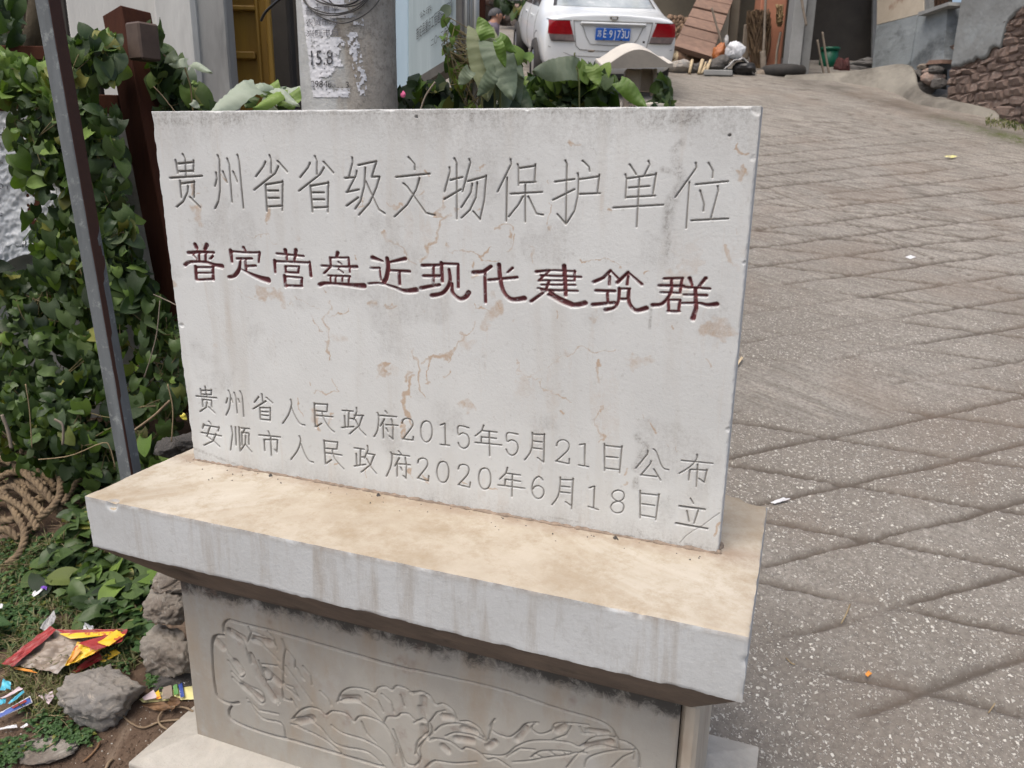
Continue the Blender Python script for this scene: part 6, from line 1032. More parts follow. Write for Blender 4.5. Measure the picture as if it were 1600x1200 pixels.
bquad('bottom_frame', [(612, 160), (728, 90), (722, 78), (612, 146)], .07, M['pipegrey'], .01)
def btext(s, x0, x1, yb0, yb1, h0, h1, n):
    me = textmesh(s, 1, 'LEFT'); xs = np.zeros(len(me.vertices)*3, np.float32); me.vertices.foreach_get('co', xs); mx = xs.reshape(-1, 3)[:, 0].max()
    def f(X, Y, Z):
        u = X/mx; return bray(x0+(x1-x0)*u, yb0+(yb1-yb0)*u-(Y+.42)*(h0+(h1-h0)*u), .006)
    putmesh('lettering', me, M['ink'], bd, f)
btext('普定县重点工程建设指挥部', 650, 706, 64, 22, 20, 25, 12)
btext('二〇一二年一月', 673, 708, 74, 50, 13, 18, 7)
btext('公示', 655, 674, 30, 18, 10, 12, 2)
for nm, x0, x1, D, r in (('support_post', 712, 726, 3.12, 'pipegrey'),):
    a = at((x0+x1)/2, -300, D); b = at((x0+x1)/2, 200, D)
    pbox(nm, x0, x1, -300, 240, D, .06, M[r], bd)
for x, D, r, m in ((729, 3.02, .010, 'chrome'), (735, 3.03, .008, 'chrome'), (743, 2.98, .013, 'chrome'), (753, 3.15, .012, 'brownpaint')):
    b = at(x, 170, D); tube('steel_pipe', [Vector((b.x, b.y, gz(b.x, b.y))), Vector((b.x, b.y, 3.0))], r, M[m], bd, n=14)
# ------------------------------------------------------------------ vegetation
def leaf_geo(w=.9, fold=.25, droop=.25, heart=.18, n=6, curl=0., twist=0., jag=0.):
    """heart shaped leaf, base at origin, tip along +y, length 1"""
    V = []; rows = []
    for i in range(n+1):
        t = i/n
        hw = w*.5*(math.sin(math.pi*min(1, (t**.85*.76+.24)))**.62)*(1-.35*max(0, t-.6)) if i < n else .0
        hw *= 1+jag*random.uniform(-1, 1)
        y = t-heart*0; z = -droop*t*t + .06*math.sin(t*6)*curl
        tw = twist*t
        r = []
        for sgn, f in ((-1, 1), (-1, .5), (0, 0), (1, .5), (1, 1)):
            x = sgn*hw*f; back = heart*(f**2)*max(0, 1-t*3)
            zz = z + abs(x)*fold*(1+curl*math.sin(t*9+sgn)) - .12*f*f*curl
            r.append(len(V)); V.append((x*math.cos(tw), y-back, zz+x*math.sin(tw)))
        rows.append(r)
    Fc = []
    for a, b in zip(rows[:-1], rows[1:]):
        for k in range(4): Fc.append((a[k], a[k+1], b[k+1], b[k]))
    return np.array(V), Fc
LEAVES = [leaf_geo(1.0, .15, .2, .24, 7), leaf_geo(.92, .28, .3, .24, 7, .2), leaf_geo(1.02, .12, .4, .26, 7, .3), leaf_geo(.85, .4, .15, .22, 7, .2, .3), leaf_geo(.95, -.15, .35, .24, 7, .4, -.3), leaf_geo(.8, .5, .45, .2, 7, .5, .2)]
LME = {}
def leaf_me(k, mat):
    if (k, mat) not in LME:
        V, Fc = LEAVES[k]; me = bpy.data.meshes.new('leaf'); me.from_pydata([tuple(v) for v in V], [], Fc); me.polygons.foreach_set('use_smooth', [True]*len(Fc)); me.materials.append(M[mat]); me.update(); LME[(k, mat)] = me
    return LME[(k, mat)]
def leaf_mtx(p, tip, nrm, s):
    y = tip.normalized(); z = (nrm-y*nrm.dot(y)); z = z.normalized() if z.length > 1e-4 else frame_of(y)[0]; x = y.cross(z)
    return Matrix(((x.x*s, y.x*s, z.x*s, p.x), (x.y*s, y.y*s, z.y*s, p.y), (x.z*s, y.z*s, z.z*s, p.z), (0, 0, 0, 1)))
def bulk(name, items, mat, parent):
    """many leaves joined; items = (variant, matrix)"""
    Vs = []; Fs = []; C = []; off = 0
    for k, m in items:
        V, Fc = LEAVES[k]; A = np.array(m)[:3]; W = V@A[:, :3].T+A[:, 3]
        Vs.append(W); Fs.append(np.array(Fc)+off); off += len(V); C.append(np.tile([random.random(), random.random()*.4, 0, 1], (len(V), 1)))
    if not Vs: return
    o = mesh(name, np.concatenate(Vs), np.concatenate(Fs), M[mat], parent, smooth=True, vcol=np.concatenate(C)); return tag(o, kind='stuff')
def vine(label, regions, seed, stems=10, maxobj=300, name='climbing_vine', cat='vine', group=None, base=None, stem_mat='stem'):
    """regions: (polygon of picture places, D front, D depth, leaf length m, count, materials, mode)"""
    rs = random.Random(seed); items = []
    def inside(poly, x, y):
        c = False; n = len(poly)
        for i in range(n):
            x1, y1 = poly[i]; x2, y2 = poly[(i+1) % n]
            if (y1 > y) != (y2 > y) and x < (x2-x1)*(y-y1)/(y2-y1)+x1: c = not c
        return c
    for poly, D, dd, ls, cnt, mats, mode in regions:
        xs = [q[0] for q in poly]; ys = [q[1] for q in poly]; k = 0; tries = 0
        while k < cnt and tries < cnt*20:
            tries += 1
            x = rs.uniform(min(xs), max(xs)); y = rs.uniform(min(ys), max(ys))
            if not inside(poly, x, y): continue
            if mode not in ('solid', 'fill') and float(fbm(x*.02+seed, y*.02, 3, seed)) < .40+.1*rs.random(): 
                if rs.random() < .8: continue
            k += 1
            dep = rs.random()**1.5
            if mode == 'ground':
                p = onsoil(x, y, rs.uniform(.01, .07)); dep = rs.random()
                tip = Vector((rs.gauss(0, 1), rs.gauss(0, 1), rs.uniform(-.3, .35))); nrm = Vector((rs.gauss(0, .35), rs.gauss(0, .35)-.25, 1))
            else:
                Dq = D(x, y) if callable(D) else D
                p = at(x, y, Dq+dd*dep)
                toc = (CAM-p).normalized(); toc.z = 0
                tip = Vector((rs.gauss(0, .55), rs.gauss(0, .4), -1 if rs.random() < .75 else rs.uniform(-.4, .6))); nrm = toc*1.0+Vector((rs.gauss(0, .5), rs.gauss(0, .5), .55+rs.gauss(0, .35)))
            s = ls*rs.choice((.45, .6, .75, .85, .95, 1.05, 1.2))
            mt = mats[0] if rs.random() < .72 or len(mats) < 2 else rs.choice(mats[1:])
            vis = 0 if mode == 'fill' or (mode == 'ground' and x < -40) else s/(1+2.2*dep)*(1-.1*rs.random())
            items.append((vis, rs.randrange(6), leaf_mtx(p, tip, nrm, s), mt, p))
    base = base or min((it[4] for it in items), key=lambda q: q.z)
    root = emp(name, base, label, cat, group)
    items.sort(key=lambda t: -t[0])
    maxobj = min(maxobj, sum(1 for t in items if t[0] > 0))
    for vis, k, m, mt, p in items[:maxobj]:
        o = bpy.data.objects.new('leaf', leaf_me(k, mt)); COL.objects.link(o); o.parent = root
        mm = m.copy(); mm.translation = p-root.location; o.matrix_basis = mm
    rest = {}
    for vis, k, m, mt, p in items[maxobj:]: rest.setdefault(mt, []).append((k, m))
    for mt, L in rest.items(): bulk('small_leaves', L, mt, root)
    V = []; Fc = []
    ps = [it[4] for it in items]
    for _ in range(stems):
        a = rs.choice(ps); cand = sorted(ps, key=lambda q: (q-a).length)[:60]; pts = [a]; 
        cur = a
        for _k in range(5):
            nx = [q for q in cand if .03 < (q-cur).length < .35]
            if not nx: break
            cur = rs.choice(nx)+Vector((0, 0, -.01)); pts.append(cur)
        if len(pts) > 2: tube('x', curve_pts(pts, 16), .0016, None, n=5, collect=(V, Fc))
    if V: tag(mesh('stems', V, Fc, M[stem_mat], root, smooth=True), kind='stuff')
    return root
dk = ('leaf', 'leaf_dark', 'leaf_dark', 'leaf_lit'); 
vine('glossy heart leaved vine covering the fence and low wall left of the tablet', [
    ([(-40, 60), (60, 95), (110, 60), (180, 45), (185, 110), (100, 170), (40, 165), (-40, 130)], 2.62, .22, .052, 330, ('leaf_lit', 'leaf'), 'solid'),
    ([(20, 165), (100, 150), (110, 260), (120, 430), (60, 440), (36, 330), (20, 240)], 2.60, .22, .052, 330, ('leaf', 'leaf_lit', 'leaf_dark'), 'x'),
    ([(96, 60), (185, 50), (200, 470), (130, 470), (110, 250)], 2.55, .28, .056, 480, dk, 'x'),
    ([(0, 430), (60, 420), (130, 420), (250, 470), (280, 500), (290, 650), (240, 690), (0, 690)], lambda x, y: 2.66-.0008*(y-430), .3, .052, 1350, ('leaf', 'leaf_dark', 'leaf', 'leaf_lit'), 'x'),
    ([(150, 330), (200, 320), (235, 450), (275, 520), (285, 640), (200, 660)], 2.5, .22, .058, 280, ('leaf', 'leaf_dark', 'leaf_lit'), 'x'),
    ([(-40, 640), (290, 640), (250, 735), (120, 760), (-40, 735)], lambda x, y: 2.6-.0012*(y-640), .25, .048, 520, ('leaf', 'leaf_dark', 'leaf_lit'), 'x'),
    ([(-60, 400), (0, 400), (0, 720), (-60, 720)], 2.6, .2, .06, 120, ('leaf_dark',), 'x'),
    ([(-30, -10), (30, -10), (30, 60), (-30, 70)], 2.9, .2, .06, 40, ('leaf_dark', 'leaf'), 'solid'),
    ([(-520, 60), (-60, 60), (-90, 150), (-110, 420), (-60, 440), (-30, 700), (-520, 760)], 2.72, .28, .075, 1500, dk, 'fill'),
    ], 3, stems=150)
vine('loose sprays of vine on the right side of the brown fence post', [
    ([(225, 20), (250, 30), (250, 60), (235, 110), (250, 150), (245, 172), (262, 172), (250, 90)], 2.82, .15, .06, 26, ('leaf', 'leaf_lit'), 'solid'),
    ([(238, 75), (275, 90), (310, 135), (318, 172), (240, 172)], 2.85, .2, .062, 75, ('leaf', 'leaf_lit', 'leaf_pale', 'leaf_dark'), 'solid'),
    ([(245, 170), (330, 170), (420, 620), (310, 640)], 2.85, .25, .07, 700, ('leaf', 'leaf_dark'), 'fill')], 5, stems=14)
vine('creeping vine with broad leaves spreading over the ground left of the ledge', [
    ([(90, 850), (150, 740), (220, 740), (140, 780), (150, 850), (250, 905), (250, 930), (200, 960), (120, 960), (60, 900)], 2.2, .1, .062, 250, ('leaf', 'leaf_dark', 'leaf', 'leaf_lit'), 'ground'),
    ([(-20, 690), (290, 690), (230, 730), (130, 780), (110, 830), (120, 900), (100, 760), (-20, 735)], 2.4, .1, .048, 230, ('leaf', 'leaf_dark', 'leaf_lit'), 'ground'),
    ([(140, 940), (235, 930), (235, 985), (215, 1040), (190, 1000), (150, 975)], 2.2, .1, .03, 110, ('clover', 'leaf'), 'ground'), ([(-420, 700), (-20, 700), (-20, 980), (-500, 980)], 2.2, .1, .06, 500, ('leaf', 'leaf_dark', 'clover'), 'ground')], 7, stems=30, name='creeping_vine')
# bed behind the tablet
vine('leafy sweet potato like vine mass behind the top edge of the tablet', [
    ([(800, 128), (850, 110), (900, 104), (945, 116), (958, 132), (962, 190), (800, 190)], 4.2, .4, .088, 420, ('leaf', 'leaf_dark', 'leaf_lit'), 'solid'),
    ([(790, 150), (960, 150), (960, 240), (790, 240)], 4.15, .3, .11, 120, ('leaf_dark', 'leaf'), 'solid'),
    ([(860, 98), (930, 102), (955, 125), (870, 120)], 4.15, .2, .085, 40, ('leaf_lit', 'leaf'), 'solid'),
    ([(1030, 124), (1040, 124), (1042, 172), (1028, 172)], 4.95, .2, .085, 50, ('leaf', 'leaf_dark', 'leaf_lit'), 'solid'),
    ([(795, 185), (985, 185), (1010, 450), (790, 450)], 4.15, .5, .10, 900, ('leaf', 'leaf_dark', 'leaf_lit'), 'fill'), ([(1020, 170), (1050, 170), (1055, 300), (1015, 300)], 4.9, .3, .09, 130, ('leaf', 'leaf_dark'), 'fill')], 9, stems=16)
vine('low green plants under the notice board beside the utility pole', [
    ([(625, 130), (700, 120), (760, 130), (800, 150), (800, 200), (625, 200)], 3.0, .35, .065, 190, ('leaf_dark', 'leaf', 'leaf_lit'), 'solid'),
    ([(600, 190), (810, 190), (860, 640), (560, 640)], 3.0, .45, .08, 1300, ('leaf_dark', 'leaf', 'leaf_lit'), 'fill')], 11, stems=20, name='garden_plant', cat='plant')
vine('straggly brown stemmed climber on the notice board and its posts', [
    ([(690, 15), (735, 60), (760, 100), (760, 170), (715, 170), (690, 110)], 2.92, .12, .042, 42, ('leaf_lit', 'leaf', 'leaf_grey'), 'solid'),
    ([(740, 60), (800, 70), (830, 100), (780, 120), (740, 110)], 2.9, .15, .05, 22, ('leaf_lit', 'leaf'), 'solid')], 13, stems=34)
def bigleaf(px, tip, wpx, D, D2, mat, label, group='large limp leaves', fold=.3, curl=.8, nr=None, jag=.05, name='large_leaf'):
    a = at(*px, D); b = at(*tip, D2); L = (b-a).length; k = wpx/math.hypot(px[0]-tip[0], px[1]-tip[1])
    random.seed(int(px[0]*7+tip[1]))
    V, Fc = leaf_geo(k, fold, .05, .12, 28, curl, random.uniform(-.3, .3), jag*.35)
    V[:, 2] += .016*np.sin(2*np.pi*(V[:, 1]*7-np.abs(V[:, 0])/max(k, .05)*2.6))*np.clip(np.abs(V[:, 0])/max(k, .05)*6, 0, 1)*min(1, k*2)
    n = (CAM-a).normalized()+(nr or Vector((0, 0, .3))); m = leaf_mtx(a, b-a, n, L)
    A = np.array(m)[:3]; W = V@A[:, :3].T+A[:, 3]-np.array(a)
    o = mesh(name, W, Fc, M[mat], None, smooth=True, vcol=np.tile([random.random()*.8, .1, 0, 1], (len(V), 1))); o.location = a
    return o
lp = emp('broad_leaved_plant', at(775, 190, 2.9), 'wilting plant with very large limp grey green leaves beside the steel posts', 'plant')
def padd(root, *a, **k):
    o = bigleaf(*a, '', **k); w = o.location.copy(); o.parent = root; o.location = w-root.location; o.name = 'leaf'; return o
for px, tip, w, D, D2, m in (((752, 50), (762, 150), 46, 2.9, 2.8, 'leaf_grey'), ((770, 66), (800, 148), 44, 2.85, 2.75, 'leaf_grey'), ((775, 62), (818, 120), 30, 2.9, 2.85, 'leaf_grey'), ((745, 75), (752, 165), 38, 3.0, 2.95, 'leaf_grey'),
                             ((785, 100), (790, 172), 40, 3.0, 2.95, 'leaf_grey'), ((800, 90), (812, 165), 30, 3.0, 3.0, 'leaf_grey'), ((762, 60), (748, 25), 28, 2.85, 2.85, 'leaf_lit'), ((780, 58), (806, 82), 18, 2.8, 2.8, 'leaf_lit'), ((778, 66), (790, 105), 18, 2.75, 2.75, 'leaf_lit'),
                             ((775, 110), (745, 150), 24, 2.8, 2.8, 'leaf_grey'), ((790, 130), (830, 172), 30, 3.1, 3.0, 'leaf'), ((735, 110), (716, 132), 22, 2.8, 2.8, 'leaf_grey')):
    padd(lp, px, tip, w, D, D2, m)
for c in ([(790, 640), (780, 350), (772, 120), (775, 62), (760, 45)], [(800, 640), (785, 350), (782, 120), (790, 70)], [(770, 640), (760, 350), (752, 120), (748, 70)]):
    tube('stem', curve_pts([at(x, y, 2.92) for x, y in c], 10), .004, M['stem_green'], lp, n=6)
l2 = emp('broad_leaved_plant', at(900, 200, 4.0), 'large grey green leaf and yellowing leaves on top of the vine mass near the car', 'plant')
for px, tip, w, D, D2, m in (((900, 108), (836, 108), 34, 4.0, 3.9, 'leaf_grey'), ((968, 128), (1010, 166), 22, 3.9, 3.8, 'leaf_lit'), ((925, 104), (935, 132), 20, 3.9, 3.85, 'leaf_lit'), ((915, 106), (945, 116), 14, 3.95, 3.95, 'leaf_lit')):
    padd(l2, px, tip, w, D, D2, m)
tube('stem', curve_pts([at(x, y, 4.0) for x, y in ((905, 440), (905, 300), (905, 130), (898, 100), (898, 82))], 10), .004, M['stem_green'], l2, n=6)
l3 = emp('broad_leaved_plant', at(430, 200, 2.3), 'plant with broad silvery green leaves spreading in front of the ochre door', 'plant')
for px, tip, w, D, D2, m, nr in (((400, 136), (328, 168), 30, 2.35, 2.2, 'leaf_pale', (0, 0, .9)), ((398, 138), (448, 132), 16, 2.35, 2.4, 'leaf_pale', (0, 0, .9)), ((385, 155), (336, 172), 14, 2.3, 2.25, 'leaf', (0, 0, .6)), ((418, 134), (428, 152), 20, 2.4, 2.35, 'leaf_lit', (0, 0, .2)), ((450, 146), (396, 164), 16, 2.35, 2.25, 'leaf_lit', (0, 0, .8)),
                                 ((428, 140), (466, 160), 12, 2.35, 2.3, 'leaf_pale', (0, 0, .6)), ((448, 148), (458, 166), 24, 2.4, 2.35, 'leaf_lit', (0, 0, .3)), ((455, 138), (462, 158), 16, 2.5, 2.45, 'leaf_pale', (0, 0, .3)), ((430, 160), (410, 172), 22, 2.45, 2.4, 'leaf_pale', (0, 0, .3)), ((445, 162), (436, 176), 18, 2.4, 2.4, 'leaf_dark', (0, 0, .3)), ((395, 150), (385, 165), 14, 2.4, 2.35, 'leaf', (0, 0, .5))):
    padd(l3, px, tip, w, D, D2, m, nr=Vector(nr))
tube('stem', curve_pts([at(x, y, 2.42) for x, y in ((455, 760), (450, 400), (440, 200), (430, 165), (415, 145), (400, 137))], 10), .003, M['stem'], l3, n=6)
l4 = emp('broad_leaved_plant', at(300, 200, 2.9), 'pale leaves on thin stalks in front of the grey column', 'plant')
for px, tip, w, D, D2, m in (((300, 100), (328, 110), 8, 2.8, 2.75, 'leaf_pale'), ((292, 98), (262, 100), 14, 2.8, 2.8, 'leaf_pale'), ((275, 85), (255, 98), 14, 2.8, 2.8, 'leaf_grey'), ((300, 160), (312, 168), 12, 2.8, 2.8, 'leaf_pale'), ((300, 128), (310, 131), 6, 2.8, 2.8, 'leaf_lit')):
    padd(l4, px, tip, w, D, D2, m)
tube('stem', curve_pts([at(x, y, 2.82) for x, y in ((345, 640), (320, 400), (298, 135), (275, 105), (255, 85))], 10), .003, M['stem'], l4, n=6)
# dead stalks in the left bank
def stalk(pxs, D, r, mat, label):
    return tag(tube('dry_stalk', curve_pts([at(x, y, D if not isinstance(D, list) else D[i]) for i, (x, y) in enumerate(pxs)], 14), r, M[mat], n=6, wob=.1), label, 'stalk', 'dry stalks in the weeds')
stalk([(3, 648), (12, 672), (18, 700)], 2.4, .006, 'stick', 'thick pale broken stalk at the left edge of the weeds')
stalk([(85, 655), (98, 665), (98, 695)], 2.4, .004, 'stick', 'hooked pale stalk above the rope')
stalk([(210, 672), (240, 650), (265, 626)], 2.3, .004, 'twig', 'slanting brown twig between steel tube and tablet')
stalk([(225, 590), (235, 560), (245, 520), (250, 470)], 2.35, .0016, 'stick', 'thin upright stalk behind the steel tube')
stalk([(60, 718), (110, 712), (160, 692), (172, 700), (180, 730)], 2.25, .0016, 'straw', 'thin arching straw left of the steel tube foot')
stalk([(240, 460), (262, 470), (285, 482)], 2.5, .002, 'stick', 'bare stalk crossing the foot of the brown post')
stalk([(262, 600), (270, 640), (268, 690)], 2.3, .002, 'straw', 'upright straw near the tablet edge')
stalk([(40, 600), (46, 640), (50, 700)], 2.4, .0018, 'straw', 'thin upright straw left of the rope')
stalk([(240, 135), (262, 160), (280, 195), (290, 300)], 2.75, .0015, 'twig', 'thin reddish tendril on the brown fence post')
stalk([(657, 172), (665, 150), (680, 128)], 2.8, .003, 'stick', 'pale slanting stick under the notice board')
# yellow leaf by the tablet
yl = bigleaf((284, 648), (292, 656), 9, 2.2, 2.2, 'leaf_lit', '', jag=0); M['yleaf'] = simple('yellow_leaf', (.55, .48, .06), rough=.5); yl.data.materials.clear(); yl.data.materials.append(M['yleaf']); tag(yl, 'single yellow leaf at the left edge of the tablet', 'leaf')
# flower dot
tag(rock('flower', at(630, 148, 2.75), (.011, .006, .010), simple('pink_flower', (.6, .12, .25)), 61, 8, .2, sub=2), 'tiny pink flower at the foot of the utility pole', 'flower')
# grass and clover -------------------------------------------------
def grass(name, n, samp, hmin, hmax, mat, seed, wid=.0022, flat=.0):
    rs = random.Random(seed); V = []; Fc = []; C = []
    for _ in range(n):
        q = samp(rs); h = rs.uniform(hmin, hmax); a = rs.uniform(0, 6.28); ln = rs.uniform(.2, 1.1)+flat; w_ = wid*rs.uniform(.6, 1.4)
        d = Vector((math.cos(a), math.sin(a), 0)); s_ = Vector((-d.y, d.x, 0))*w_; n0 = len(V); up = Vector((0, 0, 1)); c = rs.random()
        for t in (0, .4, .75, 1):
            p = q+d*h*ln*t*t+up*h*(t-.45*t*t*min(ln, 1.6)); f = (1, .85, .55, .05)[int(t > .1)+int(t > .5)+int(t > .9)]
            V += [p-s_*f, p+s_*f]; C += [(c, .1, 0, 1)]*2
        Fc += [(n0, n0+1, n0+3, n0+2), (n0+2, n0+3, n0+5, n0+4), (n0+4, n0+5, n0+7, n0+6)]
    return tag(mesh(name, np.array([tuple(v) for v in V]), np.array(Fc), M[mat], None, smooth=True, vcol=np.array(C)), kind='stuff')
def s_g(rs):
    while True:
        x = rs.uniform(-60, 215); y = rs.uniform(850, 1130)
        if x > 120 and y > 1050: continue
        if float(fbm(x*.02, y*.02, 3, 44)) > .38+(.18 if y > 1080 else 0): return onsoil(x, y)
grass('grass', 2600, s_g, .02, .07, 'grass', 5)
grass('dry_grass', 700, s_g, .02, .06, 'straw', 6, .0012, .8)
def s_g2(rs): return onsoil(rs.uniform(-60, 140), rs.uniform(850, 960))
grass('grass', 900, s_g2, .02, .06, 'grass', 8)
def s_g4(rs): return onsoil(rs.uniform(-50, 290), rs.uniform(700, 860))
grass('dry_grass', 500, s_g4, .02, .07, 'straw', 16, .0012, .8)
def s_w(rs):
    q = SD(rs.gauss(4.75, .35), rs.uniform(7.2, 9.0)); return q
def clover(name, spots, n, s, seed):
    rs = random.Random(seed); items = []
    for _ in range(n):
        cx, cy, rx, ry = rs.choice(spots); x = cx+rs.gauss(0, rx); y = cy+rs.gauss(0, ry)
        q = onsoil(x, y, rs.uniform(.004, .028)); a0 = rs.uniform(0, 6.28)
        for k in range(3):
            a = a0+k*2.09; items.append((rs.randrange(6), leaf_mtx(q, Vector((math.cos(a), math.sin(a), .05)), Vector((rs.gauss(0, .2), rs.gauss(0, .2), 1)), s*rs.uniform(.7, 1.2))))
    o = bulk(name, items, 'clover', None); return o
clover('clover', [(75, 1130, 22, 14), (90, 1140, 20, 10), (30, 1165, 22, 8), (200, 1000, 18, 22), (180, 1030, 14, 12), (10, 1180, 12, 10), (120, 1150, 12, 5), (210, 970, 12, 16), (240, 1062, 6, 4)], 800, .0085, 4)
clover('ground_weeds', [(40, 900, 40, 30), (20, 970, 30, 25), (110, 930, 40, 20), (60, 860, 40, 15)], 900, .013, 14)
# ------------------------------------------------------------------ small arched stele in front of the car
s2 = emp('arched_stele', at(1000, 190, 5.1), 'small stone stele with a white arched cap standing in front of the white car', 'monument')
def arch_cap():
    D = 5.0; A = at(941, 108, D); B = at(1051, 105, D+.0); wv = (B-A); W = wv.length; ax = wv.normalized(); th = .17
    up0 = Vector((0, 0, 1)); back = (FH*math.cos(.30)+Vector((0, 0, 1))*math.sin(.30)); back = back - ax*back.dot(ax)+ax*(-.12); back.normalize()
    sc = W/110.0
    prof = [(0, 0), (0, 6)]+[(110*t, 6+22*math.sin(math.pi*min(1, max(0, (t-.05)/.9)))**1.15) for t in np.linspace(.06, .94, 24)]+[(110, 7), (110, 0)]
    V = []; n = len(prof)
    for k in (0, 1):
        for (x, y) in prof: V.append(A+ax*x*sc+up0*y*sc+back*(th+.04)*k)
    F1 = [tuple(range(n)), tuple(range(2*n-1, n-1, -1))]; F2 = [(i, (i+1) % n, n+(i+1) % n, n+i) for i in range(n)]
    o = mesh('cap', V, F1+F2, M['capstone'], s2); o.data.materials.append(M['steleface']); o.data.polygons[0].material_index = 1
    recalc(o); bevel(o, .004, 1)
    V2 = [Vector(v)-FH*.004 for v in V[:n]]
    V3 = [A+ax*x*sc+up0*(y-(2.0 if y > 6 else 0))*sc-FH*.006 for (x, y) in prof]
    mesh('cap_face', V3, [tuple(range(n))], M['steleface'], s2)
    tag(rock('chip', A+ax*(-10*sc)+up0*20*sc+back*th*.9, (.022, .012, .008), M['stick'], 71, 8, .2, sub=2, parent=s2))
    for q in (0,):
        p = A+ax*68*sc+up0*34*sc+back*th*.45
        box('bolt', p, (.012, .012, .012), M['blackplastic'], s2, bev=.001)
arch_cap()
pbox('body', 975, 1000, 107, 215, 5.1, .09, M['stelebody'], s2)
pbox('side_panel', 1000.5, 1020, 107, 142, 5.16, .08, M['stelebody'], s2, bev=.004)
pbox('side_post', 1020.5, 1026, 107, 148, 5.1, .1, M['stelebody'], s2, bev=.003)
pbox('foot', 1012, 1046, 160, 215, 4.95, .25, M['capstone'], s2, yawx=.35, bev=.01)
def s2text(s, y0, h):
    me = textmesh(s, 1); c = at(987, y0, 5.097); k = (at(987, y0, 5.097)-at(987, y0+h, 5.097)).length
    putmesh('lettering', me, M['ink'], s2, lambda X, Y, Z: c+RH*X*k+Vector((0, 0, Y*k)))
s2text('道', 157, 13); s2text('街', 172, 13)
s2text('丶', 139, 9)

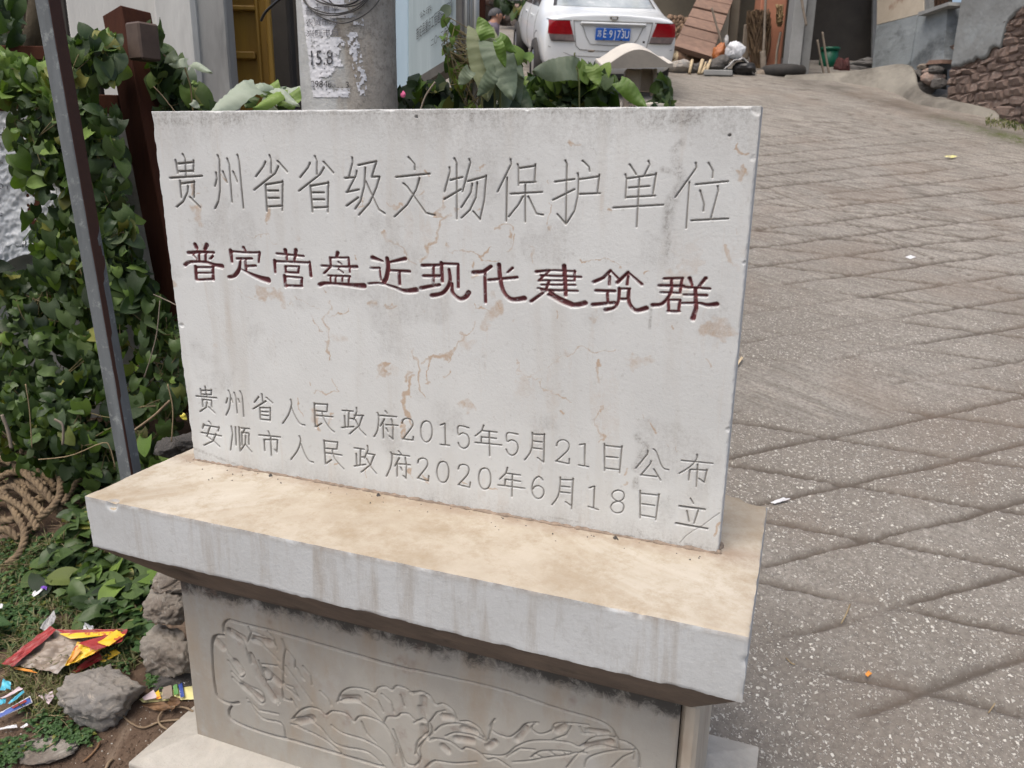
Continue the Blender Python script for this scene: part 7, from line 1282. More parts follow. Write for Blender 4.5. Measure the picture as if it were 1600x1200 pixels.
# ------------------------------------------------------------------ white saloon car parked uphill
def build_car():
    p = onroad(946, 140); p = SD(1.02, 9.3); p.z += .03
    car = emp('parked_car', p, 'white saloon car parked uphill behind the little stele', 'car')
    yaw = math.atan2(FH.y, FH.x)-math.pi/2+math.radians(5.5); car.rotation_euler = Euler((math.radians(13.0), 0, yaw), 'XYZ')
    car.rotation_mode = 'XYZ'
    car.matrix_world = Matrix.Translation(p) @ Matrix.Rotation(yaw, 4, 'Z') @ Matrix.Rotation(math.radians(13.5), 4, 'X') @ Matrix.Scale(.87, 4)
    # stations along the length (y), profile (x, z) from sill to roof centre
    st = [(.02, [(.70, .36), (.80, .42), (.815, .62), (.79, .86), (.70, .97), (.0, .995)]),
          (.10, [(.76, .24), (.84, .42), (.855, .64), (.83, .88), (.74, .975), (.0, .99)]),
          (.30, [(.78, .22), (.855, .45), (.87, .66), (.845, .90), (.75, .985), (.0, 1.0)]),
          (.58, [(.78, .20), (.86, .45), (.875, .68), (.85, .93), (.70, 1.0), (.0, 1.02)]),
          (.95, [(.78, .20), (.86, .45), (.88, .68), (.85, .94), (.655, 1.25), (.0, 1.29)]),
          (1.30, [(.78, .20), (.86, .45), (.88, .68), (.85, .94), (.60, 1.42), (.0, 1.46)]),
          (1.95, [(.78, .20), (.86, .45), (.88, .68), (.85, .93), (.59, 1.45), (.0, 1.49)]),
          (2.55, [(.78, .20), (.86, .45), (.88, .68), (.85, .92), (.60, 1.40), (.0, 1.45)]),
          (3.15, [(.78, .20), (.86, .45), (.88, .66), (.83, .88), (.72, 1.02), (.0, 1.06)]),
          (3.9, [(.78, .22), (.85, .42), (.86, .60), (.80, .78), (.66, .86), (.0, .90)]),
          (4.3, [(.62, .26), (.72, .40), (.72, .55), (.66, .68), (.52, .74), (.0, .76)])]
    V = []; Fc = []; m = 11
    for y, pr in st:
        for x, z in pr: V.append((x, y, z))
        for x, z in reversed(pr[:-1]): V.append((-x, y, z))
    for i in range(len(st)-1):
        for k in range(m): 
            a, b = i*m+k, i*m+(k+1) % m; Fc.append((a, a+m, b+m, b))
    # rear and front caps as strips
    for i, fl in ((0, False), (len(st)-1, True)):
        o_ = i*m
        for k in range(5):
            a, b, c, d = o_+k, o_+k+1, o_+(m-1-(k+1)) if k < 4 else o_+k+1, o_+(m-1-k)
            f = (a, b, c, d) if k < 4 else (a, b, d)
            Fc.append(f if not fl else tuple(reversed(f)))
    o = mesh('body', V, Fc, M['carpaint'], car, smooth=True, local=True); recalc(o)
    sb = o.modifiers.new('s', 'SUBSURF'); sb.levels = sb.render_levels = 3; apply_mods(o)
    body = o
    from mathutils.bvhtree import BVHTree
    bv = BVHTree.FromPolygons([v.co.copy() for v in body.data.vertices], [list(q.vertices) for q in body.data.polygons])
    def rear(x, z, lift=.004, y0=-1):
        h = bv.ray_cast(Vector((x, y0, z)), Vector((0, 1, 0)))
        return (h[0] - Vector((0, lift, 0)) + h[1]*lift*.5*(1 if h[1].y < 0 else -1)) if h[0] else Vector((x, .3, z))
    def side(y, z, lift=.004, s=-1):
        h = bv.ray_cast(Vector((s*2, y, z)), Vector((-s, 0, 0))); return h[0]+Vector((s*lift, 0, 0)) if h[0] else Vector((s*.8, y, z))
    def patch(name, poly, mat, fn, n=14, parent=car, th=.0, lift=.004):
        """poly: four corners in (x, z); conforms to the body"""
        a, b, c, d = [Vector((q[0], q[1])) for q in poly]; V = []
        for j in range(n+1):
            for i in range(n+1):
                u, v = i/n, j/n; q = (a*(1-u)+b*u)*(1-v)+(d*(1-u)+c*u)*v; V.append(fn(q.x, q.y, lift))
        return mesh(name, V, gridfaces(n+1, n+1), mat, parent, smooth=True, local=True)
    # rear screen
    patch('rear_window', [(-.64, 1.035), (.64, 1.035), (.50, 1.40), (-.50, 1.40)], M['glass'], rear, 16, lift=.006)
    patch('window_trim', [(-.685, 1.025), (-.64, 1.035), (-.50, 1.40), (-.535, 1.40)], M['blackplastic'], rear, 8, lift=.008)
    patch('window_trim', [(.64, 1.035), (.67, 1.025), (.53, 1.40), (.50, 1.40)], M['pipegrey'], rear, 8, lift=.008)
    for s in (-1, 1):
        la = patch('tail_light', [(s*.55, .90), (s*.80, .895), (s*.81, .745), (s*.50, .745)], M['redlens'], rear, 12, lift=.016)
        patch('reversing_lens', [(s*.495, .743), (s*.80, .743), (s*.775, .675), (s*.478, .675)], M['clearlens'], rear, 12, parent=la, lift=.016)
        patch('lens_rim', [(s*.525, .908), (s*.81, .903), (s*.812, .896), (s*.53, .899)], M['blackplastic'], rear, 10, parent=la, lift=.012)
        patch('lens_rim', [(s*.474, .676), (s*.772, .676), (s*.765, .664), (s*.466, .664)], M['blackplastic'], rear, 10, parent=la, lift=.012)
    # boot lid: shut lines, recess, trim
    def line(pts, w, mat, name='shut_line'):
        tube(name, [rear(x, z, .003) for x, z in pts], w, mat, car, n=5, local=True)
    sh = M['pipegrey']
    line([(-.535, .97), (-.50, .90), (-.47, .72), (-.455, .62), (-.40, .575), (-.2, .565), (0, .562), (.2, .565), (.40, .575), (.455, .62), (.47, .72), (.50, .90), (.535, .97)], .0035, sh)
    line([(x, .905) for x in np.linspace(-.50, .50, 12)], .0045, sh)
    line([(-.42, .868), (-.38, .84), (-.33, .72), (-.27, .64), (0, .63), (.27, .64), (.33, .72), (.38, .84), (.42, .868)], .003, sh, 'recess_line')
    patch('boot_lip_painted_shade', [(-.40, .873), (.40, .873), (.38, .845), (-.38, .845)], M['carpaint_low'], rear, 10, lift=.006)  # grey strip paints the shade under the boot lip
    box('boot_trim', (0, rear(0, .88).y-.012, .884), (.82, .03, .022), M['carpaint'], car, bev=.006, local=True)
    patch('lower_bumper', [(-.72, .40), (.72, .40), (.70, .30), (-.70, .30)], M['carpaint_low'], rear, 12, lift=.012)
    line([(-.80, .60), (-.5, .50), (0, .49), (.5, .50), (.80, .60)], .003, sh, 'bumper_crease')
    pl = emp('plate_anchor', (0, 0, 0)); bpy.data.objects.remove(pl)
    yp = rear(0, .76).y-.022
    pl = box('number_plate', (-.0, yp, .762), (.44, .012, .14), M['plateblue'], car, bev=.003, local=True)
    for s_, x, sc in (('苏', -.172, .085), ('E', -.105, .125), ('·', -.068, .07), ('9', -.028, .125), ('J', .026, .125), ('7', .074, .125), ('3', .125, .125), ('U', .176, .125)):
        me = textmesh(s_, 1); 
        putmesh('lettering', me, M['platewhite'], pl, lambda X, Y, Z, x=x, sc=sc: Vector((x+X*sc*.72, yp-.0085, .762+Y*sc)))
    for x in (-.11, .11): 
        tube('plate_bolt', [(x, yp-.004, .822), (x, yp-.014, .822)], .008, M['platewhite'], car, n=8, local=True)
        tube('plate_bolt', [(x, yp-.004, .70), (x, yp-.014, .70)], .008, M['blackplastic'], car, n=8, local=True)
    yb = rear(0, .945).y-.008
    V = [(-.055, yb, .962), (-.045, yb, .97), (.045, yb, .97), (.055, yb, .962), (.05, yb, .93), (.025, yb, .915), (-.025, yb, .915), (-.05, yb, .93)]
    V = V+[(x*.8, yb-.006, .942+(z-.942)*.75) for x, y, z in V]
    mesh('badge', V, [tuple(range(8, 16))]+[(i, (i+1) % 8, 8+(i+1) % 8, 8+i) for i in range(8)], M['chromebadge'], car, local=True)
    box('badge_bar', (0, yb-.009, .945), (.06, .004, .022), M['carpaint_low'], car, bev=.001, local=True)
    me = textmesh('EMGRAND', 1); putmesh('lettering', me, M['chromebadge'], car, lambda X, Y, Z: rear(-.43+X*.032, .93+Y*.03, .006))
    me = textmesh('1.5', 1); putmesh('lettering', me, M['blackplastic'], car, lambda X, Y, Z: rear(.44+X*.035, .935+Y*.032, .006))
    # side: windows, pillars, handles, wheel arches
    for s in (-1, 1):
        f = lambda y, z, l, s=s: side(y, z, l, s)
        patch('side_window', [(1.12, .985), (1.95, .97), (1.95, 1.36), (1.40, 1.36)], M['glass_dark'], f, 10)
        patch('side_window', [(2.02, .97), (2.92, .95), (2.52, 1.33), (2.02, 1.36)], M['glass_dark'], f, 10)
        for y in (1.55, 2.35): box('door_handle', side(y, .86, .015, s), (.02, .16, .03), M['carpaint'], car, bev=.006, local=True)
        for (yy) in (1.98, 1.05, 2.95): tube('shut_line', [side(yy-(.0 if z > .5 else .0), z, .001, s) for z in np.linspace(.3, .95, 10)], .004, sh, car, n=5, local=True)
        mr = box('wing_mirror', (s*1.02, 2.72, 1.03), (.22, .12, .15), M['blackplastic'], car, bev=.03, local=True)
        box('mirror_glass', (s*1.02, 2.655, 1.03), (.17, .006, .11), M['glass'], mr, bev=.002, local=True)
        for yw in (.78, 3.38):
            R_ = .315; cx = s*.80
            wh = emp('wheel', (cx, yw, R_)); wh.parent = car
            V = []; Fc = []; pr = [(-.10, .2), (-.10, .29), (-.07, .315), (.07, .315), (.10, .29), (.10, .2)]; n = 36
            for k in range(n):
                a = 2*math.pi*k/n
                for x, r in pr: V.append((x, r*math.cos(a), r*math.sin(a)))
            for k in range(n):
                for j in range(5): Fc.append((k*6+j, k*6+j+1, ((k+1) % n)*6+j+1, ((k+1) % n)*6+j))
            mesh('tyre', V, Fc, M['rubber'], wh, smooth=True, local=True)
            tube('rim', [(s*.09, 0, 0), (s*.06, 0, 0), (-s*.09, 0, 0)], [.17, .20, .20], M['chrome'], wh, n=24, local=True)
            # dark wheel opening and arch
            V = [side(yw+.39*math.cos(a), max(.22, .33+.39*math.sin(a)), .003, s) for a in np.linspace(-.3, math.pi+.3, 26)]; V.append(side(yw, .33, .003, s))
            mesh('wheel_arch', V, [(i, i+1, 26) for i in range(25)], M['blackplastic'], car, local=True)
            wh.location.x = s*.815
    tube('bumper_underside', [(-.7, .12, .27), (.7, .12, .27)], .06, M['blackplastic'], car, n=8, local=True)
    return car
car = build_car()

# ------------------------------------------------------------------ seated person far behind the board
def build_person():
    base = at(772, 95, 13.2); pr = emp('person', base, 'person in a lilac grey shirt with greying hair, seen from the side', 'person')
    hd = at(776, 27, 13.2); k = .0105      # metres per photo pixel there
    X = RH; Z = Vector((0, 0, 1)); Yv = FH
    def P(x, z, y=0): return hd+X*x*k+Z*z*k+Yv*y*k
    vs = [P(-8, -56), P(-10, -38), P(-10, -24), P(-6, -14), P(-2, -7), P(1, 2), P(2, 7), P(-13, -16, -14), P(-8, -30, -18), P(2, -40, -14), P(-13, -16, 14), P(-6, -30, 18), P(4, -40, 12), P(12, -54, -8), P(12, -54, 8), P(14, -92, -8), P(14, -92, 8), P(22, -95, -8), P(22, -95, 8)]
    es = [(0, 1), (1, 2), (2, 3), (3, 4), (4, 5), (5, 6), (3, 7), (7, 8), (8, 9), (3, 10), (10, 11), (11, 12), (0, 13), (0, 14), (13, 15), (14, 16), (15, 17), (16, 18)]
    rad = [15, 15, 16, 11, 6, 9.5, 8.5, 7, 5.5, 4, 7, 5.5, 4, 8, 8, 5, 5, 4, 4]
    me = bpy.data.meshes.new('body'); me.from_pydata([tuple(v-base) for v in vs], es, []); me.update(); o = link('body', me, None, pr)
    sk = o.modifiers.new('k', 'SKIN'); 
    for i, v in enumerate(me.skin_vertices[0].data): v.radius = (rad[i]*k, rad[i]*k); v.use_root = (i == 0)
    sb = o.modifiers.new('s', 'SUBSURF'); sb.levels = 2; sb.render_levels = 2; apply_mods(o)
    me = o.data; me.materials.clear(); me.materials.append(M['lilac']); me.materials.append(M['skin']); me.materials.append(M['trousers'])
    for pl in me.polygons:
        c = pl.center+base; z = (c-hd).z/k; x = (c-hd).dot(X)/k
        pl.material_index = 1 if (z > -9 or (x > 0 and -44 < z < -34)) else (2 if z < -50 else 0); pl.use_smooth = True
    V = []; Fc = []
    n = 14; m = 9
    for j in range(m+1):
        ph = math.pi*.60*j/m
        for i in range(n):
            a = 2*math.pi*i/n; V.append(P(-1.2+10.2*math.sin(ph)*math.cos(a)-1.5*(j/m), 3.5+9.5*math.cos(ph), 9.8*math.sin(ph)*math.sin(a)))
    for j in range(m):
        for i in range(n): Fc.append((j*n+i, (j+1)*n+i, (j+1)*n+(i+1) % n, j*n+(i+1) % n))
    mesh('hair', V, Fc, M['hair'], pr, smooth=True)
    rock('ear', P(1, 1, -9.5), (1.4*k, .8*k, 2.2*k), M['skin'], 3, 6, .05, sub=2, parent=pr)
    rock('nose', P(11, 0, 0), (1.6*k, 1.2*k, 2*k), M['skin'], 5, 6, .05, sub=2, parent=pr)
    st_ = tag(box('stool', P(-8, -80), (.34, .34, .3), M['trousers'], None, bev=.02), 'dark low stool under the seated person', 'stool')
build_person()

# ------------------------------------------------------------------ far bank behind
def bank():
    V = []; n, m = 60, 34
    for j in range(m+1):
        for i in range(n+1):
            x = 640+300*i/n; y = 150-620*j/m; D = 15.5+2.5*j/m+1.2*float(fbm(i*.18, j*.22, 4, 15))+.5*float(fbm(i*.7, j*.7, 3, 16))
            V.append(at(x, y, D))
    tag(mesh('rocky_bank', V, gridfaces(n+1, m+1), M['bg_rock'], smooth=False), kind='structure')
bank()
rsb = random.Random(4)
bk = emp('stone_retaining_wall', at(800, 70, 15.4), 'rough dark retaining wall of loose stones beyond the white car', 'wall')
for k in range(70):
    x = rsb.uniform(735, 860); y = rsb.uniform(-60, 85); s = rsb.uniform(.12, .28)
    rock('stone', at(x, y, 15.7+.01*(60-y)), (s, s*.6, s*.55), M[rsb.choice(('bg_rock', 'bg_rock', 'rock_dark', 'brick'))], 200+k, 9, .12, sub=2, parent=bk, rot=rsb.uniform(0, 3))
vine('green weeds growing out of the far retaining wall', [([(795, -10), (835, -5), (840, 25), (800, 20)], 15.0, .3, .16, 60, ('leaf_dark', 'leaf'), 'solid'), ([(775, -20), (800, -10), (795, 12), (780, 8)], 15.0, .3, .16, 24, ('leaf_dark',), 'solid')], 21, stems=0, maxobj=20, name='weeds', cat='plant')

# ------------------------------------------------------------------ building with open sheds on the right
sh = emp('shed_building', at(1150, 110, 11.8), 'row of open plastered sheds with pillars at the top of the slope', 'building')
GB = 1.2
pbox('back_wall', 1010, 1145, -420, 150, 13.6, .2, M['beigewall'], sh, zb=GB)
pbox('recess_wall', 1145, 1212, -420, 150, 12.6, .2, M['olivewall'], sh, zb=GB)
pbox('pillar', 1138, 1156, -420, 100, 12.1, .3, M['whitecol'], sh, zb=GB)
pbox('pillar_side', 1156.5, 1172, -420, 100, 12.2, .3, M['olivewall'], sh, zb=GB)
pbox('painted_pillar', 1210, 1246, -420, 130, 11.75, .3, M['terracotta'], sh, zb=GB, bev=.02)
pbox('pillar_rear_face', 1203, 1209.5, -420, 130, 11.85, .3, M['terracotta'], sh, zb=GB)
pbox('recess_wall', 1246, 1262, -420, 130, 12.5, .2, M['olivewall'], sh, zb=GB)
pbox('concrete_pillar', 1257, 1277, -420, 140, 11.0, .28, M['cement_lit'], sh, zb=GB, bev=.008, yawx=-.05)
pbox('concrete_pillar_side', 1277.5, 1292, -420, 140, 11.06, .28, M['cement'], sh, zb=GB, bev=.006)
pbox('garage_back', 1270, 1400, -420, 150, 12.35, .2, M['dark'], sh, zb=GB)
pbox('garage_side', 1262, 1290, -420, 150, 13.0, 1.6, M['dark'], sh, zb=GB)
a = at(1010, -200, 11.8); b = at(1420, -200, 11.2)
quadwall('roof_slab', [Vector((a.x, a.y, 5.0)), Vector((b.x, b.y, 5.0)), Vector((b.x, b.y, 5.3)), Vector((a.x, a.y, 5.3))], 4.0, M['cement'], sh)
pbox('end_wall', 1000, 1022, -420, 60, 14.5, .2, M['cement'], sh, zb=GB)
def prop(name, label, cat, mat, x0, x1, y0, y1, D, th, bev=.01, group=None, yawx=0):
    o = pbox(name, x0, x1, y0, y1, D, th, M[mat], None, bev=bev, yawx=yawx); return tag(o, label, cat, group)
def bin_():
    c = at(1294, 95, 11.9); r = .13; g = emp('plastic_bin', at(1294, 117, 11.9), 'green plastic bin in the mouth of the dark garage', 'bin')
    z0 = at(1294, 116, 11.9).z; z1 = at(1294, 76, 11.9).z
    tube('bucket', [(c.x, c.y, z0), (c.x, c.y, z1)], [r*.85, r], M['green'], g, n=20, caps=True); tube('rim', [(c.x, c.y, z1-.03), (c.x, c.y, z1+.01)], [r*1.1, r*1.1], M['green'], g, n=20)
bin_()
for k, (x, w_, lab) in enumerate(((1312, .075, 'dark red sack standing left in the garage'), (1321, .07, 'dark red sack standing right beside the first in the garage'))):
    c = at(x, 104, 11.6); tag(rock('sack', c, (w_, .09, .12), M['redbag'], 80+k, 8, .08, sub=3), lab, 'sack', 'sacks in the garage')
for k, (x, y, s, lab) in enumerate(((1335, 110, .16, 'flat grey sack lying at the front of the garage floor'), (1350, 104, .17, 'grey sack lying behind the flat one'), (1358, 97, .14, 'topmost grey sack of the heap in the garage'))):
    tag(rock('sack', at(x, y, 11.75), (s*1.3, s, s*.42), M['sack'], 90+k, 8, .08, sub=3), lab, 'sack', 'sacks in the garage')
def rod(name, label, pxs, D, r, mat, cat='stick', group=None, wob=.12):
    return tag(tube(name, curve_pts([at(x, y, D) for x, y in pxs], 12), r, M[mat], n=7, wob=wob), label, cat, group)
rod('stick', 'thin pole leaning in front of the green bin, left one', [(1277, 62), (1282, 90), (1288, 118)], 11.2, .014, 'stick', group='sticks against the garage')
rod('stick', 'thin pole leaning in front of the green bin, right one', [(1285, 50), (1290, 85), (1296, 118)], 11.2, .014, 'stick', group='sticks against the garage')
rod('stick', 'pale stick leaning against the grey concrete pillar', [(1252, -5), (1255, 15), (1260, 40)], 10.9, .016, 'stick', group='sticks against the garage')
rod('stick', 'tall dark stick in front of the brushwood', [(1197, -10), (1195, 30), (1194, 60), (1191, 110)], 11.5, .018, 'stick')
rod('stick', 'grey post stump beside the tyre', [(1192, 80), (1193, 112)], 11.35, .04, 'stick')
prop('board', 'narrow grey board leaning right of the cream pillar', 'board', 'stick', 1161, 1172, 38, 92, 11.9, .04)
rod('stick', 'bent stick beside the grey board', [(1190, 35), (1182, 55), (1178, 92)], 11.75, .014, 'brushpale')
# brushwood bundles
def bundle(label, x0, x1, ytop, ybot, D, n, mat, seed, spread=6):
    rs = random.Random(seed); V = []; Fc = []
    for _ in range(n):
        xb = rs.uniform(x0+ (x1-x0)*.25, x1-(x1-x0)*.25); xt = rs.uniform(x0, x1); yt = ytop+rs.uniform(0, 30); pts = [at(xb, ybot+rs.uniform(-3, 2), D+rs.uniform(-.1, .1)), at((xb+xt)/2+rs.uniform(-spread, spread), (yt+ybot)/2, D+rs.uniform(-.15, .1)), at(xt, yt, D+rs.uniform(-.2, .15))]
        tube('x', curve_pts(pts, 5), rs.uniform(.003, .009), None, n=4, collect=(V, Fc))
    return tag(mesh('brushwood', V, Fc, M[mat]), label, 'brushwood')
bundle('bundle of dark dry brushwood leaning on the shed wall', 1166, 1205, 14, 108, 11.7, 420, 'brush', 5)
bundle('upturned straw broom beside the terracotta pillar', 1212, 1224, 6, 40, 11.5, 90, 'brushpale', 6, 1)
rod('broom_handle', 'broom handle below the upturned straw broom', [(1220, 50), (1214, 80), (1212, 112)], 11.45, .016, 'stick', 'broom')
# leaning plank door
dm = emp('plank_door', at(1100, 85, 11.9), 'old brown plank door leaning on the firewood', 'door')
def dpt(u, v):
    tl = at(1096, -16, 12.0); tr = at(1148, -6, 12.0); bl = at(1054, 68, 11.4); br = at(1113, 85, 11.4)
    return (tl*(1-u)+tr*u)*(1-v)+(bl*(1-u)+br*u)*v
dn = (dpt(1, 0)-dpt(0, 0)).cross(dpt(0, 1)-dpt(0, 0)).normalized()
if dn.dot(CAM-dpt(0, 0)) < 0: dn = -dn
for k in range(6):
    v0 = k/6+.006; v1 = (k+1)/6-.006; P = [dpt(0+.01*random.random(), v1), dpt(1-.02*random.random(), v1), dpt(1-.01*random.random(), v0), dpt(.01*random.random(), v0)]
    li = dn*random.uniform(0, .02); V = [p+li for p in P]+[p+li-dn*.035 for p in P]
    bevel(recalc(mesh('plank', V, [(0, 1, 2, 3), (7, 6, 5, 4), (0, 4, 5, 1), (1, 5, 6, 2), (2, 6, 7, 3), (3, 7, 4, 0)], M['plank'], dm)), .006)
P = [dpt(-.01, 1.06), dpt(1.01, 1.06), dpt(1.01, .985), dpt(-.01, .985)]; V = [p+dn*.03 for p in P]+[p-dn*.06 for p in P]
recalc(mesh('bottom_batten', V, [(0, 1, 2, 3), (7, 6, 5, 4), (0, 4, 5, 1), (1, 5, 6, 2), (2, 6, 7, 3), (3, 7, 4, 0)], M['plank'], dm))
rod('branch', 'bare crooked branch leaning across the plank door', [(1112, 12), (1118, 35), (1126, 62), (1132, 95)], 11.5, .014, 'stick', 'branch')
# firewood
wood = 'split firewood logs stacked beside the car'
def log(p, d, r, L, k, lab, group):
    e = emp('log', p, lab, 'log', group)
    d = d.normalized(); n = 9; tube('bark', [p-d*L/2, p+d*L/2], [r, r*.9], M['log'], e, n=n, wob=.15); tube('cut_end', [p-d*(L/2+.004), p-d*(L/2-.01)], r*.9, M['logend_dull'] if k < 3000 and group else M['logend'], e, n=n)
for k in range(64):
    r = rsb.uniform(.032, .055); row = k // 5; x = 1049+(k % 5)*5.0+rsb.uniform(-1.5, 1.5); y = 88-row*4.6
    if y < 30: break
    log(at(x, y, 11.95), -FH*-1+RH*rsb.uniform(-.35, .35)+Vector((0, 0, rsb.uniform(-.1, .1))), r, .4, k, 'split log in the stacked firewood between the car and the plank door', 'split firewood logs stacked beside the car')
for k, (x, y, r, L, dx, lab) in enumerate(((1060, 84, .055, .25, .8, 'log with a pale cut end under the lower left corner of the plank door'), (1083, 86, .06, .3, .9, 'yellowish log lying under the middle of the plank door'), (1096, 89, .035, .3, .4, 'thin log with pale end under the right part of the plank door'), (1074, 94, .10, .5, 1, 'thick dark log lying on the rubble'), (1108, 90, .03, .25, .2, 'small log end beside the orange bag'), (1062, 90, .07, .35, .6, 'dark log at the left end of the rubble'))):
    log(at(x, y, 11.55), RH*dx+FH*.6+Vector((0, 0, -.1)), r, L, k, lab, None)
for k, (x, y, s, m, lab) in enumerate(((1060, 106, .13, 'rock', 'pale grey angular block on the rubble beside the stele'), (1086, 108, .09, 'rock_dark', 'dark stone between the pale split sticks'), (1076, 111, .07, 'rock_dark', 'small dark stone right of the pale grey block'), (1116, 103, .10, 'rock_dark', 'grey black stone behind the cement trough'), (1125, 98, .11, 'rock_dark', 'dark slanting stone under the orange bag'), (1100, 104, .08, 'rock_dark', 'dark stone left of the cement trough'), (1068, 101, .08, 'rock_dark', 'dark stone behind the pale grey block'), (1192, 116, .07, 'stick', 'brown broken stone at the foot of the brushwood'))):
    tag(rock('rock', at(x, y, 11.2), (s*1.3, s, s*.8), M[m], 300+k, 12, .08, sub=3), lab, 'rock')
for k, (a, b, r) in enumerate((((1082, 94), (1077, 114), .022), ((1098, 94), (1092, 115), .026), ((1103, 97), (1096, 115), .014), ((1110, 94), (1104, 112), .018), ((1106, 100), (1097, 114), .012))):
    tag(tube('split_stick', [at(*a, 11.15), at(*b, 11.0)], r, M['logend'], n=5, wob=.2), ('pale split stick standing apart on the left', 'thickest pale split stick in the middle bunch', 'thin pale stick just right of the thickest one', 'pale stick at the right of the bunch', 'thinnest pale stick low in the bunch')[k], 'stick', 'pale split sticks standing in the rubble')
# trough, bags, sheets, tyre
tr_ = emp('cement_trough', at(1122, 118, 10.9), 'low grey cement trough on the ground in front of the rubble', 'trough')
pbox('front_side', 1100, 1145, 109, 118, 10.9, .04, M['cement_lit'], tr_); pbox('back_side', 1103, 1147, 107, 114, 11.15, .04, M['cement'], tr_); pbox('floor', 1101, 1146, 114, 118, 10.94, .22, M['cement'], tr_)
tag(rock('plastic_bag', at(1124, 83, 11.3), (.085, .07, .125), M['orange'], 401, 9, .16, sub=4), 'crumpled orange plastic bag hanging against the sticks', 'bag')
tag(rock('bottle', at(1135, 66, 11.5), (.03, .03, .085), M['silver'], 404, 9, .12, sub=3), 'crumpled silvery bottle on top of the pile', 'bottle')
tag(rock('woven_bag', at(1149, 79, 11.2), (.12, .09, .13), M['whitebag'], 402, 10, .16, sub=4), 'crumpled white woven bag on the bent sheet', 'bag')
tag(rock('dark_bag', at(1163, 108, 11.1), (.15, .12, .10), M['blackplastic'], 403, 9, .1, sub=3), 'black bundle under the bent sheet', 'bag')
def bent():
    V = []; n, m = 18, 6; cs = [(1131, 109), (1143, 97), (1157, 91), (1168, 95), (1178, 114), (1190, 104)]
    top = curve_pts([at(x, y, 11.0) for x, y in cs[:5]], n)
    for j in range(m+1):
        for i in range(n+1): V.append(top[i]+FH*.45*j/m+RH*.1*j/m+Vector((0, 0, .012*math.sin(i*1.3+j)+.05*j/m)))
    o = mesh('bent_sheet', V, gridfaces(n+1, m+1), M['silver'], smooth=True); s_ = o.modifiers.new('s', 'SOLIDIFY'); s_.thickness = .015; apply_mods(o); return tag(o, 'bent pale sheet arching over the black bundle', 'sheet')
bent()
def tyre():
    c = at(1224, 113, 11.25); V = []; Fc = []; n = 40; m = 12; R_, r = .235, .075
    for i in range(n):
        a = 2*math.pi*i/n
        for j in range(m): 
            b = 2*math.pi*j/m; V.append(c+Vector((math.cos(a)*(R_+r*math.cos(b)), math.sin(a)*(R_+r*math.cos(b)), r*1.1*math.sin(b))))
    for i in range(n):
        for j in range(m): Fc.append((i*m+j, ((i+1) % n)*m+j, ((i+1) % n)*m+(j+1) % m, i*m+(j+1) % m))
    tag(mesh('tyre', V, Fc, M['rubber'], smooth=True), 'old black tyre lying flat at the foot of the terracotta pillar', 'tyre')
tyre()
# ------------------------------------------------------------------ wall along the road on the right
W0 = onroad(1362, 113); W0 = at(1362, 100, 11.45); W1 = at(1482, 100, 9.75)
wh = emp('plastered_house', (W0+W1)/2, 'house wall with blue grey plaster base and peeling cream upper wall and a barred window', 'house')
wd = Vector((W1.x-W0.x, W1.y-W0.y, 0)); wl = wd.length; wd.normalize(); wn = Vector((wd.y, -wd.x, 0))
if wn.dot(CAM-W0) < 0: wn = -wn
def wray(px, py, o=W0, n=wn, off=0):
    d = ray(px, py); t = (o+n*off-CAM).dot(n)/d.dot(n); return CAM+d*t
def wquad(name, pxs, th, mat, parent, off=0, o=None, n=None):
    n_ = n or wn; P = [wray(x, y, o or W0, n_, off) for x, y in pxs]; V = P+[p-n_*th for p in P]
    return recalc(mesh(name, V, [(0, 1, 2, 3), (7, 6, 5, 4), (0, 4, 5, 1), (1, 5, 6, 2), (2, 6, 7, 3), (3, 7, 4, 0)], M[mat], parent))
wquad('plaster_base', [(1360, 125), (1418, 118), (1434, 23), (1370, 39.5)], .3, 'bluecement', wh)
wquad('plaster_base', [(1414, 118), (1474, 98), (1481, 6), (1435.5, 24)], .3, 'bluecement', wh, -.02)
wquad('upper_wall', [(1370, 38.5), (1443, 20), (1447, -420), (1376, -420)], .3, 'creamwall', wh, -.03)
wquad('side_return', [(1360, 125), (1362, 125), (1372, -400), (1370, -400)], 1.2, 'cement', wh, -.32)
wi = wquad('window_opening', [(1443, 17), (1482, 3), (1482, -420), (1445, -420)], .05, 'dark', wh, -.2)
wquad('window_frame', [(1443, 18), (1452, 14), (1454, -420), (1445, -420)], .12, 'cement', wh, -.04)
for k, x in enumerate((1455, 1461, 1467, 1473, 1479)):
    p0 = wray(x, 30-(x-1443)*.35, off=-.12); 
    b = tube('bar', [wray(x, 14-(x-1452)*.35, off=-.12), wray(x+1.5, -200, off=-.12)], .022, M['winbar'], wh, n=6)
wquad('window_sill', [(1434, 25), (1482, 8.5), (1482, 3), (1435, 19)], .2, 'cement_lit', wh, .09)
wquad('lower_wall_return', [(1470, 150), (1479, 150), (1481, 80), (1474, 80)], .2, 'cement', wh, -.35)
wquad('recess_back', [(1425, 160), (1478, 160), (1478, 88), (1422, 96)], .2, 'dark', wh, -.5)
tag(wquad('plank_end', [(1446, 101), (1471, 99), (1472, 93), (1452, 94)], .3, 'plank', None, .02), 'short brown plank jammed in the gap under the plaster wall', 'plank')
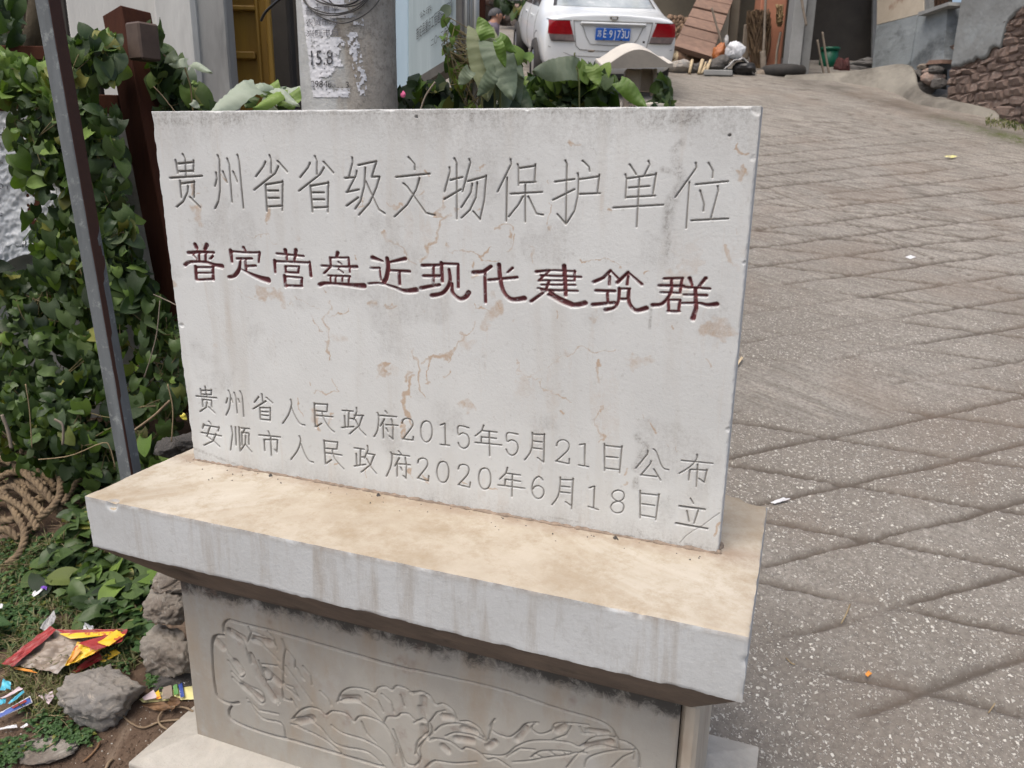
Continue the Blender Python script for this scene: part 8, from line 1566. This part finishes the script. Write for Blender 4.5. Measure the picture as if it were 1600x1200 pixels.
for k, (x, y, s, m, lab) in enumerate(((1446, 138, .13, 'rock_dark', 'large dark rubble stone at the mouth of the wall gap'), (1457, 123, .11, 'brick', 'brown rubble stone above the large dark one in the wall gap'), (1450, 112, .06, 'brick', 'small reddish stone high in the wall gap'), (1463, 110, .07, 'rock_dark', 'dark stone at the top right of the wall gap'), (1438, 118, .09, 'rock_dark', 'mossy flat stone at the left of the wall gap'), (1442, 105, .05, 'stick', 'thin pale stone slab under the plank end'), (1467, 130, .08, 'rock_dark', 'dark stone deep in the wall gap'), (1437, 130, .05, 'rock_dark', 'small dark stone left of the large rubble stone'))):
    tag(rock('rock', wray(x, y, off=.02), (s*1.2, s, s*.75), M[m], 500+k, 11, .1, sub=3), lab, 'rock')
# concrete apron along the foot of the walls
def apron():
    up = [(1230, 122, .0), (1262, 121, .0), (1300, 116, .0), (1340, 110, .0), (1375, 104, .0), (1405, 100, .0), (1425, 104, .0), (1432, 118, 0), (1438, 140, .0), (1462, 154, .0), (1490, 160, .0), (1530, 168, 0), (1562, 182, 0)]
    lo = [(1225, 123), (1262, 125), (1300, 127), (1335, 132), (1365, 137), (1385, 142), (1400, 147), (1415, 155), (1435, 163), (1462, 169), (1495, 175), (1530, 181), (1560, 186)]
    V = []; n = len(up); k = 8; UP = curve_pts([(a, b, c) for a, b, c in up], 60); LO = curve_pts([(a, b, 0) for a, b in lo], 60)
    for i in range(61):
        b = onroad(LO[i].x, LO[i].y)
        # upper edge sits above the road surface, against the wall
        d = ray(UP[i].x, UP[i].y); D = (b-CAM).dot(FH)+.28
        a = at(UP[i].x, UP[i].y, D)
        for j in range(k+1):
            t = j/k; q = b*(1-t)+a*t; q.z += .05*math.sin(math.pi*t)**.8*(.6+.8*float(fbm(i*.15, j*.3, 3, 8))); 
            if j == 0: q.z -= .03
            V.append(q)
        q = a+FH*1.4; q.z = a.z-.0; V.append(q)
    tag(mesh('concrete_apron', V, gridfaces(k+2, 61), M['apron'], smooth=True), kind='structure')
apron()
# ---- rough stone wall with patchy render
S0 = at(1481, 150, 9.72); S1 = at(1600, 190, 8.5)
sd_ = Vector((S1.x-S0.x, S1.y-S0.y, 0)).normalized(); sn = Vector((sd_.y, -sd_.x, 0))
if sn.dot(CAM-S0) < 0: sn = -sn
sw = emp('stone_wall', (S0+S1)/2, 'rough red brown stone wall half covered by grey render at the right edge', 'wall')
def sray(px, py, off=0):
    d = ray(px, py); t = (S0+sn*off-CAM).dot(sn)/d.dot(sn); return CAM+d*t
def suv(px, py): 
    p = sray(px, py); return ((p-S0).dot(sd_), p.z)
def spt(u, z, off=0): return Vector((S0.x, S0.y, 0))+sd_*u+Vector((0, 0, z))+sn*off
ZB = 1.05
V = [spt(0, ZB-.3), spt(3.2, ZB-.9), spt(3.2, 4.6), spt(0, 4.6)]; V = V+[v-sn*.35 for v in V]
recalc(mesh('core', V, [(0, 1, 2, 3), (7, 6, 5, 4), (0, 4, 5, 1), (1, 5, 6, 2), (2, 6, 7, 3), (3, 7, 4, 0)], M['mortar'], sw))
edge_px = [(1481, 107), (1494, 104), (1506, 101), (1526, 95), (1544, 90), (1549, 82), (1551, 75), (1562, 74), (1570, 73), (1574, 55), (1577, 37), (1588, 26), (1600, 15), (1640, -20), (1720, -90)]
E_uv = [suv(x, y) for x, y in edge_px]
def ez(u):
    us = [e[0] for e in E_uv]; zs = [e[1] for e in E_uv]; return float(np.interp(u, us, zs))+.09*(float(fbm(u*12, 1, 3, 3))-.5)
# render skin
V = []; n = 90; rows = 26; top = 4.6
for i in range(n+1):
    u = .03+2.35*i/n; z0 = ez(u)
    for j in range(rows+1):
        t = j/rows; z = z0+(top-z0)*t**1.6; V.append(spt(u, z, .035+.022*float(fbm(u*4, z*4, 4, 12))-(.03 if j == 0 else 0)))
mesh('render_skin', V, gridfaces(rows+1, n+1, True), M['render'], sw, smooth=True)
# stones
def brickme(seed):
    rs = np.random.RandomState(seed); bm = bmesh.new(); bmesh.ops.create_cube(bm, size=1); bmesh.ops.bevel(bm, geom=bm.edges[:], offset=.2, segments=1, affect='EDGES')
    for v in bm.verts: v.co += Vector(rs.normal(size=3)*.075)
    me = bpy.data.meshes.new('stone'); bm.to_mesh(me); bm.free(); me.materials.append(M['brick']); return me
BM = [brickme(k) for k in range(8)]
rs = random.Random(12); z = ZB-.75; cnt = 0; row = 0
while z < 3.6:
    hgt = rs.uniform(.055, .12); u = .0+rs.uniform(-.05, .02)
    while u < 2.3:
        L = rs.choice((.07, .09, .12, .15, .2, .26))*rs.uniform(.85, 1.15); uc = u+L/2; zc = z+hgt/2
        gl = gz(*(spt(uc, 0).xy))
        if zc > gl-.12 and (zc < ez(uc)+.03 or uc < .05):
            o = bpy.data.objects.new('stone', rs.choice(BM)); COL.objects.link(o); o.parent = sw; rs_h = rs.uniform(.8, 1.2)
            m = Matrix.Identity(4); dpth = .14; pr = spt(uc, zc+rs.uniform(-.014, .014), -.05+rs.uniform(0, .022))-sw.location
            a, b = sd_, Vector((0, 0, 1)); rot = Matrix.Rotation(rs.gauss(0, .07), 3, sn)
            ax = rot @ a; az = rot @ b
            for r in range(3): m[r][0] = ax[r]*(L+.012); m[r][1] = sn[r]*dpth; m[r][2] = az[r]*(hgt*rs_h+.006); m[r][3] = pr[r]
            o.matrix_basis = m; cnt += 1
        u += L
    z += hgt
print('wall stones', cnt)
# mossy weeds at the wall foot and grit in the gutter
def s_gut(rs):
    x = rs.uniform(1540, 1610); y = 190+(x-1540)*.12+rs.gauss(0, 4); return onroad(x, y)
grass('gutter_weeds', 500, s_gut, .01, .05, 'grass', 22, .004)
